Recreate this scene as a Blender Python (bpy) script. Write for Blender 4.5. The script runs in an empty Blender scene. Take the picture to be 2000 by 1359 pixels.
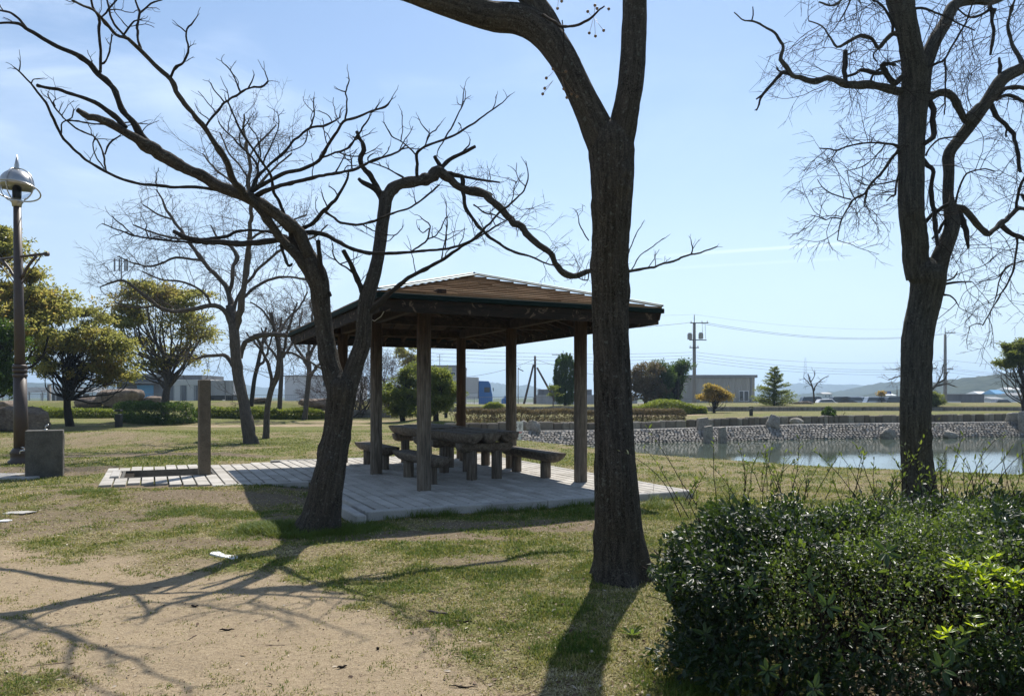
import bpy, math, random
import numpy as np
from mathutils import Vector
rng = np.random.default_rng(7)
random.seed(7)
S = bpy.context.scene
R = math.radians
# ---------------------------------------------------------------- camera
CAMZ = 1.58; F = 1500.0; HY = 775.0
cam_d = bpy.data.cameras.new("camera"); cam = bpy.data.objects.new("camera", cam_d)
S.collection.objects.link(cam); S.camera = cam
cam.location = (0, 0, CAMZ); cam.rotation_euler = (R(90), 0, 0)
cam_d.sensor_width = 36; cam_d.lens = 27.0; cam_d.shift_y = (HY - 679.5) / 2000.0
cam_d.clip_start = 0.05; cam_d.clip_end = 20000
# ---------------------------------------------------------------- world, sun
SUN_AZ = R(12); SUN_EL = R(50)
world = bpy.data.worlds.new("World"); S.world = world; world.use_nodes = True
wt = world.node_tree; wt.nodes.clear()
wo = wt.nodes.new('ShaderNodeOutputWorld'); bg = wt.nodes.new('ShaderNodeBackground')
sky = wt.nodes.new('ShaderNodeTexSky'); sky.sky_type = 'NISHITA'; sky.sun_disc = False
sky.sun_elevation = SUN_EL; sky.sun_rotation = SUN_AZ
sky.air_density = 1.0; sky.dust_density = 0.15; sky.ozone_density = 1.0; sky.altitude = 0
bg.inputs[1].default_value = 0.095
tc = wt.nodes.new('ShaderNodeTexCoord')
def wmath(op, a, b=None, c=None):
    n = wt.nodes.new('ShaderNodeMath'); n.operation = op
    for i, v in enumerate((a, b, c)):
        if v is None: continue
        if isinstance(v, (int, float)): n.inputs[i].default_value = v
        else: wt.links.new(v, n.inputs[i])
    return n.outputs[0]
def wmap(v, a, b, c, d):
    n = wt.nodes.new('ShaderNodeMapRange'); n.interpolation_type = 'SMOOTHSTEP'
    wt.links.new(v, n.inputs[0])
    for i, k in enumerate((a, b, c, d)): n.inputs[i + 1].default_value = k
    return n.outputs[0]
sp = wt.nodes.new('ShaderNodeSeparateXYZ'); wt.links.new(tc.outputs['Generated'], sp.inputs[0])
gx, gy, gz = sp.outputs
# thin cirrus, laid out in sky direction
mp = wt.nodes.new('ShaderNodeMapping'); wt.links.new(tc.outputs['Generated'], mp.inputs[0])
mp.inputs['Rotation'].default_value = (0, R(-28), R(15)); mp.inputs['Scale'].default_value = (1.6, 2.0, 7.0)
nz = wt.nodes.new('ShaderNodeTexNoise'); wt.links.new(mp.outputs[0], nz.inputs[0])
nz.inputs['Scale'].default_value = 1.7; nz.inputs['Detail'].default_value = 7; nz.inputs['Roughness'].default_value = .55; nz.inputs['Distortion'].default_value = .6
cir = wmap(nz.outputs[0], .42, .80, 0, .42)
side = wmap(gx, .25, -.45, 0.12, 1.0)
cir = wmath('MULTIPLY', cir, side)
# vapour trails: planes through the eye, in sky direction
def trail(p1, p2, wid, amt):
    a = Vector(((p1[0]-1000)/F, 1, (HY-p1[1])/F)); b = Vector(((p2[0]-1000)/F, 1, (HY-p2[1])/F))
    n = a.cross(b).normalized()
    dp = wt.nodes.new('ShaderNodeVectorMath'); dp.operation = 'DOT_PRODUCT'
    wt.links.new(tc.outputs['Generated'], dp.inputs[0]); dp.inputs[1].default_value = n
    ln = wt.nodes.new('ShaderNodeVectorMath'); ln.operation = 'LENGTH'; wt.links.new(tc.outputs['Generated'], ln.inputs[0])
    d = wmath('DIVIDE', dp.outputs['Value'], ln.outputs['Value'])
    d = wmath('ABSOLUTE', d)
    f = wmap(d, 0, wid, amt, 0)
    rx = wmath('DIVIDE', gx, wmath('MAXIMUM', gy, .01))
    e0 = (p1[0]-1000)/F; e1 = (p2[0]-1000)/F
    m1 = wmap(rx, e0-.02, e0+.22, 0, 1); m2 = wmap(rx, e1-.05, e1+.01, 1, 0)
    front = wmap(gy, 0, .1, 0, 1)
    return wmath('MULTIPLY', wmath('MULTIPLY', f, front), wmath('MULTIPLY', m1, m2))
t1 = trail((1170, 508), (1735, 470), .0034, .38)
t2 = trail((1020, 540), (1700, 502), .003, .14)
t3 = trail((560, 445), (900, 520), .02, .16)
tot = wmath('MINIMUM', wmath('ADD', wmath('ADD', cir, t1), wmath('ADD', t2, t3)), 1.0)
mx = wt.nodes.new('ShaderNodeMix'); mx.data_type = 'RGBA'
wt.links.new(tot, mx.inputs['Factor']); wt.links.new(sky.outputs[0], mx.inputs['A'])
mx.inputs['B'].default_value = (11.5, 12.3, 13.2, 1)
hs = wt.nodes.new('ShaderNodeHueSaturation'); hs.inputs['Hue'].default_value = .502; hs.inputs['Saturation'].default_value = 1.02
ml = wt.nodes.new('ShaderNodeMix'); ml.data_type = 'RGBA'; wt.links.new(wmap(gz, -.02, .46, .58, 0), ml.inputs['Factor']); wt.links.new(mx.outputs['Result'], ml.inputs['A']); ml.inputs['B'].default_value = (5.6, 6.3, 7.1, 1)
wt.links.new(ml.outputs['Result'], hs.inputs['Color'])
wt.links.new(hs.outputs[0], bg.inputs[0]); wt.links.new(bg.outputs[0], wo.inputs[0])
sl = bpy.data.lights.new("sun", 'SUN'); so = bpy.data.objects.new("sun", sl); S.collection.objects.link(so)
sl.energy = 5.0; sl.angle = R(0.53); sl.color = (1.0, .945, .87)
sd = Vector((-math.sin(SUN_AZ)*math.cos(SUN_EL), -math.cos(SUN_AZ)*math.cos(SUN_EL), -math.sin(SUN_EL)))
so.rotation_euler = sd.to_track_quat('-Z', 'Y').to_euler(); so.location = (0, 0, 30)
S.view_settings.view_transform = 'Standard'; S.view_settings.look = 'None'
S.view_settings.exposure = 0.53; S.view_settings.gamma = 1.0
S.cycles.max_bounces = 6; S.cycles.diffuse_bounces = 3; S.cycles.glossy_bounces = 3; S.cycles.transparent_max_bounces = 8
S.cycles.volume_bounces = 0; S.cycles.caustics_reflective = False; S.cycles.caustics_refractive = False
S.cycles.sample_clamp_indirect = 4.0
# ---------------------------------------------------------------- helpers: numpy noise
def _h(i, j, k, s):
    n = (i*374761393 + j*668265263 + k*2147483647 + s*974634777) & 0xffffffff
    n = ((n ^ (n >> 13)) * 1274126177) & 0xffffffff
    n = (n ^ (n >> 16)) & 0xffffffff
    return n / 4294967295.0
def vn(x, y, z=0.0, s=0):
    x, y, z = np.broadcast_arrays(np.asarray(x, float), np.asarray(y, float), np.asarray(z, float))
    i = np.floor(x).astype(np.int64); j = np.floor(y).astype(np.int64); k = np.floor(z).astype(np.int64)
    f = x-i; g = y-j; h = z-k
    f = f*f*(3-2*f); g = g*g*(3-2*g); h = h*h*(3-2*h)
    r = 0
    for a in (0, 1):
        for b in (0, 1):
            for c in (0, 1):
                r = r + _h(i+a, j+b, k+c, s)*(f if a else 1-f)*(g if b else 1-g)*(h if c else 1-h)
    return r
def fbm(x, y, z=0.0, s=0, o=4):
    r = 0; a = .5
    for q in range(o):
        r = r + a*vn(np.asarray(x)*2**q, np.asarray(y)*2**q, np.asarray(z)*2**q, s+q); a *= .5
    return r/(1-.5**o)
def sm(a, b, x):
    t = np.clip((np.asarray(x, float)-a)/(b-a), 0, 1); return t*t*(3-2*t)
# ---------------------------------------------------------------- helpers: objects
COL = S.collection
def tag(o, label=None, cat=None, group=None, kind=None):
    if label: o['label'] = label
    if cat: o['category'] = cat
    if group: o['group'] = group
    if kind: o['kind'] = kind
    return o
def thing(name, label, cat, loc=(0, 0, 0), group=None):
    o = bpy.data.objects.new(name, None); COL.objects.link(o); o.location = loc
    o.empty_display_size = .2
    return tag(o, label, cat, group)
def mesh(name, V, Fc, mat=None, parent=None, smooth=False, attrs=None):
    """V (n,3) world coordinates; Fc array (m,k) or list of arrays / tuples. Local coords are taken relative to the parent's location."""
    me = bpy.data.meshes.new(name)
    V = np.asarray(V, dtype=np.float64).reshape(-1, 3)
    if parent is not None:
        V = V - np.array(worldloc(parent))
    if isinstance(Fc, np.ndarray) and Fc.ndim == 2:
        groups = [Fc]
    elif len(Fc) and isinstance(Fc[0], np.ndarray) and Fc[0].ndim == 2:
        groups = Fc
    else:
        d = {}
        for f in Fc: d.setdefault(len(f), []).append(f)
        groups = [np.array(v) for v in d.values()]
    groups = [g for g in groups if len(g)]
    me.vertices.add(len(V)); me.vertices.foreach_set('co', V.astype(np.float32).ravel())
    li = np.concatenate([g.ravel() for g in groups]).astype(np.int32)
    tot_ = np.concatenate([np.full(len(g), g.shape[1]) for g in groups]).astype(np.int32)
    st = np.concatenate([[0], np.cumsum(tot_)[:-1]]).astype(np.int32)
    me.loops.add(len(li)); me.loops.foreach_set('vertex_index', li)
    me.polygons.add(len(tot_)); me.polygons.foreach_set('loop_start', st); me.polygons.foreach_set('loop_total', tot_)
    me.update(calc_edges=True)
    me.polygons.foreach_set('use_smooth', np.full(len(tot_), bool(smooth)))
    if attrs:
        for k, a in attrs.items():
            a = np.asarray(a, dtype=np.float32)
            if a.ndim == 2:
                at = me.attributes.new(k, 'FLOAT_VECTOR', 'POINT'); at.data.foreach_set('vector', a.ravel())
            else:
                at = me.attributes.new(k, 'FLOAT', 'POINT'); at.data.foreach_set('value', a)
    if mat: me.materials.append(mat)
    o = bpy.data.objects.new(name, me); COL.objects.link(o)
    if parent is not None: o.parent = parent
    return o
def worldloc(o):
    p = Vector((0, 0, 0))
    while o is not None:
        p += o.location; o = o.parent
    return p
def children(o): return [c for c in COL.objects if c.parent == o]
def copy_tree(o, parent=None):
    kids = children(o)
    c = o.copy(); COL.objects.link(c); c.parent = parent
    for k in kids: copy_tree(k, c)
    return c
class MB:
    """gathers primitives into ONE mesh"""
    def __init__(s): s.V = []; s.F = []; s.n = 0; s.a = []
    def add(s, V, Fc, rnd=None):
        V = np.asarray(V, float)
        s.V.append(V); s.F += [tuple(i+s.n for i in f) for f in Fc]; s.n += len(V)
        s.a.append(np.full(len(V), rng.random() if rnd is None else rnd))
    def box(s, c, size, ax=None, bev=0.0, rnd=None):
        """c centre, size full, ax 3x3 rows = local axes"""
        ax = np.eye(3) if ax is None else np.asarray(ax, float)
        hx, hy, hz = np.asarray(size, float)/2
        if bev <= 0:
            P = np.array([[x, y, z] for x in (-hx, hx) for y in (-hy, hy) for z in (-hz, hz)])
            Fc = [(0, 1, 3, 2), (4, 6, 7, 5), (0, 4, 5, 1), (2, 3, 7, 6), (0, 2, 6, 4), (1, 5, 7, 3)]
        else:
            b = min(bev, hx*.9, hy*.9, hz*.9)
            P = []; Fc = []
            idx = {}
            for sx in (-1, 1):
                for sy in (-1, 1):
                    for sz in (-1, 1):
                        for d in range(3):
                            v = [sx*(hx-b), sy*(hy-b), sz*(hz-b)]
                            v[d] = (sx*hx, sy*hy, sz*hz)[d]
                            idx[(sx, sy, sz, d)] = len(P); P.append(v)
            for d in range(3):
                o1, o2 = [k for k in range(3) if k != d]
                for sg in (-1, 1):
                    q = []
                    for (a, bb) in ((-1, -1), (1, -1), (1, 1), (-1, 1)):
                        k = [0, 0, 0]; k[d] = sg; k[o1] = a; k[o2] = bb; q.append(idx[(k[0], k[1], k[2], d)])
                    flip = (sg > 0) ^ (d == 1)
                    Fc.append(tuple(q if flip else q[::-1]))
            for d in range(3):
                o1, o2 = [k for k in range(3) if k != d]
                for a in (-1, 1):
                    for bb in (-1, 1):
                        k0 = [0, 0, 0]; k1 = [0, 0, 0]; k0[d] = -1; k1[d] = 1
                        for k in (k0, k1): k[o1] = a; k[o2] = bb
                        Fc.append((idx[(*k0, o1)], idx[(*k1, o1)], idx[(*k1, o2)], idx[(*k0, o2)]))
            for sx in (-1, 1):
                for sy in (-1, 1):
                    for sz in (-1, 1):
                        Fc.append((idx[(sx, sy, sz, 0)], idx[(sx, sy, sz, 1)], idx[(sx, sy, sz, 2)]))
            P = np.array(P)
        s.add(P @ ax + np.asarray(c, float), Fc, rnd)
    def tube(s, pts, rad, sides=8, cap=True, rnd=None):
        V, Fq, _ = tubeV(np.asarray(pts, float), np.asarray(rad, float)*np.ones(len(pts)), sides)
        Fc = [tuple(f) for f in Fq]
        if cap:
            Fc.append(tuple(range(sides))[::-1]); n = len(V); Fc.append(tuple(range(n-sides, n)))
        s.add(V, Fc, rnd)
    def lathe(s, c, prof, sides=20, rnd=None):
        """prof list of (r,z)"""
        a = np.linspace(0, 2*np.pi, sides, endpoint=False)
        V = np.concatenate([np.stack([c[0]+r*np.cos(a), c[1]+r*np.sin(a), np.full(sides, c[2]+z)], 1) for r, z in prof])
        Fc = []
        for i in range(len(prof)-1):
            for j in range(sides):
                k = (j+1) % sides
                Fc.append((i*sides+j, i*sides+k, (i+1)*sides+k, (i+1)*sides+j))
        Fc.append(tuple(range(sides))[::-1]); Fc.append(tuple(range((len(prof)-1)*sides, len(prof)*sides)))
        s.add(V, Fc, rnd)
    def build(s, name, mat, parent=None, smooth=False):
        return mesh(name, np.concatenate(s.V), s.F, mat, parent, smooth, {'rnd': np.concatenate(s.a)})
def frames(P):
    n = len(P); Tn = np.zeros_like(P)
    Tn[1:-1] = P[2:]-P[:-2]; Tn[0] = P[1]-P[0]; Tn[-1] = P[-1]-P[-2]
    Tn /= np.maximum(np.linalg.norm(Tn, axis=1, keepdims=True), 1e-9)
    up = np.array([0., 1, 0]) if abs(Tn[0][1]) < .9 else np.array([1., 0, 0])
    A = np.zeros_like(P); a = up - Tn[0]*(up@Tn[0]); a /= np.linalg.norm(a)
    for i in range(n):
        a = a - Tn[i]*(a@Tn[i]); l = np.linalg.norm(a)
        a = a/l if l > 1e-6 else np.array([1., 0, 0]); A[i] = a
    return Tn, A, np.cross(Tn, A)
def tubeV(P, r, sides, disp=None, l0=0.0):
    Tn, A, B = frames(P)
    ang = np.linspace(0, 2*np.pi, sides, endpoint=False)
    L = l0 + np.concatenate([[0], np.cumsum(np.linalg.norm(np.diff(P, axis=0), axis=1))])
    ca, sa = np.cos(ang), np.sin(ang)
    rr = np.repeat(r[:, None], sides, 1)
    bk = np.stack([ca[None]*rr, sa[None]*rr, np.repeat(L[:, None], sides, 1)], 2)
    if disp is not None: rr = rr + disp(bk, rr)
    V = P[:, None] + A[:, None]*(ca[None, :, None]*rr[..., None]) + B[:, None]*(sa[None, :, None]*rr[..., None])
    n = len(P); i = np.arange(n-1)[:, None]*sides; j = np.arange(sides)[None]; k = (j+1) % sides
    Fq = np.stack([i+j, i+k, i+sides+k, i+sides+j], 2).reshape(-1, 4)
    return V.reshape(-1, 3), Fq, bk.reshape(-1, 3)
class Tubes:
    """collects branch tubes with bark coordinates into one mesh"""
    def __init__(s): s.V = []; s.F = []; s.B = []; s.n = 0
    def add(s, P, r, sides=5, disp=None, tip=True, l0=None):
        P = np.asarray(P, float); r = np.asarray(r, float)*np.ones(len(P))
        if tip:
            d = P[-1]-P[-2]; d /= max(np.linalg.norm(d), 1e-9)
            P = np.vstack([P, P[-1]+d*r[-1]*.4]); r = np.append(r, r[-1]*.04)
        V, Fq, bk = tubeV(P, r, sides, disp, rng.random()*20 if l0 is None else l0)
        s.V.append(V); s.F.append(Fq+s.n); s.B.append(bk); s.n += len(V)
    def build(s, name, mat, parent=None):
        return mesh(name, np.concatenate(s.V), np.concatenate(s.F), mat, parent, True, {'bk': np.concatenate(s.B)})
def smooth_path(P, r, step, jit=0.0):
    """Catmull-Rom through the points, resampled"""
    P = np.asarray(P, float); r = np.asarray(r, float)
    n = len(P); Q = np.vstack([2*P[0]-P[1], P, 2*P[-1]-P[-2]])
    out = []; ro = []
    for i in range(n-1):
        p0, p1, p2, p3 = Q[i:i+4]
        m = max(2, int(np.linalg.norm(p2-p1)/step))
        for k in range(m):
            t = k/m
            out.append(.5*((2*p1)+(-p0+p2)*t+(2*p0-5*p1+4*p2-p3)*t*t+(-p0+3*p1-3*p2+p3)*t**3))
            ro.append(r[i]*(1-t)+r[i+1]*t)
    out.append(P[-1]); ro.append(r[-1])
    out = np.array(out); ro = np.array(ro)
    if jit > 0 and len(out) > 2:
        L = np.arange(len(out))*.6; s = rng.random()*99
        for a in range(3):
            out[:, a] += (vn(L, s, a*7.3)-.5)*2*jit*np.clip(np.arange(len(out))/2, 0, 1)
    return out, ro
def W(px, py, d): return np.array([(px-1000)/F*d, d, CAMZ-(py-HY)/F*d])
# ---------------------------------------------------------------- helpers: materials
class NT:
    def __init__(s, name):
        s.m = bpy.data.materials.new(name); s.m.use_nodes = True; s.t = s.m.node_tree; s.t.nodes.clear()
        s.out = s.t.nodes.new('ShaderNodeOutputMaterial')
    def n(s, typ, ins=None, **kw):
        nd = s.t.nodes.new(typ)
        for k, v in kw.items(): setattr(nd, k, v)
        for k, v in (ins or {}).items():
            i = nd.inputs[k]
            if isinstance(v, bpy.types.NodeSocket): s.t.links.new(v, i)
            else: i.default_value = v
        return nd
    def math(s, op, a, b=0.0, clamp=False):
        return s.n('ShaderNodeMath', {0: a, 1: b}, operation=op, use_clamp=clamp).outputs[0]
    def mr(s, v, a, b, c=0.0, d=1.0):
        return s.n('ShaderNodeMapRange', {0: v, 1: a, 2: b, 3: c, 4: d}, interpolation_type='SMOOTHSTEP').outputs[0]
    def mix(s, f, a, b, bt='MIX'):
        nd = s.n('ShaderNodeMix', {'Factor': f}, data_type='RGBA', blend_type=bt)
        for k, v in (('A', a), ('B', b)):
            if isinstance(v, bpy.types.NodeSocket): s.t.links.new(v, nd.inputs[k])
            else: nd.inputs[k].default_value = (*v, 1) if len(v) == 3 else v
        return nd.outputs['Result']
    def co(s, kind='Object', scale=(1, 1, 1), attr=None, rot=(0, 0, 0)):
        src = s.n('ShaderNodeAttribute', attribute_name=attr).outputs['Vector'] if attr else s.n('ShaderNodeTexCoord').outputs[kind]
        if kind == 'World': pass
        return s.n('ShaderNodeMapping', {0: src, 'Scale': scale, 'Rotation': rot}).outputs[0]
    def noise(s, vec, scale, detail=4, rough=.55, dist=0.0):
        return s.n('ShaderNodeTexNoise', {'Vector': vec, 'Scale': scale, 'Detail': detail, 'Roughness': rough, 'Distortion': dist}).outputs[0]
    def vor(s, vec, scale, feature='F1', out='Distance', rnd=1.0):
        return s.n('ShaderNodeTexVoronoi', {'Vector': vec, 'Scale': scale, 'Randomness': rnd}, feature=feature).outputs[out]
    def ramp(s, f, stops):
        nd = s.n('ShaderNodeValToRGB', {0: f}); cr = nd.color_ramp
        while len(cr.elements) < len(stops): cr.elements.new(.5)
        for e, (p, c) in zip(cr.elements, stops): e.position = p; e.color = (*c, 1)
        return nd.outputs[0]
    def attr(s, name): return s.n('ShaderNodeAttribute', attribute_name=name).outputs['Fac']
    def bump(s, h, strength=.5, dist=.02): return s.n('ShaderNodeBump', {'Height': h, 'Strength': strength, 'Distance': dist}).outputs[0]
    def pbr(s, col, rough=.8, normal=None, spec=.3, metal=0.0, **kw):
        ins = {'Roughness': rough, 'Specular IOR Level': spec, 'Metallic': metal}
        p = s.n('ShaderNodeBsdfPrincipled', ins)
        if isinstance(col, bpy.types.NodeSocket): s.t.links.new(col, p.inputs['Base Color'])
        else: p.inputs['Base Color'].default_value = (*col, 1)
        if normal is not None: s.t.links.new(normal, p.inputs['Normal'])
        for k, v in kw.items(): p.inputs[k].default_value = v
        s.t.links.new(p.outputs[0], s.out.inputs[0]); s.p = p
        return s.m
def simple(name, col, rough=.7, spec=.3, metal=0.0, var=.25, sc=6.0, bmp=.15):
    m = NT(name); v = m.co(); n = m.noise(v, sc, 6, .6)
    c = m.mix(n, tuple(x*(1-var) for x in col), tuple(min(1, x*(1+var)) for x in col))
    n2 = m.noise(v, sc*9, 3)
    return m.pbr(c, rough, m.bump(n2, bmp, .01), spec, metal)
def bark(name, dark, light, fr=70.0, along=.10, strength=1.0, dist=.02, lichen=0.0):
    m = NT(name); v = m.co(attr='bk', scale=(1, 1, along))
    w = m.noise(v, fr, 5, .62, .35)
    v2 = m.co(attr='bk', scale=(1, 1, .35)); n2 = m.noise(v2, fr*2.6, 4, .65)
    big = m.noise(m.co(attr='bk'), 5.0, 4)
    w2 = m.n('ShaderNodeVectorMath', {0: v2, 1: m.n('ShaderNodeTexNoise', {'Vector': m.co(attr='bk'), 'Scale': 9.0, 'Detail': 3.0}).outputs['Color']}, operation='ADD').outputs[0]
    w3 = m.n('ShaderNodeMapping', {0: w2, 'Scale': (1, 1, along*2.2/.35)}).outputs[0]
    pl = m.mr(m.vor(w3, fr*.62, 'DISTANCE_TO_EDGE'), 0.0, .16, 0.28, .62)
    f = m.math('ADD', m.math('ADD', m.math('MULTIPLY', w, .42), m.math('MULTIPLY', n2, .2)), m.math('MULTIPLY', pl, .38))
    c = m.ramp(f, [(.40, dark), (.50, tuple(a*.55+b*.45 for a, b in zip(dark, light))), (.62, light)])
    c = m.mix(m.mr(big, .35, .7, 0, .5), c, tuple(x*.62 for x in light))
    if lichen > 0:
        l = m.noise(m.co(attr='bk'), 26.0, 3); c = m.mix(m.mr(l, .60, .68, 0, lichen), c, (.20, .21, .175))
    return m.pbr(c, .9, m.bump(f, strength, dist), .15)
def leafmat(name, stops, rough=.45, trans=.35, tcol=(.25, .4, .04), spec=.4):
    m = NT(name); r = m.attr('rnd'); c = m.ramp(r, stops)
    p = m.n('ShaderNodeBsdfPrincipled', {'Roughness': rough, 'Specular IOR Level': spec, 'Base Color': c})
    tr = m.n('ShaderNodeBsdfTranslucent', {'Color': m.mix(.55, m.mix(1.0, c, (2.6, 2.6, 2.0), 'MULTIPLY'), tcol)})
    mx_ = m.n('ShaderNodeMixShader', {0: trans, 1: p.outputs[0], 2: tr.outputs[0]})
    m.t.links.new(mx_.outputs[0], m.out.inputs[0]); return m.m
def leaves(name, C, A, Nn, ln, wd, mat, parent, rnd=None, full=False, fold=.25, kind=None):
    """C centres (base of leaf), A axis dir, Nn normal-ish, ln/wd arrays"""
    C = np.asarray(C); n = len(C)
    A = A/np.maximum(np.linalg.norm(A, axis=1, keepdims=True), 1e-9)
    sdv = np.cross(A, Nn); sdv /= np.maximum(np.linalg.norm(sdv, axis=1, keepdims=True), 1e-9)
    up = np.cross(sdv, A)
    ln = np.asarray(ln)[:, None]*np.ones((n, 1)); wd = np.asarray(wd)[:, None]*np.ones((n, 1))
    t = C + A*ln - up*ln*.12
    if full:
        l1 = C + A*ln*.3 + sdv*wd*.45 + up*wd*fold; l2 = C + A*ln*.68 + sdv*wd*.42 + up*wd*fold*.8
        r1 = C + A*ln*.3 - sdv*wd*.45 + up*wd*fold; r2 = C + A*ln*.68 - sdv*wd*.42 + up*wd*fold*.8
        V = np.stack([C, l1, l2, t, r2, r1], 1).reshape(-1, 3)
        b = np.arange(n)[:, None]*6
        Fq = np.concatenate([b+np.array([[0, 1, 2, 3]]), b+np.array([[0, 3, 4, 5]])]); k = 6
    else:
        l = C + A*ln*.45 + sdv*wd*.5 + up*wd*fold; r_ = C + A*ln*.45 - sdv*wd*.5 + up*wd*fold
        V = np.stack([C, l, t, r_], 1).reshape(-1, 3)
        b = np.arange(n)[:, None]*4
        Fq = b+np.array([[0, 1, 2, 3]]); k = 4
    rn = rng.random(n) if rnd is None else rnd
    o = mesh(name, V, Fq, mat, parent, False, {'rnd': np.repeat(rn, k)})
    if kind: o['kind'] = kind
    return o
def rdir(n, flat=1.0):
    v = rng.normal(size=(n, 3)); v[:, 2] *= flat
    return v/np.linalg.norm(v, axis=1, keepdims=True)
# ---------------------------------------------------------------- site layout (metres; camera at the origin looking along +Y)
UX, UY = .905, .425
def PV(u, v, z=0.0): return np.array([u*UX - v*UY, u*UY + v*UX, z])
AX = np.array([[UX, UY, 0], [-UY, UX, 0], [0, 0, 1.0]])
ZP_ = .13
def NS(x): return np.interp(x, [-3, .6, .83, 4.1, 7.1, 9.86, 12.2, 20, 40, 90], [32.6, 31.9, 31.3, 24.8, 21.4, 19.8, 18.4, 15.5, 11, 4])
def FS(x): return np.interp(x, [-3, .3, .63, 2.66, 5.85, 15.4, 27.3, 40, 90], [31, 31.4, 31.9, 33.3, 35.1, 38.5, 41, 43, 50])
def ZT(x): return np.interp(x, [-3, .6, 5, 15, 27, 60], [.09, .09, .0, .15, .2, .2])
def W2(x): return np.interp(x, [-40, -3, .6, 5, 9, 15, 28, 60, 90], [34, 34, 34.9, 37.2, 39.0, 41.4, 44.5, 50, 55])
def C2(x): return np.interp(x, [-60, -8, 30, 90], [60, 60, 58, 55])
def T(x, y):
    x = np.asarray(x, float); y = np.asarray(y, float)
    px = 1000+1500*x/np.maximum(y, .5)
    left = 1-sm(700, 880, px)
    z = .05*(fbm(x*.35, y*.35, 0, 3, 3)-.5)*2
    z = z + .02*(vn(x*1.7, y*1.7, 0, 9)-.5) + .016*(vn(x*4.1, y*4.1, 0, 10)-.5)*sm(20, 9, y)
    z = z + .12*sm(12, 45, y)*(1-sm(860, 960, px))
    # lawn left of the pavilion meets the paving
    u = x*UX+y*UY; v = -x*UY+y*UX
    z = z + .10*sm(3.2, .8, u)*sm(11, 13.3, v)*sm(26, 19, v) + .06*sm(17.5, 18.6, v)*sm(26, 19, v)*sm(3, 4, u)*sm(10, 8, u)
    mk_ = np.maximum(sm(-1.35, -.7, u)*sm(2.4, 1.2, u)*sm(12.5, 13.2, v)*sm(18.9, 18.1, v), 0)
    z = z*(1-mk_)+(ZP_-.012)*mk_
    # pond
    t = (y-NS(x))*.62
    bank = np.interp(t, [-2.6, -1.0, 0, 1.5], [0, -.2, -.57, -1.1])*sm(-2.2, .75, x)
    fs = FS(x)
    back = np.clip((y-fs-.8)/.55, 0, 1)
    inp = (x > -2.2) & (y > NS(x)-4.5) & (y < fs+1.4)
    z = np.where(inp, np.where(y > fs+.8, np.minimum(bank*(1-back)+(ZT(x)-.04)*back, 5), z*sm(-2.6, -4, t)+bank), z)
    led = (y >= fs+1.35) & (x > -2.2)
    z = np.where(led, ZT(x)-.03, z)
    # stone step, kerb wall and upper bank behind the pond
    wd = .25 + 14*sm(-3, -7, x)
    z = z + np.clip((y-W2(x)-.12)/wd, 0, 1)*(.36-.16*left)
    wd2 = .25
    z = z + np.clip((y-C2(x)-.12)/wd2, 0, 1)*.36*(1-left)
    z = z + .15*sm(60, 70, y)*(1-left)
    # bank with shrubs on the left
    z = z + left*(.95*sm(50, 56, y) - .9*sm(60, 76, y))
    z = z - (1-left)*1.3*sm(73, 86, y) - left*.6*sm(70, 90, y)
    # mound under the boulders at far left
    z = z + .35*np.exp(-(((x+13.5)/3.5)**2+((y-27)/3)**2))
    inside = (u > 2.56) & (u < 7.54) & (v > 9.62) & (v < 18.1) | (u > -.62) & (u < 1.22) & (v > 15.28) & (v < 16.97)
    z = np.where((u > -.85) & (u <= 2.56) & (v > 13.58) & (v < 18.0), ZP_-.04, z)
    z = np.where(inside, -.32, z)
    far = sm(120, 400, y)
    return z*(1-far)-.2*far
def G(px, py, dmax=140):
    """point of the ground seen at a photo pixel"""
    d = np.geomspace(2.5, dmax, 6000)
    X = (px-1000)/F*d; Z = CAMZ-(py-HY)/F*d; t = T(X, d)
    k = np.argmax(Z < t)
    if Z[k] >= t[k]: k = len(d)-1
    return np.array([X[k], d[k], t[k]])
def gz_(x, y): return float(T(np.array([x]), np.array([y]))[0])
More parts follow.
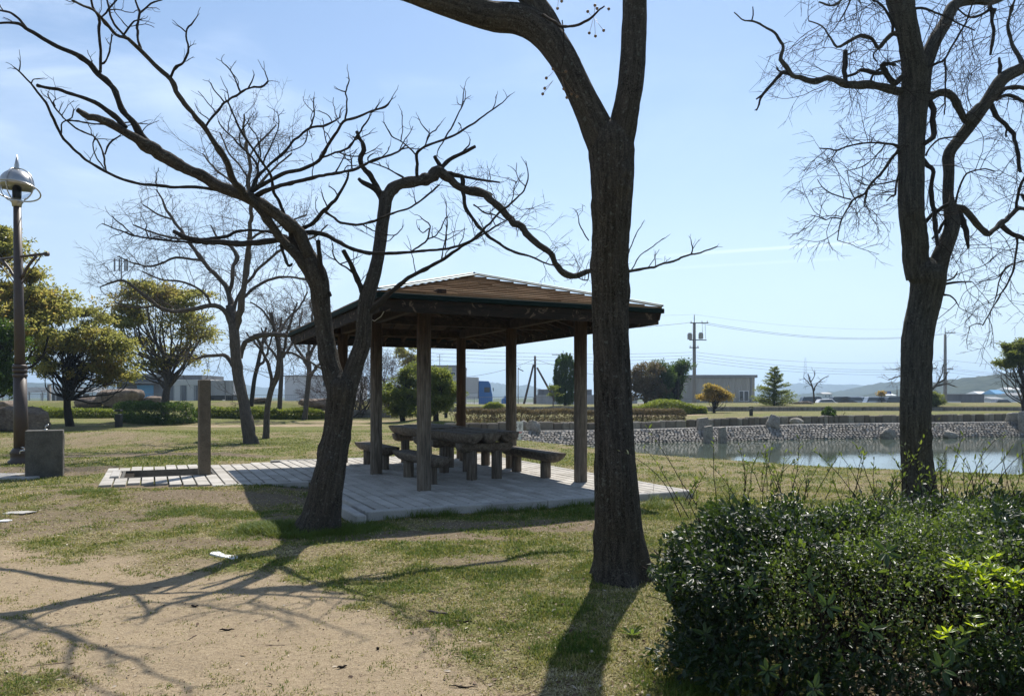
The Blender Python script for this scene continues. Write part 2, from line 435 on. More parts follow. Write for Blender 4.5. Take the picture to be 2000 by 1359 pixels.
# ground cover masks: bare dirt and greener turf
def segd(x, y, P):
    r = np.full(np.shape(x), 1e9)
    for (x0, y0, w0), (x1, y1, w1) in zip(P[:-1], P[1:]):
        dx, dy = x1-x0, y1-y0; t = np.clip(((x-x0)*dx+(y-y0)*dy)/(dx*dx+dy*dy), 0, 1)
        r = np.minimum(r, np.hypot(x-x0-dx*t, y-y0-dy*t)-(w0+(w1-w0)*t))
    return r
def DIRT(x, y):
    x = np.asarray(x, float); y = np.asarray(y, float)
    w = (fbm(x*1.3, y*1.3, 0, 21, 4)-.5)*1.3
    a = segd(x, y, [(-14, 8.2, 1.9), (-5, 6.4, 1.45), (-2.5, 5.55, 1.15), (-.9, 4.55, .9), (-.35, 3.6, .62), (-.2, 2, .6)])
    m0 = .62*sm(.62, .40, fbm(x*1.6, y*1.4, 0, 87, 4))*sm(-1.2, -2.6, x)*sm(13, 12, y)
    m = sm(.5, -.45, a+w*1.0)
    m = np.maximum(m, m0)
    def blob(cx, cy, rx, ry, k=1.0, ww=.5):
        d = np.hypot((x-cx)/rx, (y-cy)/ry); return k*sm(1.25, .7, d+w*ww)
    for b in ((-4.3, 11.7, 1.5, .55, .9), (-3.1, 12.9, .8, .4, .9), (-1.3, 8.7, 1.8, .3, .75), (.4, 9.4, 1.4, .4, .75), (-6.4, 12.8, 1.8, .35, .7),
              (-9.3, 15.4, 2.4, .9, .75), (-9.2, 20.0, 3.6, .8, .8), (-3.3, 8.3, .9, .4, .6), (-.2, 7.4, .6, .35, .6), (-5.8, 9.6, 2.4, 1.0, .55), (-15, 25, 5, 2.5, .5), (-12, 38, 5, 1.1, .9), (-8, 42, 6, 1.0, .6),
              (9.5, 50, 3, 2.6, .9), (-1.9, 12.6, .3, .3, .3), (2.2, 4.3, .5, .5, .6), (1.0, 26.5, 2.2, 1.6, .35)):
        m = np.maximum(m, blob(*b))
    # worn strip down the pond bank
    t = (y-NS(x))*.62
    m = np.maximum(m, .75*sm(-1.6, -.9, t)*(t < 3)*(x > -1)*(y < FS(x)))
    return np.clip(m, 0, 1)
def PATH(x, y):
    w = (fbm(x*1.3, y*1.3, 0, 21, 4)-.5)*1.3
    a = segd(x, y, [(-14, 8.2, 1.9), (-5, 6.4, 1.45), (-2.5, 5.55, 1.15), (-.9, 4.55, .9), (-.35, 3.6, .62), (-.2, 2, .6)])
    return np.maximum(sm(.8, -.3, a+w), sm(20, 30, y))
def GREEN(x, y):
    w = fbm(x*2.4, y*1.9, 0, 51, 5); g = sm(.40, .64, w)*.55+.24+.22*sm(-1.2, .4, x)*sm(3.5, 5.5, y)*sm(12, 10, y)
    g = np.maximum(g, sm(.52, .6, fbm(x*.25, y*.3, 0, 77, 3))*.8*sm(9, 16, y))
    for (cx, cy, r) in ((-2.75, 9.15, .75), (-1.9, 9.1, .6), (-4.6, 10.4, .55), (-3.7, 10.2, .5), (.75, 6.9, .4), (-.2, 6.9, .5), (-.7, 7.8, .5), (-2.9, 12.1, .6), (-4.9, 10.0, .4), (-3.6, 15.2, 0), (.6, 10.3, .5), (-6.6, 11.9, .45), (1.1, 4.0, .5), (1.4, 4.2, .5)):
        if r: g = np.maximum(g, sm(1.3, .6, np.hypot(x-cx, (y-cy)*1.3)/r + (w-.5)*1.2))
    g = np.maximum(g, .42*sm(38, 42, y)*(y < 75))
    return np.clip(g, 0, 1)
# ---------------------------------------------------------------- ground sheet
def axis(parts):
    o = []
    for a, b, s in parts: o.append(np.arange(a, b, s))
    return np.concatenate(o)
def geo(a, b, n): return np.geomspace(a, b, n)
xs = np.concatenate([-geo(60, 4000, 34)[::-1], axis([(-59, -14, .6), (-14, 14, .13), (14, 59, .5)]), geo(60, 4000, 34)])
ys = np.concatenate([-geo(6, 400, 8)[::-1], axis([(-5, 2, .5), (2, 14, .10), (14, 30, .2), (30, 45, .14), (45, 57, .4), (57, 62, .15), (62, 90, .5)]), geo(90, 9000, 44)])
gxx, gyy = np.meshgrid(xs, ys)
gzz = T(gxx, gyy)
nx_, ny_ = len(xs), len(ys)
ii = (np.arange(ny_-1)[:, None]*nx_+np.arange(nx_-1)[None]).ravel()
GF = np.stack([ii, ii+1, ii+1+nx_, ii+nx_], 1)
m = NT('ground_turf'); wc = m.n('ShaderNodeNewGeometry').outputs['Position']
dirt = m.attr('dirt'); green = m.attr('green')
n1 = m.noise(wc, 9, 6, .7); n2 = m.noise(wc, 60, 4, .7); n3 = m.noise(wc, 1.3, 5, .6); n4 = m.noise(wc, 260, 2, .6)
dm = m.mr(m.math('ADD', dirt, m.math('MULTIPLY', m.math('SUBTRACT', m.math('ADD', m.math('MULTIPLY', n1, .5), m.math('MULTIPLY', n2, .5)), .5), 2.4)), .38, .66)
gm = m.mr(m.math('ADD', green, m.math('MULTIPLY', m.math('SUBTRACT', m.math('ADD', m.math('MULTIPLY', n1, .5), m.math('MULTIPLY', n2, .5)), .5), 2.4)), .2, .85)
straw = m.ramp(m.math('ADD', m.math('MULTIPLY', n2, .6), m.math('MULTIPLY', n4, .4)), [(.34, (.075, .058, .028)), (.5, (.25, .20, .105)), (.66, (.46, .39, .23))])
turf = m.ramp(m.math('ADD', m.math('MULTIPLY', n2, .6), m.math('MULTIPLY', n4, .4)), [(.34, (.045, .055, .014)), (.5, (.14, .155, .042)), (.68, (.27, .27, .095))])
turf = m.mix(m.mr(n3, .3, .7), turf, m.mix(.5, turf, (.20, .20, .06)))
soil = m.ramp(m.math('ADD', m.math('MULTIPLY', n4, .55), m.math('MULTIPLY', n2, .45)), [(.32, (.22, .16, .095)), (.5, (.41, .325, .21)), (.68, (.63, .52, .36))])
soil = m.mix(m.mr(n3, .46, .70, 0, .35), soil, (.27, .21, .14))
n5 = m.noise(wc, 24, 5, .75); n6 = m.noise(wc, 7, 5, .7)
soil = m.mix(m.mr(n5, .52, .62, 0, .5), soil, (.20, .15, .10)); soil = m.mix(m.mr(n6, .50, .62, 0, .35), soil, (.26, .21, .15)); soil = m.mix(m.mr(n5, .40, .30, 0, .4), soil, (.62, .52, .38))
lit = m.ramp(m.math('ADD', m.math('MULTIPLY', n5, .5), m.math('MULTIPLY', n4, .5)), [(.34, (.075, .055, .035)), (.5, (.19, .15, .10)), (.66, (.40, .34, .24))])
soil = m.mix(m.attr('path'), lit, soil)
straw = m.mix(m.mr(n5, .48, .58, 0, .8), straw, (.075, .055, .03)); straw = m.mix(m.mr(n5, .44, .36, 0, .5), straw, (.50, .44, .29)); turf = m.mix(m.mr(n5, .50, .60, 0, .75), turf, (.035, .042, .014)); turf = m.mix(m.mr(n5, .43, .34, 0, .4), turf, (.34, .33, .14))
pebble = m.vor(wc, 150, 'F1', 'Distance'); soil = m.mix(m.mr(pebble, .2, .55, 0, .35), soil, (.17, .12, .07))
c = m.mix(gm, straw, turf); c = m.mix(dm, c, soil)
# parking asphalt and far plain beyond the bank
sy = m.n('ShaderNodeSeparateXYZ', {0: wc}).outputs[1]
c = m.mix(m.mr(sy, 80, 84), c, m.mix(n1, (.16, .16, .155), (.21, .21, .2)))
c = m.mix(m.mr(sy, 240, 300), c, (.08, .10, .05))
hgt = m.math('ADD', m.math('ADD', m.math('MULTIPLY', n2, .4), m.math('MULTIPLY', n4, .3)), m.math('MULTIPLY', n5, .9))
GM = m.pbr(c, .95, m.bump(hgt, .7, .03), .1)
V = np.stack([gxx.ravel(), gyy.ravel(), gzz.ravel()], 1)
ground = mesh('ground', V, GF, GM, None, True, {'path': PATH(V[:, 0], V[:, 1]), 'dirt': DIRT(V[:, 0], V[:, 1]), 'green': GREEN(V[:, 0], V[:, 1])})
ground['kind'] = 'structure'
# ---------------------------------------------------------------- water
m = NT('pond_water'); wc = m.n('ShaderNodeNewGeometry').outputs['Position']
wv = m.n('ShaderNodeMapping', {0: wc, 'Scale': (1.0, .55, 1)}).outputs[0]
h = m.math('ADD', m.math('MULTIPLY', m.noise(wv, 3.2, 3, .5), .7), m.math('MULTIPLY', m.noise(wv, 14, 2, .5), .3))
WM = m.pbr((.065, .085, .062), .045, m.bump(h, .05, .05), .6, IOR=1.33)
px_ = np.concatenate([np.linspace(-3, 20, 60), np.linspace(21, 90, 30)])
V = np.concatenate([np.stack([px_, NS(px_)-2.5, np.full(len(px_), -.55)], 1), np.stack([px_, FS(px_)+.9, np.full(len(px_), -.55)], 1)])
n = len(px_); i = np.arange(n-1)
mesh('pond_water', V, np.stack([i, i+1, i+1+n, i+n], 1), WM)['kind'] = 'structure'
# ---------------------------------------------------------------- distant hills
m = NT('wooded_hill'); wc = m.n('ShaderNodeNewGeometry').outputs['Position']
n1 = m.noise(wc, .05, 8, .7); n2 = m.noise(wc, .012, 4)
HM = m.pbr(m.mix(n2, m.ramp(n1, [(.40, (.010, .020, .010)), (.60, (.060, .072, .040))]), (.045, .055, .035)), .95, None, .05)
def hill(name, d, pts, depth, seed, rough):
    """ridge line given by bearing / height, built as a long mound with its own depth"""
    P = np.array(pts, float); X = (P[:, 0]-1000)/F*d; Z = CAMZ+(HY-P[:, 1])/F*d
    nx = 420; nv = 26; x = np.linspace(X[0], X[-1], nx); top = np.interp(x, X, Z)
    v = np.linspace(-1, 1, nv); xx, vv = np.meshgrid(x, v)
    prof = np.cos(vv*np.pi/2)**.8
    yy = d + vv*depth + (fbm(xx/depth*3, vv*2, 0, seed, 3)-.5)*depth*.35*(np.abs(vv) < .95)
    zz = -3 + (top[None]+3)*prof*(1-.25*(1-prof)*fbm(xx/depth*4, vv*3, 0, seed+5, 4)) + (fbm(xx/rough*1.2, vv*depth/rough, 0, seed+9, 3)-.5)*rough*.9*prof
    V = np.stack([xx.ravel(), yy.ravel(), zz.ravel()], 1)
    i = (np.arange(nv-1)[:, None]*nx+np.arange(nx-1)[None]).ravel()
    o = mesh(name, V, np.stack([i, i+1, i+1+nx, i+nx], 1), HM, None, True); o['kind'] = 'structure'
hill('hill', 620, [(1740, 778), (1790, 762), (1845, 748), (1880, 740), (1925, 736), (1960, 732), (2005, 728), (2100, 722), (2300, 715), (2600, 740), (2800, 775)], 150, 3, 5.5)
hill('hill', 1150, [(1500, 777), (1560, 772), (1640, 766), (1690, 760), (1712, 752), (1745, 746), (1775, 752), (1850, 757), (1950, 750), (2300, 755), (2500, 775)], 200, 13, 7)
hill('hill', 2600, [(1430, 776), (1520, 760), (1552, 752), (1575, 748), (1600, 753), (1645, 752), (1668, 756), (1700, 760), (1800, 762), (2000, 765), (2200, 775)], 500, 23, 10)
hill('hill', 2300, [(820, 776), (880, 760), (920, 749), (955, 747), (975, 748), (1000, 755), (1030, 752), (1060, 762), (1120, 770), (1200, 776)], 450, 33, 10)
hill('hill', 2500, [(380, 776), (440, 764), (482, 752), (500, 757), (530, 758), (560, 766), (620, 772), (800, 776)], 450, 43, 10)
hill('hill', 1500, [(-500, 770), (-200, 752), (60, 748), (120, 752), (200, 750), (260, 755), (330, 762), (420, 776)], 300, 53, 9)
# ---------------------------------------------------------------- shared materials
M = {}
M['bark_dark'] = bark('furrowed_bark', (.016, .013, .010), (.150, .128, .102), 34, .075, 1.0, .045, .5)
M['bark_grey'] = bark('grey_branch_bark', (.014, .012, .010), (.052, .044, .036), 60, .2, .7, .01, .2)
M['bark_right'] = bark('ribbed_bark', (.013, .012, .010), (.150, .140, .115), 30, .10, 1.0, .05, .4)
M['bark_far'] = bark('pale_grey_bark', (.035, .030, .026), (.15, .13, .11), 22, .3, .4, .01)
M['twig'] = simple('twig_bark', (.034, .027, .022), .85, .1)
M['twig_far'] = simple('pale_twig_bark', (.10, .082, .070), .85, .1)
M['twig_pink'] = simple('reddish_twig_bark', (.125, .09, .078), .85, .1)
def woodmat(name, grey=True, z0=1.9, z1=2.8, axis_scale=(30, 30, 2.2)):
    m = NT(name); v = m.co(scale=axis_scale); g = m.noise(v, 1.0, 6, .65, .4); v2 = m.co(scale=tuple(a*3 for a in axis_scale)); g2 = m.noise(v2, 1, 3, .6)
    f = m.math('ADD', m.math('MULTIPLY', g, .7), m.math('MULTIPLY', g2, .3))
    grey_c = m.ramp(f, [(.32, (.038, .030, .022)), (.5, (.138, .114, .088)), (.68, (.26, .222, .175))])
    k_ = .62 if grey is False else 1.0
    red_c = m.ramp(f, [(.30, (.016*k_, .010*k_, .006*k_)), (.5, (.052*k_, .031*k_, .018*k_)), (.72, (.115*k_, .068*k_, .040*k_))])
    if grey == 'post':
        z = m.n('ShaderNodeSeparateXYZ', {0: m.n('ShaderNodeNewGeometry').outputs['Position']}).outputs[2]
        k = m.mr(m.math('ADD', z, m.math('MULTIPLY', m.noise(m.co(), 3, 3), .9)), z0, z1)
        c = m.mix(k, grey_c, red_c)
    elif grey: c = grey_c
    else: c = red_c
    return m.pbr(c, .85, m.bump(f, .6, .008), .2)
M['post'] = woodmat('weathered_post_wood', 'post', 1.9, 3.1)
M['post_red'] = woodmat('red_brown_post_wood', 'post', .5, 1.3)
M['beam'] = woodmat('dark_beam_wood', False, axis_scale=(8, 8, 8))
M['logwood'] = woodmat('grey_log_wood', True, axis_scale=(16, 16, 16))
M['logleg'] = woodmat('grey_log_leg_wood', True)
# eave board with pale worn knots
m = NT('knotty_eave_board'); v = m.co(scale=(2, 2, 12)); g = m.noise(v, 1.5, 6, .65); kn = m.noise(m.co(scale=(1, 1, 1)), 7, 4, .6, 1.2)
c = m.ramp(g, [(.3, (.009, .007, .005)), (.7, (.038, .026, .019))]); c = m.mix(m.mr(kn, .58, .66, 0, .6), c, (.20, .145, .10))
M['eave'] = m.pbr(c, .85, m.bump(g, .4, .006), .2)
m = NT('roof_shingle'); r = m.attr('rnd'); g = m.noise(m.co(scale=(1, 1, 1)), 30, 5, .65); st = m.noise(m.co(), 2.2, 4)
c = m.ramp(r, [(0, (.18, .102, .050)), (.5, (.235, .137, .068)), (1, (.30, .185, .095))]); c = m.mix(m.mr(g, .3, .7, 0, .45), c, (.13, .08, .04)); c = m.mix(m.mr(st, .5, .7, 0, .5), c, (.20, .15, .09))
M['shingle'] = m.pbr(c, .9, m.bump(g, .4, .006), .15)
M['green_metal'] = simple('dark_green_painted_metal', (.005, .015, .013), .75, .12, 0, .2, 4, .05)
M['steel'] = simple('brushed_flashing', (.20, .24, .24), .55, .4, .3, .1)
def granite(name, a, b, sc=60, blot=3, rough=.85):
    m = NT(name); v = m.co(); s = m.noise(v, sc*3, 3, .7); g = m.noise(v, sc, 5, .7); l = m.noise(v, blot, 5, .6)
    f = m.math('ADD', m.math('MULTIPLY', s, .5), m.math('MULTIPLY', g, .5))
    c = m.ramp(f, [(.32, a), (.66, b)]); c = m.mix(m.mr(l, .4, .7, 0, .45), c, tuple(x*.62 for x in a))
    return m.pbr(c, rough, m.bump(f, .5, .008), .2)
M['paver'] = None
m = NT('granite_sett'); r = m.attr('rnd'); g = m.noise(m.n('ShaderNodeNewGeometry').outputs['Position'], 190, 3, .7); l = m.noise(m.n('ShaderNodeNewGeometry').outputs['Position'], 2.2, 5, .6)
c = m.ramp(r, [(0, (.41, .385, .335)), (.5, (.49, .46, .41)), (1, (.57, .54, .485))]); c = m.mix(m.mr(g, .3, .7, 0, .35), c, (.26, .25, .23)); c = m.mix(m.mr(l, .45, .66, 0, .55), c, (.27, .245, .205))
M['paver'] = m.pbr(c, .85, m.bump(g, .12, .003), .2)
M['kerb'] = granite('granite_kerb', (.33, .31, .28), (.52, .50, .46), 60)
M['block'] = granite('rough_dark_granite', (.060, .056, .048), (.165, .155, .135), 45, 5)
M['pillar'] = granite('pillar_granite', (.085, .068, .046), (.20, .165, .12), 40, 4)
m = NT('brown_boulder'); v = m.co(); g = m.noise(v, 3, 8, .7); f2 = m.noise(m.co(scale=(1, 1, 3)), 9, 6, .7); 
c = m.ramp(m.math('ADD', m.math('MULTIPLY', g, .5), m.math('MULTIPLY', f2, .5)), [(.34, (.075, .055, .042)), (.5, (.20, .155, .12)), (.68, (.40, .33, .26))])
M['boulder'] = m.pbr(c, .9, m.bump(f2, .8, .05), .15)
m = NT('grey_boulder'); v = m.co(); g = m.noise(v, 3, 8, .7); f2 = m.noise(v, 14, 5, .7)
c = m.ramp(m.math('ADD', m.math('MULTIPLY', g, .5), m.math('MULTIPLY', f2, .5)), [(.34, (.12, .105, .085)), (.5, (.28, .25, .21)), (.68, (.46, .43, .37))])
M['boulder_grey'] = m.pbr(c, .9, m.bump(f2, .8, .04), .15)
m = NT('cobble_stone'); r = m.attr('rnd'); g = m.noise(m.co(), 12, 5, .7)
c = m.ramp(r, [(0, (.17, .155, .135)), (.45, (.25, .23, .20)), (.85, (.32, .295, .26)), (1, (.42, .39, .35))]); c = m.mix(m.mr(g, .4, .7, 0, .5), c, (.20, .18, .155))
zz_ = m.n('ShaderNodeSeparateXYZ', {0: m.n('ShaderNodeNewGeometry').outputs['Position']}).outputs[2]
c = m.mix(m.mr(zz_, -.52, -.40, .75, 0), c, (.10, .10, .08))
M['cobble'] = m.pbr(c, .8, m.bump(g, .5, .02), .3)
m = NT('wall_stone'); r = m.attr('rnd'); g = m.noise(m.co(), 6, 6, .7)
c = m.ramp(r, [(0, (.12, .10, .08)), (.6, (.22, .195, .16)), (1, (.32, .29, .24))]); c = m.mix(m.mr(g, .4, .7, 0, .5), c, (.10, .088, .07))
M['wallstone'] = m.pbr(c, .9, m.bump(g, .6, .03), .15)
m = NT('stained_concrete'); g = m.noise(m.co(scale=(1, 1, .25)), 5, 6, .7); c = m.ramp(g, [(.35, (.12, .11, .095)), (.65, (.30, .28, .25))])
M['concrete'] = m.pbr(c, .9, None, .15)
M['lamp_brown'] = simple('brown_painted_steel', (.066, .047, .037), .5, .4, .0, .25, 8, .1)
M['lamp_metal'] = simple('grey_cast_metal', (.46, .45, .43), .32, .5, .8, .25, 14, .12)
M['dark_metal'] = simple('dark_metal', (.035, .035, .035), .5, .4, .3)
m = NT('frosted_globe'); M['globe'] = m.pbr((.9, .9, .88), .04, None, .5, **{'Transmission Weight': 1.0, 'IOR': 1.08})
M['chrome'] = simple('tap_metal', (.55, .55, .55), .2, .5, 1.0, .1)
M['wire'] = simple('black_cable', (.03, .03, .035), .6, .3)
M['pole'] = simple('concrete_pole', (.23, .22, .20), .8, .2)
M['pole_wood'] = simple('dark_wooden_pole', (.075, .055, .045), .85, .2)
def clad(name, col, freq, vert=True, var=.12):
    m = NT(name); p = m.n('ShaderNodeSeparateXYZ', {0: m.co()}); s = p.outputs[0 if vert else 2]
    w = m.math('SINE', m.math('MULTIPLY', s, freq)); st = m.noise(m.co(scale=(1, 1, .2)), 1.2, 5)
    c = m.mix(m.mr(st, .3, .7), tuple(x*(1-var) for x in col), tuple(x*(1+var) for x in col))
    return m.pbr(c, .6, m.bump(w, .5, .03), .3)
M['wh_wall'] = clad('beige_corrugated_wall', (.33, .31, .26), 22)
M['grey_wall'] = clad('grey_clad_wall', (.30, .30, .29), 12)
M['dark_wall'] = clad('dark_grey_wall', (.14, .145, .15), 8)
M['white_wall'] = simple('white_painted_wall', (.62, .61, .58), .7, .3, 0, .08, 1, .02)
M['pale_wall'] = simple('pale_wall', (.48, .47, .44), .7, .3, 0, .08, 1, .02)
M['roof_grey'] = simple('grey_sheet_roof', (.22, .22, .21), .5, .4, 0, .15, 2, .05)
M['roof_blue'] = simple('blue_tile_roof', (.10, .30, .50), .4, .4, 0, .15, 3, .05)
M['roof_white'] = simple('white_sheet_roof', (.62, .62, .60), .5, .4, 0, .1, 2, .05)
m = NT('window_glass'); M['glass'] = m.pbr((.03, .04, .045), .08, None, .6)
M['white_paint'] = simple('white_paint', (.72, .72, .70), .45, .4, 0, .05, 3, .02)
M['cab_blue'] = simple('blue_truck_paint', (.015, .12, .33), .3, .5, 0, .1, 3, .02)
M['car_dark'] = simple('dark_car_paint', (.03, .033, .04), .25, .6, 0, .05)
M['car_white'] = simple('white_car_paint', (.70, .71, .72), .25, .6, 0, .05)
M['car_silver'] = simple('silver_car_paint', (.38, .40, .42), .25, .6, .5, .05)
M['car_teal'] = simple('teal_car_paint', (.08, .38, .40), .3, .6, 0, .05)
M['rubber'] = simple('tyre_rubber', (.02, .02, .02), .8, .2)
M['sign_white'] = simple('white_sign_board', (.74, .73, .70), .5, .4, 0, .04)
M['sign_blue'] = simple('blue_road_sign', (.02, .09, .32), .5, .4, 0, .05)
M['ink'] = simple('black_print', (.03, .03, .03), .6, .2); M['ink_red'] = simple('red_print', (.55, .04, .03), .6, .2)
M['leaf_hedge'] = leafmat('hedge_leaf', [(0, (.006, .016, .006)), (.45, (.013, .032, .009)), (.8, (.030, .062, .014)), (.93, (.06, .11, .02)), (1, (.10, .06, .03))], .42, .15, (.20, .32, .04), .38)
M['leaf_fern'] = leafmat('light_green_leaf', [(0, (.022, .040, .010)), (.6, (.046, .076, .015)), (1, (.10, .14, .025))], .42, .28, (.36, .50, .06), .35)
M['leaf_shoot'] = leafmat('shoot_leaf', [(0, (.030, .055, .014)), (.6, (.065, .095, .02)), (1, (.14, .16, .035))], .40, .32, (.36, .46, .06), .4)
M['leaf_yellow'] = leafmat('yellow_green_leaf', [(0, (.06, .11, .012)), (.6, (.14, .22, .014)), (1, (.30, .36, .02))], .35, .38, (.8, .9, .03), .4)
M['leaf_tree'] = leafmat('olive_tree_leaf', [(0, (.052, .078, .022)), (.45, (.120, .135, .036)), (.8, (.195, .160, .048)), (1, (.29, .165, .06))], .4, .56, (.50, .46, .12), .45)
M['leaf_green'] = leafmat('dark_evergreen_leaf', [(0, (.015, .035, .010)), (.6, (.035, .070, .016)), (1, (.085, .13, .025))], .45, .25, (.25, .4, .04), .35)
M['leaf_conifer'] = leafmat('conifer_needles', [(0, (.03, .052, .016)), (.5, (.075, .105, .028)), (1, (.19, .20, .06))], .5, .42, (.42, .46, .08), .3)
M['leaf_orange'] = leafmat('orange_leaf', [(0, (.11, .11, .03)), (.5, (.27, .19, .045)), (1, (.44, .28, .10))], .5, .40, (.6, .48, .12), .3)
M['leaf_azalea'] = leafmat('clipped_shrub_leaf', [(0, (.035, .060, .014)), (.5, (.095, .125, .022)), (1, (.21, .24, .04))], .45, .32, (.48, .55, .06), .3)
M['leaf_brown'] = leafmat('brown_hedge_leaf', [(0, (.045, .045, .025)), (.5, (.11, .085, .055)), (1, (.21, .16, .11))], .6, .25, (.35, .28, .12), .2)
M['blade'] = leafmat('grass_blade', [(0, (.045, .100, .012)), (.3, (.105, .145, .022)), (.5, (.205, .195, .052)), (.75, (.33, .285, .125)), (1, (.50, .43, .27))], .6, .22, (.36, .36, .09), .15)
M['litter'] = leafmat('dry_leaf', [(0, (.06, .035, .022)), (.5, (.17, .11, .07)), (.8, (.34, .26, .18)), (1, (.62, .55, .44))], .7, .12, (.4, .28, .15), .2)
M['berry'] = simple('tan_berry', (.20, .12, .06), .45, .4, 0, .2, 60)
M['grain'] = simple('path_grain', (.33, .25, .16), .9, .1, 0, .5, 90)
M['soil'] = simple('dark_soil', (.022, .017, .012), .95, .1)
# ---------------------------------------------------------------- paving (setting)
ZP = .13
def in_slot(u0, u1, v0, v1): return u1 > TR[0] and u0 < TR[1] and v1 > TR[2] and v0 < TR[3]
def uv_of(px, py, z): 
    d = (CAMZ-z)*F/(py-HY); x = (px-1000)/F*d; return x*UX+d*UY, -x*UY+d*UX
TR = (-.50, 1.10, 15.40, 16.85)          # sunken basin beside the pillar
b = MB()
def setts(u0, u1, v0, v1, wu, lv, ragged=None, rot=False):
    n = int(round((u1-u0)/wu)); wu = (u1-u0)/n
    for i in range(n):
        a = u0+i*wu; v = v0-(i % 2)*lv*.5-rng.random()*.05
        while v < v1:
            l = lv*(.85+.3*rng.random()); s, e = max(v, v0), min(v+l, v1); v += l
            if e-s < .05: continue
            if ragged and ragged(a+wu/2, (s+e)/2): continue
            g = .0135; ge = .008
            if not rot: pieces = [(a, a+wu, s, e)]
            else: pieces = [(s, e, a, a+wu)]
            for (p0, p1, q0, q1) in pieces:
                if in_slot(p0, p1, q0, q1):
                    # trim against the basin
                    if q0 < TR[2]-.05 and q1 < TR[3]: q1 = TR[2]-.005
                    elif q1 > TR[3]+.05 and q0 > TR[2]: q0 = TR[3]+.005
                    elif p0 < TR[0]-.05: p1 = TR[0]-.005
                    elif p1 > TR[1]+.05: p0 = TR[1]+.005
                    else: continue
                    if p1-p0 < .04 or q1-q0 < .04: continue
                c = PV((p0+p1)/2, (q0+q1)/2, ZP-.04+rng.normal()*.0009)
                b.box(c, (p1-p0-2*g, q1-q0-2*ge, .08), AX, .003)
setts(2.62, 7.48, 9.72, 18.05, .19, .40)
rag = lambda u, v: (u+.75+.25*vn(u*2, v*2, 0, 4) < 0) or (v < 13.62+.75*sm(.9, -.7, u)+.12*vn(u*5, v*5, 0, 5)*(u < 1)) or (v > 17.9-.35*vn(u*2, 0, 0, 8))
setts(-.8, 2.60, 13.52, 18.05, .21, .30, rag)
pv = b.build('paving', M['paver']); pv['kind'] = 'structure'
b = MB()
for (u0, u1, v0, v1) in ((2.60, 7.5, 9.70, 18.07), ):
    b.box(PV((u0+u1)/2, (v0+v1)/2, -.09), (u1-u0, v1-v0, .36), AX)
for (u0, u1, v0, v1) in ((-.3, 2.598, 13.75, TR[2]), (-.3, 2.598, TR[3], 17.6), (-.3, TR[0], TR[2], TR[3]), (TR[1], 2.598, TR[2], TR[3])):
    b.box(PV((u0+u1)/2, (v0+v1)/2, -.093), (u1-u0, v1-v0, .36), AX)
b.build('paving_bed', M['soil'])['kind'] = 'structure'
b = MB()
def kerb(u0, v0, u1, v1, l=.9, h=.34, w=.13):
    L = math.hypot(u1-u0, v1-v0); n = max(1, round(L/l)); du, dv = (u1-u0)/n, (v1-v0)/n
    ang = math.atan2(dv, du); ca, sa = math.cos(ang), math.sin(ang)
    ax = np.array([[ca, sa, 0], [-sa, ca, 0], [0, 0, 1.0]]) @ AX
    for i in range(n):
        c = PV(u0+du*(i+.5), v0+dv*(i+.5), ZP+.003-h/2+rng.normal()*.002)
        b.box(c, (L/n-.006, w, h), ax, .014)
kerb(2.47, 9.635, 7.63, 9.635); kerb(7.57, 9.72, 7.57, 18.1); kerb(2.53, 9.72, 2.53, 13.42); kerb(.9, 13.46, 2.45, 13.46)
kerb(2.45, 18.14, 7.63, 18.14)
kerb(2.33, 9.3, 2.33, 10.4, 1.1, .26)      # loose kerb stone beside the corner
b.build('kerb', M['kerb'])['kind'] = 'structure'
# basin beside the pillar
t = thing('foot_wash_basin', 'sunken basin with a dark back wall in the pale paving beside the tall pillar', 'basin', tuple(PV(.3, 16.1, -.05)))
b = MB(); 
for (u0, u1, v0, v1) in ((TR[0], TR[1], TR[3]-.05, TR[3]), (TR[0], TR[1], TR[2], TR[2]+.05), (TR[0], TR[0]+.05, TR[2]+.05, TR[3]-.05), (TR[1]-.05, TR[1], TR[2]+.05, TR[3]-.05)):
    b.box(PV((u0+u1)/2, (v0+v1)/2, .022), (u1-u0, v1-v0, .224), AX, .004)
b.build('basin_wall', M['block'], t)
b = MB()
for i in range(7):
    for j in range(5):
        u0 = TR[0]+.05+i*.2143; v0 = TR[2]+.05+j*.27; c = PV(u0+.107, v0+.135, -.075)
        b.box(c, (.205, .26, .07), AX, .003)
b.build('basin_floor', M['paver'], t)
b = MB(); b.box(PV(TR[0]-.10, 16.1, ZP+.012), (.14, 1.3, .05), AX, .008); b.build('end_slab', M['kerb'], t)
# stone pillar
c = PV(1.62, 14.72, 0)
t = thing('stone_pillar', 'tall square brown-grey granite pillar standing at the end of the sunken basin', 'pillar', (c[0], c[1], -.05))
b = MB(); ang = R(8); ax = np.array([[math.cos(ang), math.sin(ang), 0], [-math.sin(ang), math.cos(ang), 0], [0, 0, 1]])
P0 = W(399, 925, 14.35); ang = R(30); ax = np.array([[math.cos(ang), math.sin(ang), 0], [-math.sin(ang), math.cos(ang), 0], [0, 0, 1]]) 
t.location = (P0[0], P0[1], -.05)
b.box((P0[0], P0[1], .925), (.20, .22, 1.95), ax, .012); b.build('shaft', M['pillar'], t)
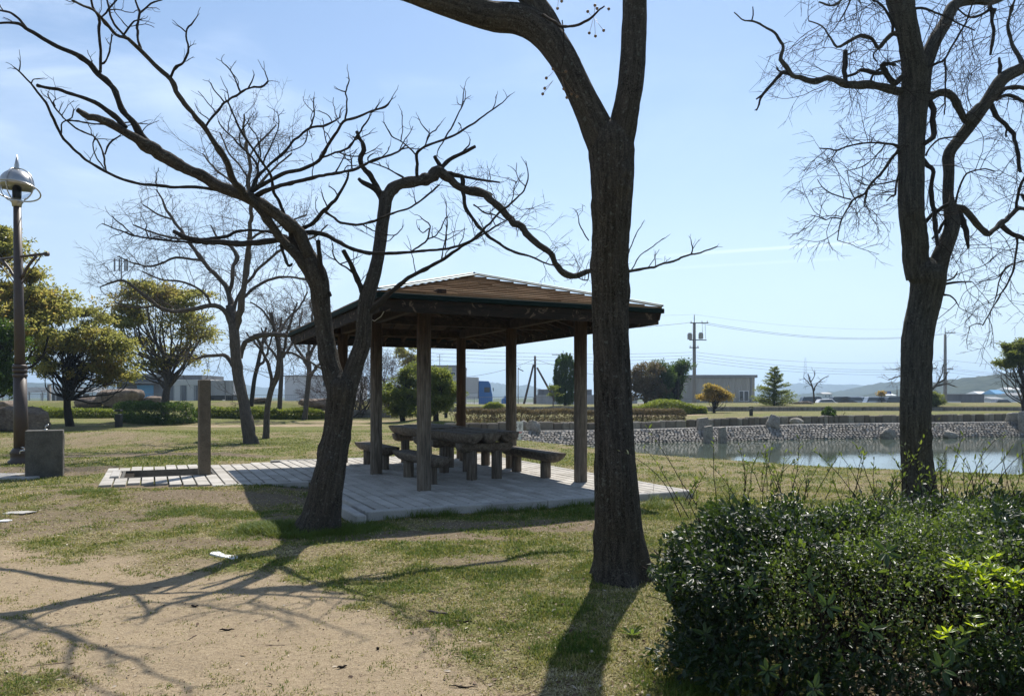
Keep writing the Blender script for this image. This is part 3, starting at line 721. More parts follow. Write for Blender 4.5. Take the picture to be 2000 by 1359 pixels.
# drinking fountain block
P0 = G(88, 930)
t = thing('drinking_fountain', 'squat rough dark granite drinking fountain block with a steel tap beside the lamp post', 'fountain', tuple(P0))
def rock(name, c, size, seed, mat, parent=None, sub=22, blocky=.45, rough=.12, rotz=0, flat_top=False):
    n = sub; th = np.linspace(0, np.pi, n); ph = np.linspace(0, 2*np.pi, 2*n, endpoint=False)
    tt, pp = np.meshgrid(th, ph, indexing='ij')
    d = np.stack([np.sin(tt)*np.cos(pp), np.sin(tt)*np.sin(pp), np.cos(tt)], 2).reshape(-1, 3)
    sq = d/np.max(np.abs(d), axis=1, keepdims=True); p = d*(1-blocky)+sq*blocky
    # facets: cut with random planes
    r2 = np.random.default_rng(seed)
    for _ in range(14):
        nn = r2.normal(size=3); nn /= np.linalg.norm(nn); k = .74+.2*r2.random(); q = p@nn; ov = np.maximum(q-k, 0); p = p-nn*ov[:, None]*.9
    f = 1+rough*2*(fbm(p[:, 0]*2+seed, p[:, 1]*2, p[:, 2]*2, seed, 4)-.5)+rough*.5*(vn(p[:, 0]*9, p[:, 1]*9, p[:, 2]*9+seed, seed)-.5)
    p = p*f[:, None]*np.asarray(size)/2
    ca, sa = math.cos(rotz), math.sin(rotz); p = np.stack([p[:, 0]*ca-p[:, 1]*sa, p[:, 0]*sa+p[:, 1]*ca, p[:, 2]], 1)
    V = p+np.asarray(c); m2 = 2*n; Fc = []
    i = np.arange(n-1)[:, None]*m2; j = np.arange(m2)[None]; k = (j+1) % m2
    Fq = np.stack([i+j, i+m2+j, i+m2+k, i+k], 2).reshape(-1, 4)
    return mesh(name, V, Fq, mat, parent, True)
n = 26; th = []
# block with rough split faces and a sawn top
b = MB(); hx, hy, hz = .30, .28, .91
uu = np.linspace(0, 1, 29)
def face(o, a, bv, nrm, amp, seed):
    A_, B_ = np.meshgrid(uu, uu, indexing='ij'); P = o+A_[..., None]*a+B_[..., None]*bv
    e = np.minimum(np.minimum(A_, 1-A_), np.minimum(B_, 1-B_)); k = np.clip(e*12, 0, 1)
    P = P+nrm*(amp*(fbm(P[..., 0]*7, P[..., 1]*7, P[..., 2]*7, seed, 4)-.45)*k)[..., None]
    m_ = len(uu); i = (np.arange(m_-1)[:, None]*m_+np.arange(m_-1)[None]).ravel()
    b.add(P.reshape(-1, 3), [tuple(x) for x in np.stack([i, i+m_, i+m_+1, i+1], 1)])
ct, st = math.cos(R(28)), math.sin(R(28)); e1_, e2_ = np.array([ct, st, 0]), np.array([-st, ct, 0])
o0 = np.array([P0[0], P0[1], P0[2]-.04])-e1_*hx-e2_*hy
ex, ey, ez = e1_*2*hx, e2_*2*hy, np.array([0, 0, hz])
face(o0, ex, ez, -e2_, .025, 5); face(o0+ex, ey, ez, e1_, .07, 6); face(o0+ey+ex, -ex, ez, e2_, .05, 7); face(o0+ey, -ey, ez, -e1_, .02, 8)
face(o0+ez, ex, ey, np.array([0, 0, 1.]), .004, 9)
b.build('stone_block', M['block'], t, False)
b = MB(); x, y, z = P0-e1_*hx-e2_*.05+np.array([0, 0, .50])
b.tube([(x+.01, y, z), (x-.07, y, z), (x-.10, y, z-.01), (x-.115, y, z-.06)], .013, 10); b.tube([(x-.05, y, z), (x-.05, y, z+.05)], .008, 8); b.tube([(x-.085, y, z+.055), (x-.015, y, z+.055)], .009, 8)
b.build('tap', M['chrome'], t, True)
b = MB(); x, y, z = P0+np.array([-.02, .05, hz-.04]); b.tube([(x, y, z-.01), (x, y, z+.06), (x+.02, y, z+.09), (x+.05, y, z+.085)], .012, 10); b.lathe((x, y, z), [(.03, 0), (.03, .01), (.018, .02)], 14)
b.build('drinking_spout', M['chrome'], t, True)
b = MB(); b.box(P0+np.array([-.75, -.05, .018]), (.62, .5, .05), None, .01); b.box(P0+np.array([-.28, -.42, .012]), (.75, .22, .05), None, .01)
tag(b.build('stone_slab', M['kerb']), 'pale flat stone slabs lying at the foot of the drinking fountain block', 'slab')
# ---------------------------------------------------------------- pavilion
UA, UB, VA, VB = 3.84, 6.65, 11.40, 17.00; OV = .96; UM = (UA+UB)/2; VM = (VA+VB)/2
E0, E1, E2, E3 = UA-OV, UB+OV, VA-OV, VB+OV; ZE = 3.03; SL = .30; HW = (E1-E0)/2; ZR = ZE+SL*HW
pav = thing('pavilion', 'open wooden park pavilion with six log posts and a low brown shingled hip roof', 'pavilion', tuple(PV(UM, VM, ZP)))
for i, u in enumerate((UA, UB)):
    for j, v in enumerate((VA, (VA+VB)/2, VB)):
        c = PV(u, v, 0); c0 = c+np.array([0, 0, ZP-.02]); top = 2.98
        zs = np.linspace(c0[2], top, 40); a = np.linspace(0, 2*np.pi, 28, endpoint=False); r0 = .112
        rr = r0+.006*(fbm(np.cos(a)[None]*3+i*5, np.sin(a)[None]*3+j*7, zs[:, None]*1.2, 5)-.5)-.005*(vn(np.cos(a)[None]*14+i*3+j*9, np.sin(a)[None]*14, zs[:, None]*.8, 6) > .62)
        V = np.stack([c[0]+rr*np.cos(a)[None], c[1]+rr*np.sin(a)[None], np.repeat(zs[:, None], 28, 1)], 2).reshape(-1, 3)
        k = np.arange(39)[:, None]*28; jj = np.arange(28)[None]; kk = (jj+1) % 28
        Fq = np.stack([k+jj, k+kk, k+28+kk, k+28+jj], 2).reshape(-1, 4)
        mesh('post', V, Fq, M['post_red'] if (j == 2) else M['post'], pav, True)
def beam(name, p, q, w, h, mat, parent, bev=.008, name2=None):
    p = np.asarray(p, float); q = np.asarray(q, float); d = q-p; L = np.linalg.norm(d); x = d/L; y = np.cross([0, 0, 1.], x); y /= np.linalg.norm(y); z = np.cross(x, y)
    b = MB(); b.box((p+q)/2, (L, w, h), np.array([x, y, z]), bev); return b.build(name, mat, parent)
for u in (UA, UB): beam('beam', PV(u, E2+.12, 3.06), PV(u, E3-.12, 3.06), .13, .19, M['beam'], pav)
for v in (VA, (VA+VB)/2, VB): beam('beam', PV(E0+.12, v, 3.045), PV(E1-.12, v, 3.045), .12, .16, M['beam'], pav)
def zroof(u, v): 
    return ZE+SL*min(u-E0, E1-u, v-E2, E3-v)
# rafters, at right angles to each eave
for v in np.arange(E2+.35, E3-.2, .45):
    for s, e in ((-1, E0), (1, E1)):
        run = min(HW, v-E2, E3-v)-.03
        if run < .25: continue
        p = PV(e-s*.04, v, zroof(e, v)-.085); q = PV(e-s*run, v, ZE+SL*run-.085)
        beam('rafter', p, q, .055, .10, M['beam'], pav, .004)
for u in np.arange(E0+.35, E1-.2, .45):
    for s, e in ((-1, E2), (1, E3)):
        run = min(HW, u-E0, E1-u)-.03
        if run < .25: continue
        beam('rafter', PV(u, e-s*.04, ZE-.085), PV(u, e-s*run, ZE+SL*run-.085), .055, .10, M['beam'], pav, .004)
for (a, b_) in (((E0, E2), (UM, E2+HW)), ((E1, E2), (UM, E2+HW)), ((E0, E3), (UM, E3-HW)), ((E1, E3), (UM, E3-HW))):
    beam('hip_rafter', PV(*a, ZE-.12), PV(*b_, ZR-.12), .08, .14, M['beam'], pav)
# sheathing and shingles
r_ = thing('roof', None, None); r_.parent = pav
b = MB()
def shell(zo): return [PV(E0, E2, ZE+zo), PV(E1, E2, ZE+zo), PV(E1, E3, ZE+zo), PV(E0, E3, ZE+zo), PV(UM, E2+HW, ZR+zo), PV(UM, E3-HW, ZR+zo)]
Vt = shell(-.005)+shell(-.03)
b.add(np.array(Vt), [(0, 1, 4), (1, 2, 5, 4), (2, 3, 5), (3, 0, 4, 5), (6, 10, 7), (7, 10, 11, 8), (8, 11, 9), (9, 11, 10, 6)])
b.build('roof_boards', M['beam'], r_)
b = MB(); NC = 13
def course_face(axis, sgn):
    cl = HW/NC
    for k in range(NC):
        s0, s1 = k*cl, (k+1)*cl+.03
        if axis == 'v': lo, hi = E0+s0, E1-s0; e = E2 if sgn < 0 else E3
        else: lo, hi = E2+s0, E3-s0; e = E0 if sgn < 0 else E1
        x = lo
        while x < hi-.02:
            w = .22+.3*rng.random(); x2 = min(x+w, hi)
            xa = max(x, lo); m0, m1 = (lo+(s1-s0), hi-(s1-s0))
            a0, a1 = x, x2; t0, t1 = min(max(x, m0), m1), min(max(x2, m0), m1)
            lift = .030+rng.random()*.004
            def pt(a, s, z): return PV(a, e-sgn*s, z) if axis == 'v' else PV(e-sgn*s, a, z)
            if k == 0: s00 = -.03
            else: s00 = s0
            q = [pt(a0, s00, ZE+SL*s0+.0), pt(a1, s00, ZE+SL*s0+.0), pt(a1, s00, ZE+SL*s0+lift), pt(a0, s00, ZE+SL*s0+lift), pt(t0, s1, ZE+SL*s1+.004), pt(t1, s1, ZE+SL*s1+.004)]
            b.add(np.array(q), [(0, 1, 2, 3), (3, 2, 5, 4), (0, 3, 4), (1, 5, 2)])
            x = x2+.003
for ax_ in ('u', 'v'):
    for sg in (-1, 1): course_face(ax_, sg)
b.build('shingles', M['shingle'], r_)
b = MB()
for (a, b_) in (((E0, E2), (UM, E2+HW)), ((E1, E2), (UM, E2+HW)), ((E0, E3), (UM, E3-HW)), ((E1, E3), (UM, E3-HW)), ((UM, E2+HW), (UM, E3-HW))):
    p = PV(*a, ZE+.058); q = PV(*b_, ZR+.058) 
    if a[0] == UM: p = PV(*a, ZR+.058)
    d = q-p; L = np.linalg.norm(d); x = d/L; y = np.cross([0, 0, 1.], x); y /= np.linalg.norm(y); z = np.cross(x, y)
    for sy in (-1, 1): b.box((p+q)/2+y*sy*.045-z*.008, (L+.04, .09, .008), np.array([x, y*math.cos(.13*sy)-z*math.sin(.13*sy)*1, z*math.cos(.13)+y*math.sin(.13*sy)]), 0)
    b.tube([p+z*.005-x*.05, q+z*.005+x*.05], .018, 8)
b.build('ridge_flashing', M['steel'], r_)
EC = [(E0, E2), (E1, E2), (E1, E3), (E0, E3)]
for i in range(4):
    a, c2 = EC[i], EC[(i+1) % 4]; oo = .035
    su = [(-1, -1), (1, -1), (1, 1), (-1, 1)]
    p = PV(a[0]+su[i][0]*oo, a[1]+su[i][1]*oo, ZE-.035); q = PV(c2[0]+su[(i+1) % 4][0]*oo, c2[1]+su[(i+1) % 4][1]*oo, ZE-.035)
    beam('gutter_edge', p, q, .05, .075, M['green_metal'], pav, .006)
    k = .03
    p = PV(a[0]-su[i][0]*k, a[1]-su[i][1]*k, ZE-.165); q = PV(c2[0]-su[(i+1) % 4][0]*k, c2[1]-su[(i+1) % 4][1]*k, ZE-.165)
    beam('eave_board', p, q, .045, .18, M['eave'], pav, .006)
b = MB(); P1 = W(759, 592, 11.1); P2 = W(731, 627, 12.6); mid = (P1+P2)/2-np.array([0, 0, .06]); b.tube([P1+np.array([0, 0, .05]), P1, mid, P2, P2+np.array([-.03, 0, .02])], .006, 6); b.build('loose_cable', M['white_paint'], pav)
# ---------------------------------------------------------------- log tables and benches
def halflog(name, u, v0, v1, ztop, w, h, mat, parent, seed, axis='v'):
    """half-round log, flat side up, rounded ends"""
    n = 40; s = np.linspace(0, 1, n); a = np.linspace(0, np.pi, 16)
    endk = np.ones(n); 
    xs_ = v0+(v1-v0)*s
    e = np.minimum(s, 1-s)*(v1-v0); endk = np.where(e < .10, .74+.26*np.sqrt(np.clip(e/.10, 0, 1)), 1)
    V = []
    for k in range(n):
        wob = 1+.05*(vn(xs_[k]*2.2, seed, 0, 3)-.5)
        ringu = u+np.cos(a)*w/2*wob; ringz = ztop-np.sin(a)*h*endk[k]*wob*(1+.03*vn(a*2, xs_[k]*3, 0, seed))
        ringz[0] = ringz[-1] = ztop-.012
        for q in range(16): V.append(PV(ringu[q], xs_[k], ringz[q]) if axis == 'v' else PV(xs_[k], ringu[q], ringz[q]))
        for q, uu_ in enumerate(np.linspace(u-w/2*.93*wob, u+w/2*.93*wob, 6)):
            zt = ztop+.004*(vn(uu_*30, xs_[k]*1.5, 0, seed)-.5)
            V.append(PV(uu_, xs_[k], zt) if axis == 'v' else PV(xs_[k], uu_, zt))
    m_ = 22; Fc = []
    for k in range(n-1):
        for q in range(m_):
            q2 = (q+1) % m_; Fc.append((k*m_+q, k*m_+q2, (k+1)*m_+q2, (k+1)*m_+q))
    Fc.append(tuple(range(m_))[::-1]); Fc.append(tuple(range((n-1)*m_, n*m_)))
    return mesh(name, np.array(V), Fc, mat, parent, True)
def legpost(u, v, r, z1, parent, name='leg'):
    b = MB(); c = PV(u, v, ZP-.02); a = [(r*.99, 0), (r, .02), (r*1.01, (z1)*.5), (r, z1)]
    b.lathe(c, a, 20); o = b.build(name, M['logleg'], parent, True); return o
def table(u, v0, v1, label):
    t = thing('log_table', label, 'table', tuple(PV(u, (v0+v1)/2, ZP)), 'log tables under the pavilion')
    for k in (-1, 0, 1): halflog('half_log', u+k*.355, v0+.03*k, v1+.03*k, ZP+.83+.012*k, .35, .19, M['logwood'], t, 10+k+int(v0*3))
    for v in (v0+.35, v1-.35):
        halflog('cross_log', v, u-.50, u+.50, ZP+.645, .30, .17, M['logwood'], t, 40+int(v), 'u')
        for uu_ in (u-.24, u+.24): legpost(uu_, v, .095, .55, t)
    return t
ta = table(5.33, 12.15, 14.25, 'near log table of three split grey logs, between the two nearer benches')
tb = table(5.33, 14.55, 16.75, 'far log table of three split grey logs, behind the nearer table')
def bench(u, v0, v1, label):
    t = thing('log_bench', label, 'bench', tuple(PV(u, (v0+v1)/2, ZP)), 'log benches under the pavilion')
    halflog('seat', u, v0, v1, ZP+.465, .38, .17, M['logwood'], t, int(u*9+v0))
    for v in (v0+.42, v1-.42): legpost(u, v, .095, .32, t)
bench(4.23, 11.75, 13.85, 'split-log bench in the foreground, left of the near log table')
bench(4.23, 14.6, 16.75, 'split-log bench behind the near left one, beside the far log table')
bench(6.43, 11.85, 13.9, 'split-log bench right of the near log table, its end pointing at the pond')
bench(6.43, 14.6, 16.7, 'split-log bench mostly hidden behind the tables on the pond side')
# ---------------------------------------------------------------- stone embankment of the pond
t = thing('stone_embankment', 'sloping pale cobbled embankment along the far edge of the pond', 'embankment', (10, float(FS(10)), -.55))
b = MB(); rows = 10; x = .2
pts = [];
xs_ = np.arange(.2, 62, .05); L = np.concatenate([[0], np.cumsum(np.hypot(np.diff(xs_), np.diff(FS(xs_))))])
Ltot = L[-1]
hexa = np.linspace(0, 2*np.pi, 7)[:-1]
for r in range(rows):
    s = (r % 2)*.09
    while s < Ltot:
        sz = .185*(.8+.45*rng.random())*(1.0 if s < 45 else 1.6); 
        xc = np.interp(s+sz/2, L, xs_); yf = float(FS(xc)); zt = float(ZT(xc)); f = (r+.5)/rows
        yc = yf-.12+f*1.42; zc = -.68+f*(zt+.66)
        nrm = np.array([0, -(zt+.66), 1.42]); nrm /= np.linalg.norm(nrm); upv = np.array([0, 1.42, zt+.66]); upv /= np.linalg.norm(upv); ex_ = np.array([1., .2, 0]); ex_ /= np.linalg.norm(ex_)
        ro = rng.random()*6; a = hexa+.5+rng.normal(size=6)*.2; tilt = rng.normal(size=2)*.28; xc += rng.normal()*.01; zc += rng.normal()*.004
        ra, rb = sz*.56, .094
        base = [np.array([xc, yc, zc])+ex_*math.cos(q)*ra+upv*math.sin(q)*rb-nrm*.06 for q in a]
        topv = [np.array([xc, yc, zc])+ex_*math.cos(q)*ra*.68+upv*math.sin(q)*rb*.68+nrm*(.045+.05*(tilt[0]*math.cos(q)+tilt[1]*math.sin(q)+rng.random()*.3)) for q in a]
        b.add(base+topv, [(5, 4, 3, 2, 1, 0)]+[(i, (i+1) % 6, 6+(i+1) % 6, 6+i) for i in range(6)]+[(6, 7, 8, 9, 10, 11)])
        s += sz
b.build('stone_facing', M['cobble'], t)
b = MB(); xa = np.arange(.2, 62, .5)
for x0, x1 in zip(xa[:-1], xa[1:]):
    p = np.array([x0, FS(x0)+1.46, ZT(x0)+.01]); q = np.array([x1, FS(x1)+1.46, ZT(x1)+.01]); d = q-p; Lh = np.linalg.norm(d); X_ = d/Lh; Y_ = np.cross([0, 0, 1.], X_)
    Y_ /= np.linalg.norm(Y_); b.box((p+q)/2-np.array([0, 0, .06]), (Lh-.004, .26, .14), np.array([X_, Y_, np.cross(X_, Y_)]), 0)
b.build('coping', M['kerb'], t)
b = MB(); V = []; 
for x0 in xa: V += [(x0, FS(x0)-.3, -.80), (x0, FS(x0)+1.35, ZT(x0)-.05)]
b.add(V, [(2*i, 2*i+2, 2*i+3, 2*i+1) for i in range(len(xa)-1)]); b.build('mortar_bed', M['soil'], t)
# dark stone wall behind the ledge
def stonewall(name, label, xa0, xa1, fn, z0f, h, lab_len, mat, wid=.38):
    t = thing(name, label, 'wall', ((xa0+xa1)/2, float(fn((xa0+xa1)/2)), float(z0f((xa0+xa1)/2))))
    b = MB(); x = xa0
    while x < xa1:
        w = lab_len*(.6+.8*rng.random()); hh = h*(.9+.16*rng.random()); c = np.array([x+w/2, fn(x+w/2), z0f(x+w/2)+hh/2-.05])
        sl = (fn(x+w)-fn(x))/w; X_ = np.array([1, sl, 0]); X_ /= np.linalg.norm(X_); Y_ = np.cross([0, 0, 1.], X_)
        b.box(c, (w*1.0/X_[0]-.015, wid*(.85+.3*rng.random()), hh+.1), np.array([X_, Y_, [0, 0, 1.]]), .05); x += w
    b.build('wall_stones', mat, t); return t
stonewall('stone_wall', 'low dark stone wall on the ledge behind the cobbled embankment', 8.9, 60, W2, ZT, .40, .42, M['wallstone'])
stonewall('stone_wall', 'low wall of rounded stones under the brown hedge', -3.0, 8.6, W2, ZT, .36, .48, M['wallstone'])
def kerbwall(label, x0, x1, z0, h):
    t = thing('retaining_wall', label, 'wall', ((x0+x1)/2, float(C2((x0+x1)/2)), z0)); b = MB(); xa = np.arange(x0, x1, 1.5)
    for p, q in zip(xa[:-1], xa[1:]):
        a = np.array([p, C2(p), 0.]); c = np.array([q, C2(q), 0.]); d = c-a; Lh = np.linalg.norm(d); X_ = d/Lh; Y_ = np.cross([0, 0, 1.], X_)
        b.box((a+c)/2+np.array([0, 0, z0+h/2-.1]), (Lh-.03, .28, h+.2), np.array([X_, Y_, [0, 0, 1.]]), .02)
    b.build('wall_block', M['concrete'], t)
kerbwall('long low grey concrete retaining wall below the far grass bank', -6.5, 70, .42, .40)
P0 = G(716, 815)
b = MB(); b.box(P0+np.array([.2, 0, .22]), (2.6, .35, .5), None, .03); tag(b.build('stone_bench', M['concrete']), 'plain pale grey block bench on the lawn, left of the round evergreen shrubs', 'bench')
# ---------------------------------------------------------------- trees
class Traced:
    """limbs of one tree; every limb keeps a depth of its own, starting from the limb it grows out of"""
    def __init__(s, name, label, base, d0, group=None):
        s.root = thing(name, label, 'tree', tuple(base), group); s.S = []; s.d0 = d0; s.r = np.random.default_rng(int(d0*100)); s.limbs = []
    def limb(s, pts, part='branch', slope=None, mat=None, sides=9, jit=.012, disp=None, step=.06, d=None, start_free=False):
        pts = [tuple(map(float, p)) for p in pts]
        P = np.array(pts)
        if d is None:
            if s.S:
                A = np.array([(a, b, c_) for a, b, c_, _ in s.S]); q = A[:, :2]-P[0, :2]; k = np.argmin((q**2).sum(1)); d = A[k, 2]
            else: d = s.d0
        px = np.concatenate([[0], np.cumsum(np.hypot(np.diff(P[:, 0]), np.diff(P[:, 1])))])*d/F
        if slope is None: slope = s.r.normal()*.42
        D = d+slope*px+.10*np.sin(px*2.2+s.r.random()*6)*np.minimum(px, 1)
        Q = np.array([W(a, b, dd) for a, b, dd in zip(P[:, 0], P[:, 1], D)]); rad = P[:, 2]/2*D/F
        Q, rad = smooth_path(Q, rad, step, max(jit*np.mean(rad)/.04, .008*min(1, d/9)) if jit else 0)
        if np.max(P[:, 2]) > 30: rad = rad*(.88 if s.d0 > 11 else .95)
        elif jit: rad = rad*(1+.30*(vn(np.arange(len(rad))*.7, s.r.random()*50, 0, 5)-.5)+.22*(vn(np.arange(len(rad))*.23, s.r.random()*50, 0, 6) > .82))
        for q, r_ in zip(Q, rad): s.S.append(((q[0]/q[1])*F+1000, HY-(q[2]-CAMZ)/q[1]*F, q[1], r_))
        tb = Tubes(); tb.add(Q, rad, sides, disp, True, 0.0 if part == 'trunk' and not s.limbs else None); o = tb.build(part, mat or M['bark_grey'], s.root)
        s.limbs.append((Q, rad)); return Q, rad
def twig(tb, p, d, L, r, lvl, o, rg):
    """recursive wandering twig; o: curl, trop (up +, down -), kids, ang, ratio, sides, seg"""
    n = max(3, int(L/o['seg'])); P = [p]; d = d/np.linalg.norm(d); ax = rg.normal(size=3)
    for i in range(n):
        d = d+rg.normal(size=3)*o['curl']+np.cross(ax, d)*o.get('arc', 0)+np.array([0, 0, o['trop']]); d = d/np.linalg.norm(d); P.append(P[-1]+d*L/n)
    P = np.array(P); rr = np.linspace(r, r*o.get('taper', .35), n+1)
    tb.add(P, rr, o['sides'] if lvl > 0 else 3, None, True)
    if lvl <= 0: return
    k = o['kids'] if isinstance(o['kids'], int) else o['kids'][lvl-1]
    for i in range(k):
        t = .25+.75*(i+rg.random())/k; j = min(n, max(1, int(t*n)))
        dd = P[j]-P[j-1]; dd /= np.linalg.norm(dd); a = rg.normal(size=3); a -= dd*(a@dd); a /= np.linalg.norm(a)
        an = o['ang']*(.6+.8*rg.random()); nd = dd*math.cos(an)+a*math.sin(an)
        twig(tb, P[j], nd, L*o['ratio']*(.6+.7*rg.random())*(1.1-.4*t), max(rr[j]*.62, o.get('rmin', .0012)), lvl-1, o, rg)
def furrow(amp, fr, seed, flare=0.0):
    def f(bk, rr):
        a = np.arctan2(bk[..., 1], bk[..., 0]); L = bk[..., 2]; x = np.cos(a); y = np.sin(a)
        n = vn(x*fr+.8*np.sin(L*3), y*fr+.5*np.sin(L*4.3+2), L*3.4, seed); ridge = 1-np.abs(2*n-1)
        n2 = vn(x*fr*2.3, y*fr*2.3, L*7, seed+3)
        lump = fbm(x*1.3, y*1.3, L*1.4, seed+7, 3)-.5
        w_ = vn(x*2.1+4, y*2.1, L*.5, seed+11)
        r_ = amp*(ridge*.9-.5)*(.45+1.1*w_)+amp*.7*(n2-.5)+rr*.14*lump
        rk2 = np.random.default_rng(seed+99)
        for _ in range(9):
            a0 = rk2.random()*6.283; l0_ = rk2.random()*5.0; s_ = .035+.04*rk2.random(); da = np.abs((a-a0+np.pi) % (2*np.pi)-np.pi)*rr; q_ = (da**2+((L-l0_)*.8)**2)/s_**2
            r_ = r_ + s_*.55*np.exp(-q_)-s_*.75*np.exp(-q_*7)
        if flare: r_ = r_ + rr*flare*np.exp(-np.maximum(L-.12, 0)/.22)*(vn(x*1.7+9, y*1.7, 0*L, seed+4)-.30)
        return r_
    return f
# ---- near tree with the V fork, right of centre
B = G(1215, 1128); t1 = Traced('forked_tree', 'big dark furrowed tree with a high V fork, closest trunk right of the pavilion', B, B[1])
dk = M['bark_dark']
fu = furrow(.017, 9.5, 3, .75)
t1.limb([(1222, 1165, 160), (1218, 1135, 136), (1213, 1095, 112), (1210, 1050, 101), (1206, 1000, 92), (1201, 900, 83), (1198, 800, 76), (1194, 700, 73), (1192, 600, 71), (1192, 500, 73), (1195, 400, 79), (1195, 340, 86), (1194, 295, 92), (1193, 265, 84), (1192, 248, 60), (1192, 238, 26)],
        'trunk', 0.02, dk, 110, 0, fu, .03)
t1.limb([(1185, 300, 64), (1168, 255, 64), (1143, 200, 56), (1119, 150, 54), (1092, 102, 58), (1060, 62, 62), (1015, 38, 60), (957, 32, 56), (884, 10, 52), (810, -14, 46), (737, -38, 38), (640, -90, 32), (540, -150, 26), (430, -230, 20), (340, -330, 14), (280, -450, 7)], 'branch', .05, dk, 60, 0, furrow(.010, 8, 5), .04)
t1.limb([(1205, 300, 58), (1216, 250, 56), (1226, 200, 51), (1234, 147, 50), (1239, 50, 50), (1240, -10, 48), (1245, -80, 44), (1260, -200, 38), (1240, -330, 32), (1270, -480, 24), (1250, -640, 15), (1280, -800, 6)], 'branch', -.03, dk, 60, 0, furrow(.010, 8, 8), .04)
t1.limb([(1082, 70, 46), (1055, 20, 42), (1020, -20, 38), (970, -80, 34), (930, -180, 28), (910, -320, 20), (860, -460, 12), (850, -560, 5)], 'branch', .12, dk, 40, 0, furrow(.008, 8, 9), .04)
t1.limb([(1060, 30, 6), (1080, 42, 6), (1100, 53, 5.5), (1125, 50, 5), (1150, 38, 5), (1165, 25, 4), (1181, 12, 3)], 'branch', -.5, M['twig'], 6, .004, None, .02, d=6.55)
t1.limb([(1098, 40, 2.5), (1101, 80, 2.2), (1101, 110, 2), (1094, 140, 1.5)], 'branch', 0, M['twig'], 5, .002, None, .02, d=6.5)
for (px, py, ax_, ay) in ((1148, 23, 1158, 34), (1162, 11, 1160, 33), (1166, 17, 1168, 22), (1189, 18, 1180, 12), (1151, 65, 1160, 32), (1163, 71, 1161, 38), (1179, 60, 1162, 37), (1097, 3, 1090, -20), (1089, 17, 1092, -15),
                        (1105, 140, 1096, 143), (1067, 153, 1083, 138), (1064, 173, 1080, 158), (1060, 184, 1080, 158), (1101, 174, 1097, 150), (1116, 184, 1100, 152), (1127, 189, 1104, 158), (1107, 191, 1098, 152), (1080, 135, 1094, 142)):
    d_ = 6.45+rng.normal()*.05; b = MB(); c = W(px, py, d_); q = W(ax_, ay, 6.48)
    th = np.linspace(0, np.pi, 9); b.lathe(c, [(.0125*math.sin(a)+.0005, -.0125*math.cos(a)) for a in th], 12); b.tube([c, (c+q)/2+np.array([0, 0, -.004]), q], .0016, 4)
    b.build('berry', M['berry'], t1.root, True)
# ---- twisted tree left of the pavilion
B = G(620, 1036); t2 = Traced('twisted_tree', 'leaning bare tree forking low, its long broken limbs reaching left over the paving', B, B[1])
tw2 = M['bark_grey']
fu = furrow(.022, 8, 13, .5)
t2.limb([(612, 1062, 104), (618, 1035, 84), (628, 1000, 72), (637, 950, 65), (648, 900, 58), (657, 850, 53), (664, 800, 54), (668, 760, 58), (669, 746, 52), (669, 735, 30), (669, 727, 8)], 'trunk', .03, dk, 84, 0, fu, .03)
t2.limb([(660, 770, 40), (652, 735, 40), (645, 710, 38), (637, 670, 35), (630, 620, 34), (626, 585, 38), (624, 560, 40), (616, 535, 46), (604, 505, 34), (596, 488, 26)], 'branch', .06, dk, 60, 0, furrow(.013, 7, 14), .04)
t2.limb([(676, 770, 40), (686, 735, 38), (696, 705, 35), (708, 670, 33), (712, 620, 30), (717, 580, 30), (728, 545, 28), (737, 510, 25), (743, 470, 25), (748, 430, 24), (752, 400, 25), (753, 378, 27)], 'branch', .16, dk, 60, 0, furrow(.011, 7, 15), .04)
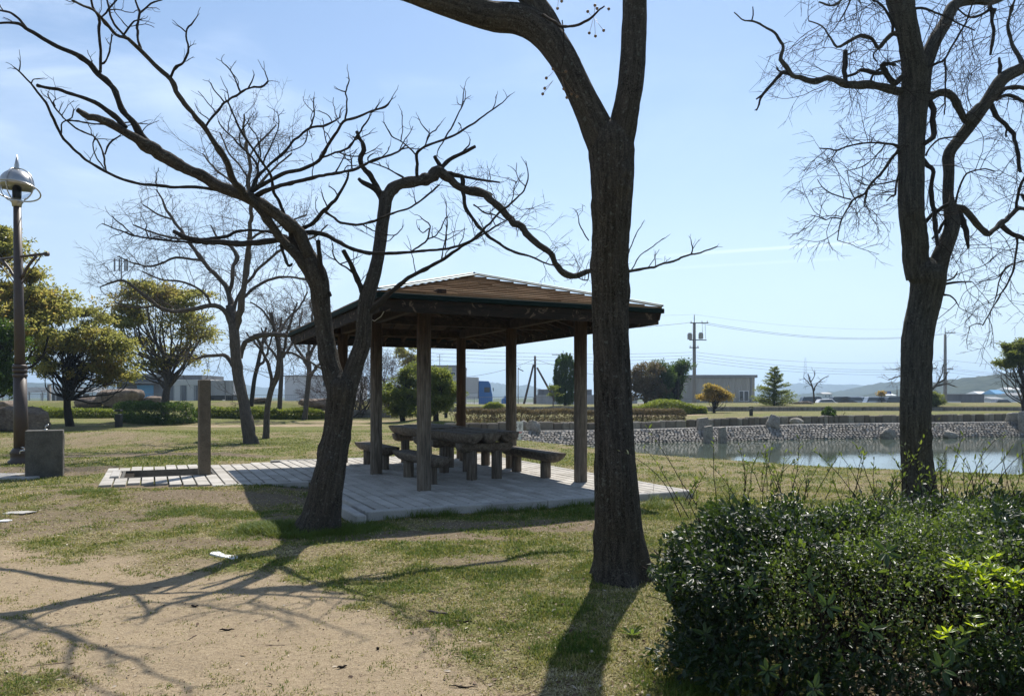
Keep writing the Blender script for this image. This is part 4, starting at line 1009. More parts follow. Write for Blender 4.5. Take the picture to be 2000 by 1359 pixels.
L2 = [
 ([(606, 515, 26), (585, 455, 27), (562, 435, 26), (535, 415, 26), (512, 398, 25), (481, 384, 24), (434, 367, 24), (400, 346, 24), (350, 322, 24), (290, 287, 23), (262, 267, 19), (217, 242, 17), (175, 227, 14), (148, 214, 10)], -.38),
 ([(603, 533, 26), (585, 508, 21), (569, 487, 20), (545, 462, 18), (512, 415, 17), (481, 381, 15), (454, 350, 14), (444, 320, 13), (430, 296, 12), (405, 257, 11), (375, 220, 10), (350, 187, 10), (332, 155, 9.5), (300, 125, 9), (275, 100, 8.5), (250, 77, 7), (225, 67, 5.5), (200, 37, 5), (180, 20, 4.5), (140, 0, 4), (110, -30, 3)], -.55),
 ([(300, 292, 20), (275, 265, 17), (262, 242, 15), (237, 212, 13), (225, 180, 13), (212, 162, 12), (192, 145, 11.5), (175, 125, 11), (150, 107, 10), (112, 92, 10), (75, 70, 9), (50, 55, 8), (37, 46, 7), (15, 45, 5), (-20, 47, 4)], -.2),
 ([(52, 56, 6), (37, 37, 6), (20, 25, 5), (0, 21, 4), (-30, 10, 3)], .2),
 ([(245, 250, 13), (230, 232, 13), (207, 215, 11), (185, 200, 9), (150, 187, 7.5), (112, 175, 7), (82, 170, 6.5), (72, 166, 6)], -.2),
 ([(275, 98, 6), (270, 75, 5.5), (268, 50, 5.5), (272, 25, 5), (265, 0, 4), (262, -25, 3)], .2), ([(272, 27, 4), (295, 8, 4), (315, 0, 3), (330, -12, 2.5)], .1),
 ([(333, 152, 6), (345, 130, 6), (360, 122, 5), (367, 95, 4.5), (364, 65, 4), (373, 48, 3.5), (382, 35, 2.5)], -.4), ([(364, 64, 3), (356, 58, 3), (349, 52, 2.5)], .1),
 ([(196, 142, 6.5), (197, 107, 6), (193, 62, 6), (194, 38, 5.5), (182, 14, 5), (176, -10, 4)], -.2), ([(250, 77, 6), (237, 65, 5.5), (217, 37, 5), (212, 12, 4.5), (205, -8, 4)], .2), ([(197, 35, 4), (212, 20, 4), (228, 0, 3.5)], .3),
 ([(199, 125, 5), (207, 120, 4), (215, 95, 3.5), (219, 68, 3)], -.3), ([(242, 68, 4), (250, 57, 4), (263, 42, 3.5), (277, 38, 2.5)], .3), ([(250, 54, 3), (238, 42, 2.5), (222, 18, 2)], .3),
 ([(402, 247, 5.5), (410, 235, 5.5), (420, 222, 5.5), (440, 200, 5), (470, 182, 5), (487, 172, 4.5), (510, 170, 4), (524, 160, 3)], -.35), ([(524, 160, 3), (521, 150, 2.8), (518, 140, 2)], .1),
 ([(470, 181, 4), (463, 163, 3.6), (457, 150, 3.4), (446, 133, 3), (434, 122, 2.5)], .2), ([(438, 200, 4), (430, 190, 3.5), (421, 180, 3.3), (412, 162, 2.5)], .2), ([(485, 172, 3.5), (491, 160, 3), (496, 146, 2.4)], .2),
 ([(430, 372, 8), (390, 366, 7), (350, 366, 6.5), (300, 362, 6.5), (250, 354, 6), (212, 338, 6), (175, 317, 6), (150, 297, 6), (125, 272, 6), (112, 250, 5.5), (100, 225, 5.5), (90, 200, 5), (72, 180, 4.5), (60, 163, 4), (37, 140, 3.5), (27, 131, 2.5)], -.25), ([(37, 141, 2.6), (39, 130, 2.4), (40, 119, 2)], .1), ([(61, 164, 3), (65, 156, 2.4), (74, 155, 2)], .1),
 ([(208, 336, 4), (204, 320, 4), (202, 300, 4), (187, 270, 4), (160, 257, 4), (135, 240, 4), (112, 217, 4), (102, 200, 3.5), (92, 184, 2.4)], .3), ([(205, 302, 3.5), (210, 287, 3.2), (218, 276, 3), (235, 265, 2.4)], .1), ([(204, 330, 3), (186, 305, 3), (181, 280, 2.8), (186, 270, 2)], -.2),
 ([(120, 262, 3), (122, 240, 3), (140, 230, 2.6), (144, 214, 2.4)], .2), ([(132, 236, 4), (150, 237, 4), (175, 241, 3.6), (215, 243, 3.4), (250, 239, 3), (280, 242, 2.4)], -.3), ([(108, 208, 3.2), (104, 200, 3), (109, 193, 2)], .1),
 ([(598, 500, 13), (569, 470, 13), (535, 470, 13), (500, 474, 13), (468, 476, 13), (434, 474, 12), (400, 472, 12), (370, 466, 12), (352, 459, 11), (340, 452, 9)], .45), ([(392, 474, 6), (375, 474, 5), (340, 471, 5), (300, 467, 4.5), (262, 460, 4.5), (240, 452, 4), (225, 447, 3.5), (200, 437, 2.5)], .3), ([(262, 460, 3.2), (248, 448, 3), (235, 437, 3), (217, 422, 2.2)], -.2),
 ([(378, 472, 7), (395, 468, 7), (425, 465, 7), (445, 461, 7), (462, 452, 7), (480, 450, 6), (520, 452, 6), (560, 462, 8)], -.3), ([(300, 465, 3), (305, 461, 3), (330, 470, 3)], 0), ([(290, 464, 3), (284, 450, 2.8), (286, 442, 2)], .1),
 ([(570, 466, 13), (583, 458, 12), (600, 455, 11), (617, 455, 10.5), (640, 461, 9.5), (665, 475, 9), (688, 486, 8.5), (721, 494, 8), (760, 495, 7), (800, 493, 6.5), (840, 489, 6), (874, 486, 5.5), (908, 476, 5), (941, 459, 4.5), (975, 438, 3.5), (1000, 425, 2.5)], -.35),
 ([(803, 492, 4.5), (820, 480, 4), (833, 469, 4), (840, 442, 3.5), (830, 432, 3), (820, 423, 2.2)], -.2), ([(833, 468, 3.4), (853, 458, 3), (864, 440, 2.8), (870, 424, 2.2)], .3), ([(870, 484, 3.4), (872, 460, 3), (873, 430, 2.6), (871, 398, 2)], -.2), ([(838, 446, 3), (825, 455, 2.6), (817, 446, 2.2)], .2), ([(845, 462, 2.6), (868, 470, 2.2), (888, 460, 1.8)], .2),
 ([(718, 612, 15), (732, 600, 13), (745, 588, 12), (758, 576, 11), (787, 551, 9.5), (806, 538, 9), (840, 521, 8), (867, 506, 7), (901, 482, 6.5), (928, 465, 6), (955, 438, 5), (980, 412, 4.5), (1005, 392, 4), (1024, 372, 3.5), (1031, 349, 3), (1028, 318, 2)], -.45),
 ([(862, 509, 3), (864, 490, 3), (870, 465, 2.6), (872, 440, 2)], .2), ([(978, 414, 2.8), (995, 400, 2.6), (1003, 378, 2.2), (1006, 355, 1.8)], .3), ([(812, 534, 2.4), (808, 510, 2.2), (803, 485, 1.8)], .1),
 ([(566, 468, 11), (576, 452, 10), (595, 444, 9.5), (612, 435, 9), (633, 411, 8.5), (657, 388, 7), (670, 368, 6), (679, 350, 5), (681, 334, 4)], -.45), ([(640, 406, 3.5), (632, 390, 3), (628, 376, 2.4)], .2), ([(660, 385, 3.4), (654, 372, 3), (644, 364, 2.2)], .1),
 ([(634, 413, 6), (650, 424, 6), (665, 434, 6), (690, 439, 5.5), (705, 438, 5.5), (732, 431, 5), (772, 415, 4.5), (795, 408, 4.3), (813, 398, 4), (830, 385, 4), (847, 371, 3.5), (858, 361, 2.5)], -.4), ([(813, 399, 3), (811, 392, 3), (809, 387, 2)], 0), ([(705, 437, 3), (720, 446, 2.8), (745, 456, 2.6), (770, 460, 2.2), (786, 446, 1.8)], -.2), ([(770, 460, 2.2), (758, 472, 2), (740, 468, 1.6), (706, 452, 1.5)], .2),
 ([(498, 384, 12), (515, 374, 10), (535, 367, 9), (570, 357, 8.5), (603, 350, 8), (625, 344, 7.5), (644, 340, 7), (688, 333, 6), (721, 317, 5), (745, 308, 5), (765, 303, 4.5), (782, 293, 4), (792, 283, 3)], -.75), ([(784, 292, 3), (797, 289, 2.6), (808, 291, 2)], .2), ([(688, 332, 3.6), (687, 320, 3.2), (684, 305, 2.6)], .1), ([(655, 338, 3), (665, 318, 2.8), (675, 300, 2.4)], .1), ([(720, 317, 3), (718, 308, 2.8), (730, 300, 2)], .1),
 ([(491, 374, 10), (522, 356, 9), (552, 340, 8.5), (575, 334, 8), (593, 330, 8), (623, 313, 7.5), (644, 279, 7), (658, 258, 6.5), (671, 238, 6), (690, 231, 5.5), (705, 226, 5), (732, 215, 4.5), (752, 209, 4), (761, 200, 3), (765, 190, 2.2)], -.55), ([(673, 238, 4), (678, 215, 3.8), (678, 195, 3.6), (675, 180, 3.3), (681, 163, 3), (681, 150, 2.2)], .2), ([(676, 180, 2.8), (667, 178, 2.6), (660, 175, 2)], .1), ([(733, 214, 3), (738, 207, 2.8), (740, 203, 2)], .1),
 ([(628, 308, 4.5), (650, 300, 4), (680, 288, 4), (700, 262, 3.5), (715, 240, 3), (724, 222, 2.4)], -.3), ([(660, 297, 3), (680, 304, 3), (705, 304, 2.6), (735, 290, 2)], .2), ([(680, 288, 2.6), (690, 276, 2.4), (720, 262, 2)], .1), ([(646, 276, 2.6), (640, 262, 2.4), (634, 257, 1.8)], .1),
 ([(491, 372, 9), (500, 352, 8), (515, 333, 7), (533, 316, 6.5), (552, 300, 6.5), (565, 285, 6), (576, 273, 6), (603, 252, 5.5), (620, 248, 5), (637, 245, 5), (655, 236, 4), (664, 228, 3)], .5), ([(604, 252, 3.6), (610, 236, 3.4), (613, 220, 3), (613, 191, 2.2)], .2), ([(663, 230, 2.8), (664, 220, 2.5), (665, 214, 2)], 0), ([(601, 253, 3), (598, 270, 2.8), (590, 285, 2.4), (560, 298, 2)], -.2), ([(650, 240, 2.6), (640, 225, 2.4), (625, 217, 2)], .2),
 ([(569, 462, 9), (560, 435, 8), (552, 411, 7.5), (545, 393, 7), (535, 377, 6.5), (529, 344, 6), (512, 317, 5.5), (490, 285, 5), (468, 252, 4.5), (451, 212, 4), (446, 203, 3.4), (440, 195, 2.6)], -.9), ([(446, 204, 2.8), (447, 190, 2.6), (444, 175, 2.2)], .1),
 ([(497, 375, 5.5), (502, 345, 5), (502, 320, 4.5), (485, 300, 4.2), (468, 283, 4), (450, 265, 3.5), (434, 249, 3), (427, 238, 2.2)], -.3), ([(500, 330, 3.6), (508, 300, 3.4), (503, 270, 3), (490, 250, 2.6), (484, 240, 2)], .3), ([(512, 322, 3), (526, 290, 3), (540, 262, 2.8), (545, 238, 2.6), (542, 221, 2)], .3), ([(470, 285, 3), (468, 262, 2.8), (486, 235, 2.4)], -.3),
 ([(642, 580, 18), (633, 560, 15), (627, 520, 12), (624, 495, 10.5), (621, 470, 9)], -.35), ([(712, 575, 14), (703, 553, 13), (690, 526, 12), (680, 506, 11), (671, 489, 10)], -.3), ([(706, 562, 4), (695, 540, 4), (680, 525, 4), (664, 515, 3.5), (652, 500, 3.2), (650, 475, 2.8)], -.3), ([(664, 516, 3), (680, 510, 2.6), (700, 503, 2)], .2), ([(655, 508, 3), (645, 503, 2.6), (632, 494, 2)], .2),
 ([(548, 478, 7), (555, 500, 6.5), (560, 515, 6), (566, 519, 6), (570, 515, 5)], -.2),
 ([(752, 395, 30), (762, 374, 26), (778, 361, 24), (793, 357, 23), (815, 354, 23), (833, 350, 24), (848, 342, 26), (857, 335, 24), (874, 346, 20), (891, 361, 18), (918, 374, 19), (941, 377, 18), (958, 390, 16), (975, 405, 16), (1000, 432, 15), (1016, 441, 14), (1042, 471, 13), (1068, 489, 13), (1079, 500, 12), (1088, 520, 12), (1104, 536, 13), (1126, 538, 13), (1153, 529, 9), (1190, 530, 7), (1230, 530, 6), (1265, 524, 5), (1287, 518, 4.5), (1320, 508, 4), (1352, 497, 3.4), (1380, 490, 3), (1399, 482, 2)], .22),
 ([(1350, 497, 2.6), (1353, 485, 2.4), (1350, 468, 1.8)], .1), ([(1232, 529, 3), (1250, 500, 2.6), (1272, 484, 2.4), (1294, 466, 2)], .2), ([(1225, 500, 3), (1240, 462, 2.6), (1253, 440, 1.8)], .2), ([(1150, 535, 3), (1145, 548, 2.4), (1110, 532, 2)], -.2), ([(1150, 470, 3), (1140, 455, 2.8), (1133, 440, 2.4), (1128, 418, 1.8)], -.2),
 ([(903, 372, 9), (906, 385, 9), (909, 405, 9), (918, 420, 8.5), (931, 438, 8), (945, 452, 7.5), (958, 465, 7), (975, 476, 6.5), (1005, 493, 5.5), (1035, 500, 4.5), (1060, 512, 4), (1090, 520, 3)], -.3),
 ([(748, 388, 14), (741, 372, 13), (728, 350, 12), (715, 334, 12), (705, 320, 12), (706, 305, 11), (711, 293, 11), (708, 282, 10), (704, 272, 9), (698, 257, 8)], -.25), ([(746, 388, 16), (738, 374, 16), (724, 365, 14), (710, 357, 10), (701, 350, 7)], -.5), ([(704, 272, 6), (697, 270, 5), (690, 268, 3.5)], .1),
 ([(816, 356, 8), (815, 340, 7.5), (814, 320, 7), (813, 303, 7), (820, 293, 6), (830, 286, 6), (848, 280, 5.5), (867, 273, 5.5), (888, 264, 5), (908, 252, 4.5), (925, 242, 4), (941, 229, 3.6), (957, 218, 3.2), (975, 205, 2.8), (997, 186, 2)], -.3), ([(869, 271, 4), (880, 252, 3.6), (891, 232, 3.4), (900, 212, 3), (904, 195, 2.6), (907, 172, 2)], .2), ([(900, 214, 2.4), (907, 198, 2.2), (910, 182, 1.6)], -.1), ([(830, 286, 3.6), (840, 262, 3.2), (850, 255, 2.8), (860, 242, 2)], .3), ([(840, 262, 2.6), (825, 245, 2.4), (817, 231, 1.8)], .1), ([(813, 304, 4), (806, 296, 3.6), (799, 290, 3.2), (782, 276, 3), (765, 266, 2.8), (757, 252, 2.6), (749, 238, 2)], -.3), ([(783, 277, 2.6), (786, 255, 2.4), (786, 218, 1.8)], .2), ([(962, 214, 2.4), (967, 200, 2.2), (970, 188, 1.6)], .1), ([(868, 273, 2.8), (858, 290, 2.6), (852, 304, 2)], -.1), ([(895, 240, 2.2), (900, 245, 2), (902, 254, 1.5)], .2),
 ([(857, 338, 12), (864, 326, 10), (881, 310, 9), (905, 298, 8.5), (928, 286, 7)], .3), ([(862, 328, 10), (855, 316, 9), (849, 305, 9)], -.2), ([(868, 340, 13), (880, 340, 11), (901, 345, 10), (905, 362, 9), (900, 372, 8)], .3), ([(893, 343, 7), (910, 346, 6), (931, 350, 5.5), (955, 354, 5), (976, 357, 4)], .2), ([(940, 372, 8), (952, 376, 6), (962, 381, 4)], .2),
 ([(800, 358, 5), (785, 345, 4), (770, 337, 3.6), (750, 326, 3.4), (730, 320, 3), (716, 318, 2)], -.3), ([(722, 318, 3), (740, 312, 3), (752, 302, 2.6), (760, 290, 2)], .1),
 ([(905, 295, 2.6), (915, 285, 2.4), (918, 273, 2)], .2), ([(925, 400, 4), (945, 415, 3.6), (965, 420, 3), (985, 430, 2.4)], -.3),
]
for pts, sl in L2:
    w = pts[0][2]
    pts = [(a, b_, c_*.88) for a, b_, c_ in pts]
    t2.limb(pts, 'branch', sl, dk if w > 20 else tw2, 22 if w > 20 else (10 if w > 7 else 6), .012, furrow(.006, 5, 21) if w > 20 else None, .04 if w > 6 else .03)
rg = np.random.default_rng(5); tb = Tubes()
o2 = dict(curl=.22, trop=.04, kids=(2, 2), ang=.75, ratio=.6, sides=4, seg=.035, taper=.5, rmin=.0028)
for Q, rad in t2.limbs[3:]:
    n = len(Q); 
    for i in range(2, n):
        fine = rad[i] < .02
        if rad[i] > .06 or rg.random() > (.075 if fine else .025): continue
        d = Q[i]-Q[i-1]; d /= np.linalg.norm(d); a = rg.normal(size=3); a[1] *= .6; a[2] = abs(a[2])*1.1; a -= d*(a@d); a /= np.linalg.norm(a)
        twig(tb, Q[i], d*.55+a, .10+.22*rg.random(), min(.0065, rad[i]*.7), 1, o2, rg)
    if rad[-1] < .012:
        d = Q[-1]-Q[-3]
        for k in range(2): twig(tb, Q[-1-k], d/np.linalg.norm(d)+rg.normal(size=3)*.35, .06+.10*rg.random(), .0045, 0, o2, rg)
# fine twigs thick on the right-hand arm
o2b = dict(curl=.16, trop=.03, kids=(2, 3), ang=.7, ratio=.62, sides=4, seg=.05, taper=.5, rmin=.0022)
for Q, rad in t2.limbs:
    for i in range(1, len(Q)):
        px = Q[i][0]/Q[i][1]*F+1000; py = HY-(Q[i][2]-CAMZ)/Q[i][1]*F
        if px < 880 or px > 1150 or py < 340: continue
        if rg.random() > .22: continue
        d = Q[i]-Q[i-1]; d /= np.linalg.norm(d); a = rg.normal(size=3); a[2] = a[2]*.6+.7; a -= d*(a@d); a /= np.linalg.norm(a)
        twig(tb, Q[i], d*.5+a, .18+.45*rg.random(), .0042, 2, o2b, rg)
tb.build('twigs', M['twig'], t2.root)
# ---- tall tree on the right
B = G(1796, 985); B[1] = 11.3; B[2] = gz_(B[0], B[1]); t3 = Traced('ribbed_tree', 'tall grey-ribbed bare tree rising behind the hedge at the right, pond behind it', (W(1796, 985, 11.3)[0], 11.3, B[2]), 11.3)
rb = M['bark_right']; fu = furrow(.022, 9.5, 33, .5)
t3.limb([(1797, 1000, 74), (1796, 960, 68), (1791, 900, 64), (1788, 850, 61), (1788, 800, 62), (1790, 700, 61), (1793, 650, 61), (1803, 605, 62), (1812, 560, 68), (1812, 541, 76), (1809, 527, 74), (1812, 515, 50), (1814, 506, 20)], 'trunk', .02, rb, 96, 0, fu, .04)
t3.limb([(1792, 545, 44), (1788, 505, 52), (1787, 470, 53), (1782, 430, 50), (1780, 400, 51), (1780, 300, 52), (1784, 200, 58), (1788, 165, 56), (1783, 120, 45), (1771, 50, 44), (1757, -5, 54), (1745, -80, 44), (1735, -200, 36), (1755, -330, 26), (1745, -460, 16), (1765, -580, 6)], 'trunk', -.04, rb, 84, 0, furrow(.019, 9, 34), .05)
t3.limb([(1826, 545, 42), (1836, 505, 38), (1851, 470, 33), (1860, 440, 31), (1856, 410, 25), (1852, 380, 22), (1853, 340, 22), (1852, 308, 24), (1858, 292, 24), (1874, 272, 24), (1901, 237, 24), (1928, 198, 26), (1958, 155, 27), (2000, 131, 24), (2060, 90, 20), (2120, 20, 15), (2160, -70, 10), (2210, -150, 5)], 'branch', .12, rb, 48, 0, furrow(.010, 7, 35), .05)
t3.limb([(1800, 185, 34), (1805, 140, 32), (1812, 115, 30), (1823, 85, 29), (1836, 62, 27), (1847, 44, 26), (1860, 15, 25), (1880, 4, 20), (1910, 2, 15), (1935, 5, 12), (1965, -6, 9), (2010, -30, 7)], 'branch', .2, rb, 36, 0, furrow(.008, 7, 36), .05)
L3 = [
 ([(1775, 182, 20), (1765, 178, 17), (1743, 176, 15), (1721, 170, 15), (1700, 166, 14), (1680, 167, 14), (1660, 166, 14), (1644, 163, 13), (1630, 156, 12), (1617, 152, 13), (1605, 156, 12), (1590, 159, 12), (1575, 156, 11), (1562, 152, 10), (1548, 149, 9), (1537, 133, 8), (1526, 116, 7), (1529, 100, 6.5), (1528, 88, 5.5), (1520, 74, 5), (1512, 64, 4.5), (1490, 51, 4), (1471, 41, 4), (1456, 41, 3), (1445, 34, 2.4), (1434, 24, 1.8)], -.2),
 ([(1468, 41, 3), (1470, 30, 2.4), (1470, 14, 1.8)], 0), ([(1545, 146, 7), (1530, 141, 7), (1520, 150, 7), (1505, 167, 6.5), (1491, 183, 6), (1486, 192, 5), (1482, 205, 4), (1478, 216, 3)], .2), ([(1490, 184, 4), (1483, 190, 3.4), (1477, 194, 2.4)], 0), ([(1528, 142, 4), (1520, 138, 3.4), (1517, 131, 2.4)], 0), ([(1480, 212, 2.6), (1474, 216, 2)], 0),
 ([(1770, 66, 14), (1757, 66, 12), (1745, 66, 9), (1736, 73, 8.5), (1725, 84, 8), (1715, 95, 8), (1708, 84, 7), (1700, 74, 7.5), (1688, 71, 8), (1678, 71, 7), (1664, 78, 6.5), (1650, 86, 5.5), (1634, 92, 4.5), (1624, 80, 3.6), (1612, 58, 3), (1596, 46, 2.6), (1580, 42, 2)], .3),
 ([(1743, 67, 6), (1743, 50, 5.5), (1740, 40, 5), (1733, 26, 4.6), (1725, 14, 4.4), (1714, 5, 4), (1701, -2, 4), (1690, -20, 3)], -.2), ([(1714, 97, 4), (1708, 104, 3.6), (1706, 112, 3.4), (1712, 121, 2.6)], .1),
 ([(1775, 140, 12), (1762, 150, 11), (1754, 160, 11), (1745, 161, 11), (1735, 150, 10), (1728, 138, 11), (1722, 128, 8), (1735, 125, 7), (1748, 128, 5)], -.35), ([(1726, 142, 8), (1710, 144, 8), (1695, 139, 8), (1681, 137, 7.5), (1670, 145, 6.5), (1654, 150, 5.5)], .1), ([(1651, 160, 9), (1650, 140, 9), (1651, 120, 10), (1651, 100, 8)], .1), ([(1654, 108, 4), (1662, 104, 3), (1668, 98, 2)], 0), ([(1700, 160, 5), (1705, 146, 5), (1720, 134, 5), (1740, 124, 4.5), (1765, 118, 4)], -.2),
 ([(1808, 192, 18), (1822, 187, 16), (1836, 182, 14), (1850, 183, 14), (1860, 190, 14), (1868, 204, 14), (1875, 218, 14), (1885, 232, 14), (1892, 232, 14), (1903, 216, 12), (1915, 205, 10), (1925, 200, 8)], .25), ([(1815, 198, 12), (1822, 215, 11), (1823, 240, 10.5), (1824, 262, 10), (1817, 273, 9), (1806, 281, 8)], -.2),
 ([(1803, 312, 9), (1812, 324, 8.5), (1822, 331, 8), (1820, 350, 8), (1819, 370, 7.5), (1822, 400, 8), (1826, 430, 9), (1828, 460, 8), (1830, 480, 6)], -.2), ([(1803, 440, 8), (1812, 427, 8), (1824, 416, 8), (1840, 404, 8), (1852, 400, 7)], -.25), ([(1850, 425, 7), (1840, 440, 6), (1832, 455, 5), (1820, 466, 4)], -.2),
 ([(1936, 205, 10), (1942, 220, 9.5), (1955, 235, 9), (1970, 249, 8.5), (1979, 262, 8), (1985, 285, 7.5), (1989, 305, 7), (1991, 325, 7), (1994, 336, 5)], -.3), ([(1968, 250, 4), (1964, 260, 3.6), (1965, 268, 3)], 0),
 ([(1860, 406, 14), (1872, 406, 13), (1885, 413, 12), (1897, 423, 12), (1908, 435, 12), (1918, 447, 12), (1930, 458, 11), (1943, 447, 10), (1953, 437, 12), (1965, 430, 9), (1977, 418, 8), (1985, 408, 8), (1995, 408, 6), (2010, 410, 5)], .25), ([(1953, 438, 12), (1965, 448, 10), (1975, 455, 9), (1988, 462, 8.5), (2003, 468, 8), (2030, 475, 6)], -.2), ([(1985, 410, 6), (1986, 395, 6), (1990, 375, 5.5), (1998, 350, 5), (2010, 330, 4)], -.3),
 ([(1868, 408, 8), (1877, 420, 9), (1884, 440, 9.5), (1888, 460, 9), (1891, 486, 5)], -.3), ([(1955, 165, 8), (1954, 148, 8), (1953, 130, 7), (1953, 113, 5)], .1), ([(1935, 6, 9), (1932, 14, 9), (1938, 24, 8), (1937, 40, 6), (1942, 60, 6), (1939, 78, 5.5), (1937, 95, 5), (1934, 107, 4)], -.3), ([(1935, 18, 6), (1925, 25, 5.5), (1910, 32, 5), (1895, 34, 4), (1880, 26, 3.5), (1868, 14, 3)], -.2), ([(1930, 20, 6), (1944, 19, 5), (1938, 30, 4)], .2),
 ([(1757, 292, 9), (1750, 300, 7), (1742, 310, 6), (1732, 325, 5.5), (1720, 340, 5), (1708, 352, 5), (1696, 368, 5), (1690, 378, 5), (1675, 385, 4.5), (1664, 392, 4), (1658, 405, 3.6), (1648, 420, 3.4), (1644, 430, 3), (1638, 450, 2.4), (1636, 470, 1.8)], -.25), ([(1663, 390, 3), (1640, 384, 2.8), (1620, 376, 2.4), (1606, 365, 2), (1596, 350, 1.6)], .2), ([(1645, 428, 2.6), (1625, 425, 2.4), (1614, 430, 2.2), (1600, 424, 2), (1584, 420, 1.6)], .2), ([(1692, 376, 3.4), (1690, 390, 3), (1688, 402, 2)], -.1),
 ([(1755, 288, 7), (1745, 283, 5), (1730, 281, 4.6), (1715, 279, 4), (1700, 279, 3.8), (1681, 281, 3.6), (1665, 284, 3.4), (1645, 290, 3.2), (1633, 294, 3), (1616, 291, 2.6), (1600, 290, 2)], -.2), ([(1634, 295, 2.6), (1628, 305, 2.4), (1618, 320, 2), (1605, 330, 1.6)], .1), ([(1728, 282, 3), (1722, 292, 2.8), (1705, 310, 2.6), (1690, 322, 2.4), (1672, 330, 2), (1650, 335, 1.6)], -.2),
 ([(1755, 340, 4), (1750, 360, 4), (1748, 380, 4), (1740, 384, 3.4), (1732, 393, 2.6)], -.2), ([(1757, 350, 3.4), (1740, 355, 3), (1715, 360, 2.8), (1690, 362, 2.4), (1670, 350, 1.8)], .2),
 ([(1985, 462, 5), (1987, 474, 4.4), (1984, 500, 4), (1978, 530, 3.8), (1966, 556, 3.5), (1950, 582, 3), (1935, 608, 2.6), (1919, 636, 2)], -.2), ([(1919, 634, 2), (1908, 632, 2), (1895, 637, 1.6)], 0), ([(1977, 515, 2.8), (1960, 530, 2.6), (1945, 545, 2.2), (1925, 548, 1.8), (1908, 552, 1.5)], .2), ([(2005, 508, 3), (1980, 516, 2.8), (1964, 522, 2.6), (1952, 548, 2.4), (1945, 580, 2), (1940, 595, 1.6)], .2),
 ([(1846, 555, 6), (1855, 553, 5), (1870, 551, 4), (1885, 550, 3), (1898, 550, 2)], -.2), ([(1843, 576, 4), (1855, 578, 3.5), (1866, 587, 3), (1872, 597, 2)], -.2), ([(1850, 548, 4), (1862, 543, 3.6), (1870, 530, 2)], .1),
 ([(1945, 190, 9), (1965, 173, 8), (1985, 170, 8), (2010, 174, 7)], .3), ([(1945, 196, 7), (1962, 187, 7), (1980, 188, 6.5), (2000, 200, 6)], .1), ([(1795, 130, 5), (1815, 130, 5), (1835, 122, 4.6), (1845, 117, 4.2), (1856, 96, 4), (1872, 70, 3.8), (1886, 45, 3.4), (1895, 20, 3), (1902, 0, 2.6)], -.4), ([(1845, 118, 4), (1848, 140, 3.6), (1847, 170, 3.2), (1846, 200, 3), (1845, 225, 2)], -.1),
 ([(1865, 403, 4), (1870, 380, 4), (1878, 355, 3.6), (1888, 340, 3.4), (1905, 334, 3), (1925, 330, 3), (1945, 335, 2.6)], -.3), ([(1808, 305, 4), (1815, 290, 3.6), (1835, 272, 3.4), (1858, 268, 3), (1880, 265, 2.4)], -.3), ([(1785, 18, 5), (1800, 16, 4.6), (1820, 22, 4), (1850, 35, 3.6), (1880, 50, 3), (1905, 60, 2.4)], -.3),
 ([(2000, 132, 14), (1990, 110, 8), (1975, 80, 6), (1968, 50, 5), (1975, 20, 4), (1985, -10, 3)], .3), ([(2040, 420, 8), (2010, 400, 6), (1995, 380, 5)], .2), ([(1750, -10, 16), (1720, -30, 14), (1680, -70, 10), (1640, -120, 7)], .2), ([(1755, 10, 14), (1735, -10, 10), (1712, -25, 7), (1670, -20, 5), (1630, 10, 4), (1600, 5, 3)], -.3), ([(1665, -20, 4), (1660, 0, 3.6), (1650, 25, 3), (1640, 40, 2.4)], .1),
]
for pts, sl in L3:
    w = pts[0][2]
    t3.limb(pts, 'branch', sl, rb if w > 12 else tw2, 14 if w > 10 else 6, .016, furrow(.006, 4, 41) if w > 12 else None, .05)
tb = Tubes(); o3 = dict(curl=.11, trop=-.025, arc=.05, kids=(3, 4), ang=.75, ratio=.6, sides=4, seg=.07, taper=.5, rmin=.0032)
for Q, rad in t3.limbs[4:]:
    for i in range(2, len(Q)):
        if rad[i] > .07: continue
        pr = .40 if rad[i] < .03 else .26
        if Q[i][0]/Q[i][1]*F+1000 < 1540: pr = .05
        if rg.random() > pr: continue
        d = Q[i]-Q[i-1]; d /= np.linalg.norm(d); a = rg.normal(size=3); a[2] -= .1; a -= d*(a@d); a /= np.linalg.norm(a)
        big = Q[i][0]/Q[i][1]*F+1000 > 1540
        twig(tb, Q[i], d*.5+a, (.32+.75*rg.random()) if big else .12, .0062, 2 if big else 0, o3, rg)
tb.build('twigs', M['twig'], t3.root)
# ---------------------------------------------------------------- procedural bare and leafy trees of the park
def bare_tree(label, base, d0, skel, seed, opt, mats=None, dens=.3, group='bare trees on the lawn', name='bare_tree', L=(1.0, 1.2), r0=.012, lvl=2, skip=1, maxr=.09):
    t = Traced(name, label, base, d0, group); bm, tm = mats or (M['bark_far'], M['twig_far'])
    for k, it in enumerate(skel):
        pts = it; w = pts[0][2]
        t.limb(pts, 'trunk' if k == 0 else 'branch', None if k else .03, bm, 16 if w > 12 else 6, .03 if k else 0, furrow(.02, 6, seed) if w > 16 else None, .12)
    tb = Tubes(); rg = np.random.default_rng(seed)
    for Q, rad in t.limbs[skip:]:
        for i in range(2, len(Q)):
            if rad[i] > maxr or rg.random() > dens: continue
            d = Q[i]-Q[i-1]; d /= np.linalg.norm(d); a = rg.normal(size=3); a[2] += opt.get('up', .25); a -= d*(a@d); a /= np.linalg.norm(a)
            twig(tb, Q[i], d*.6+a, L[0]+L[1]*rg.random(), min(r0, rad[i]*.8), lvl, opt, rg)
    tb.build('crown', tm, t.root); return t
ob = dict(curl=.14, trop=.01, kids=(4, 4), ang=.8, ratio=.55, sides=4, seg=.14, taper=.4, rmin=.0045)
B = G(482, 866)
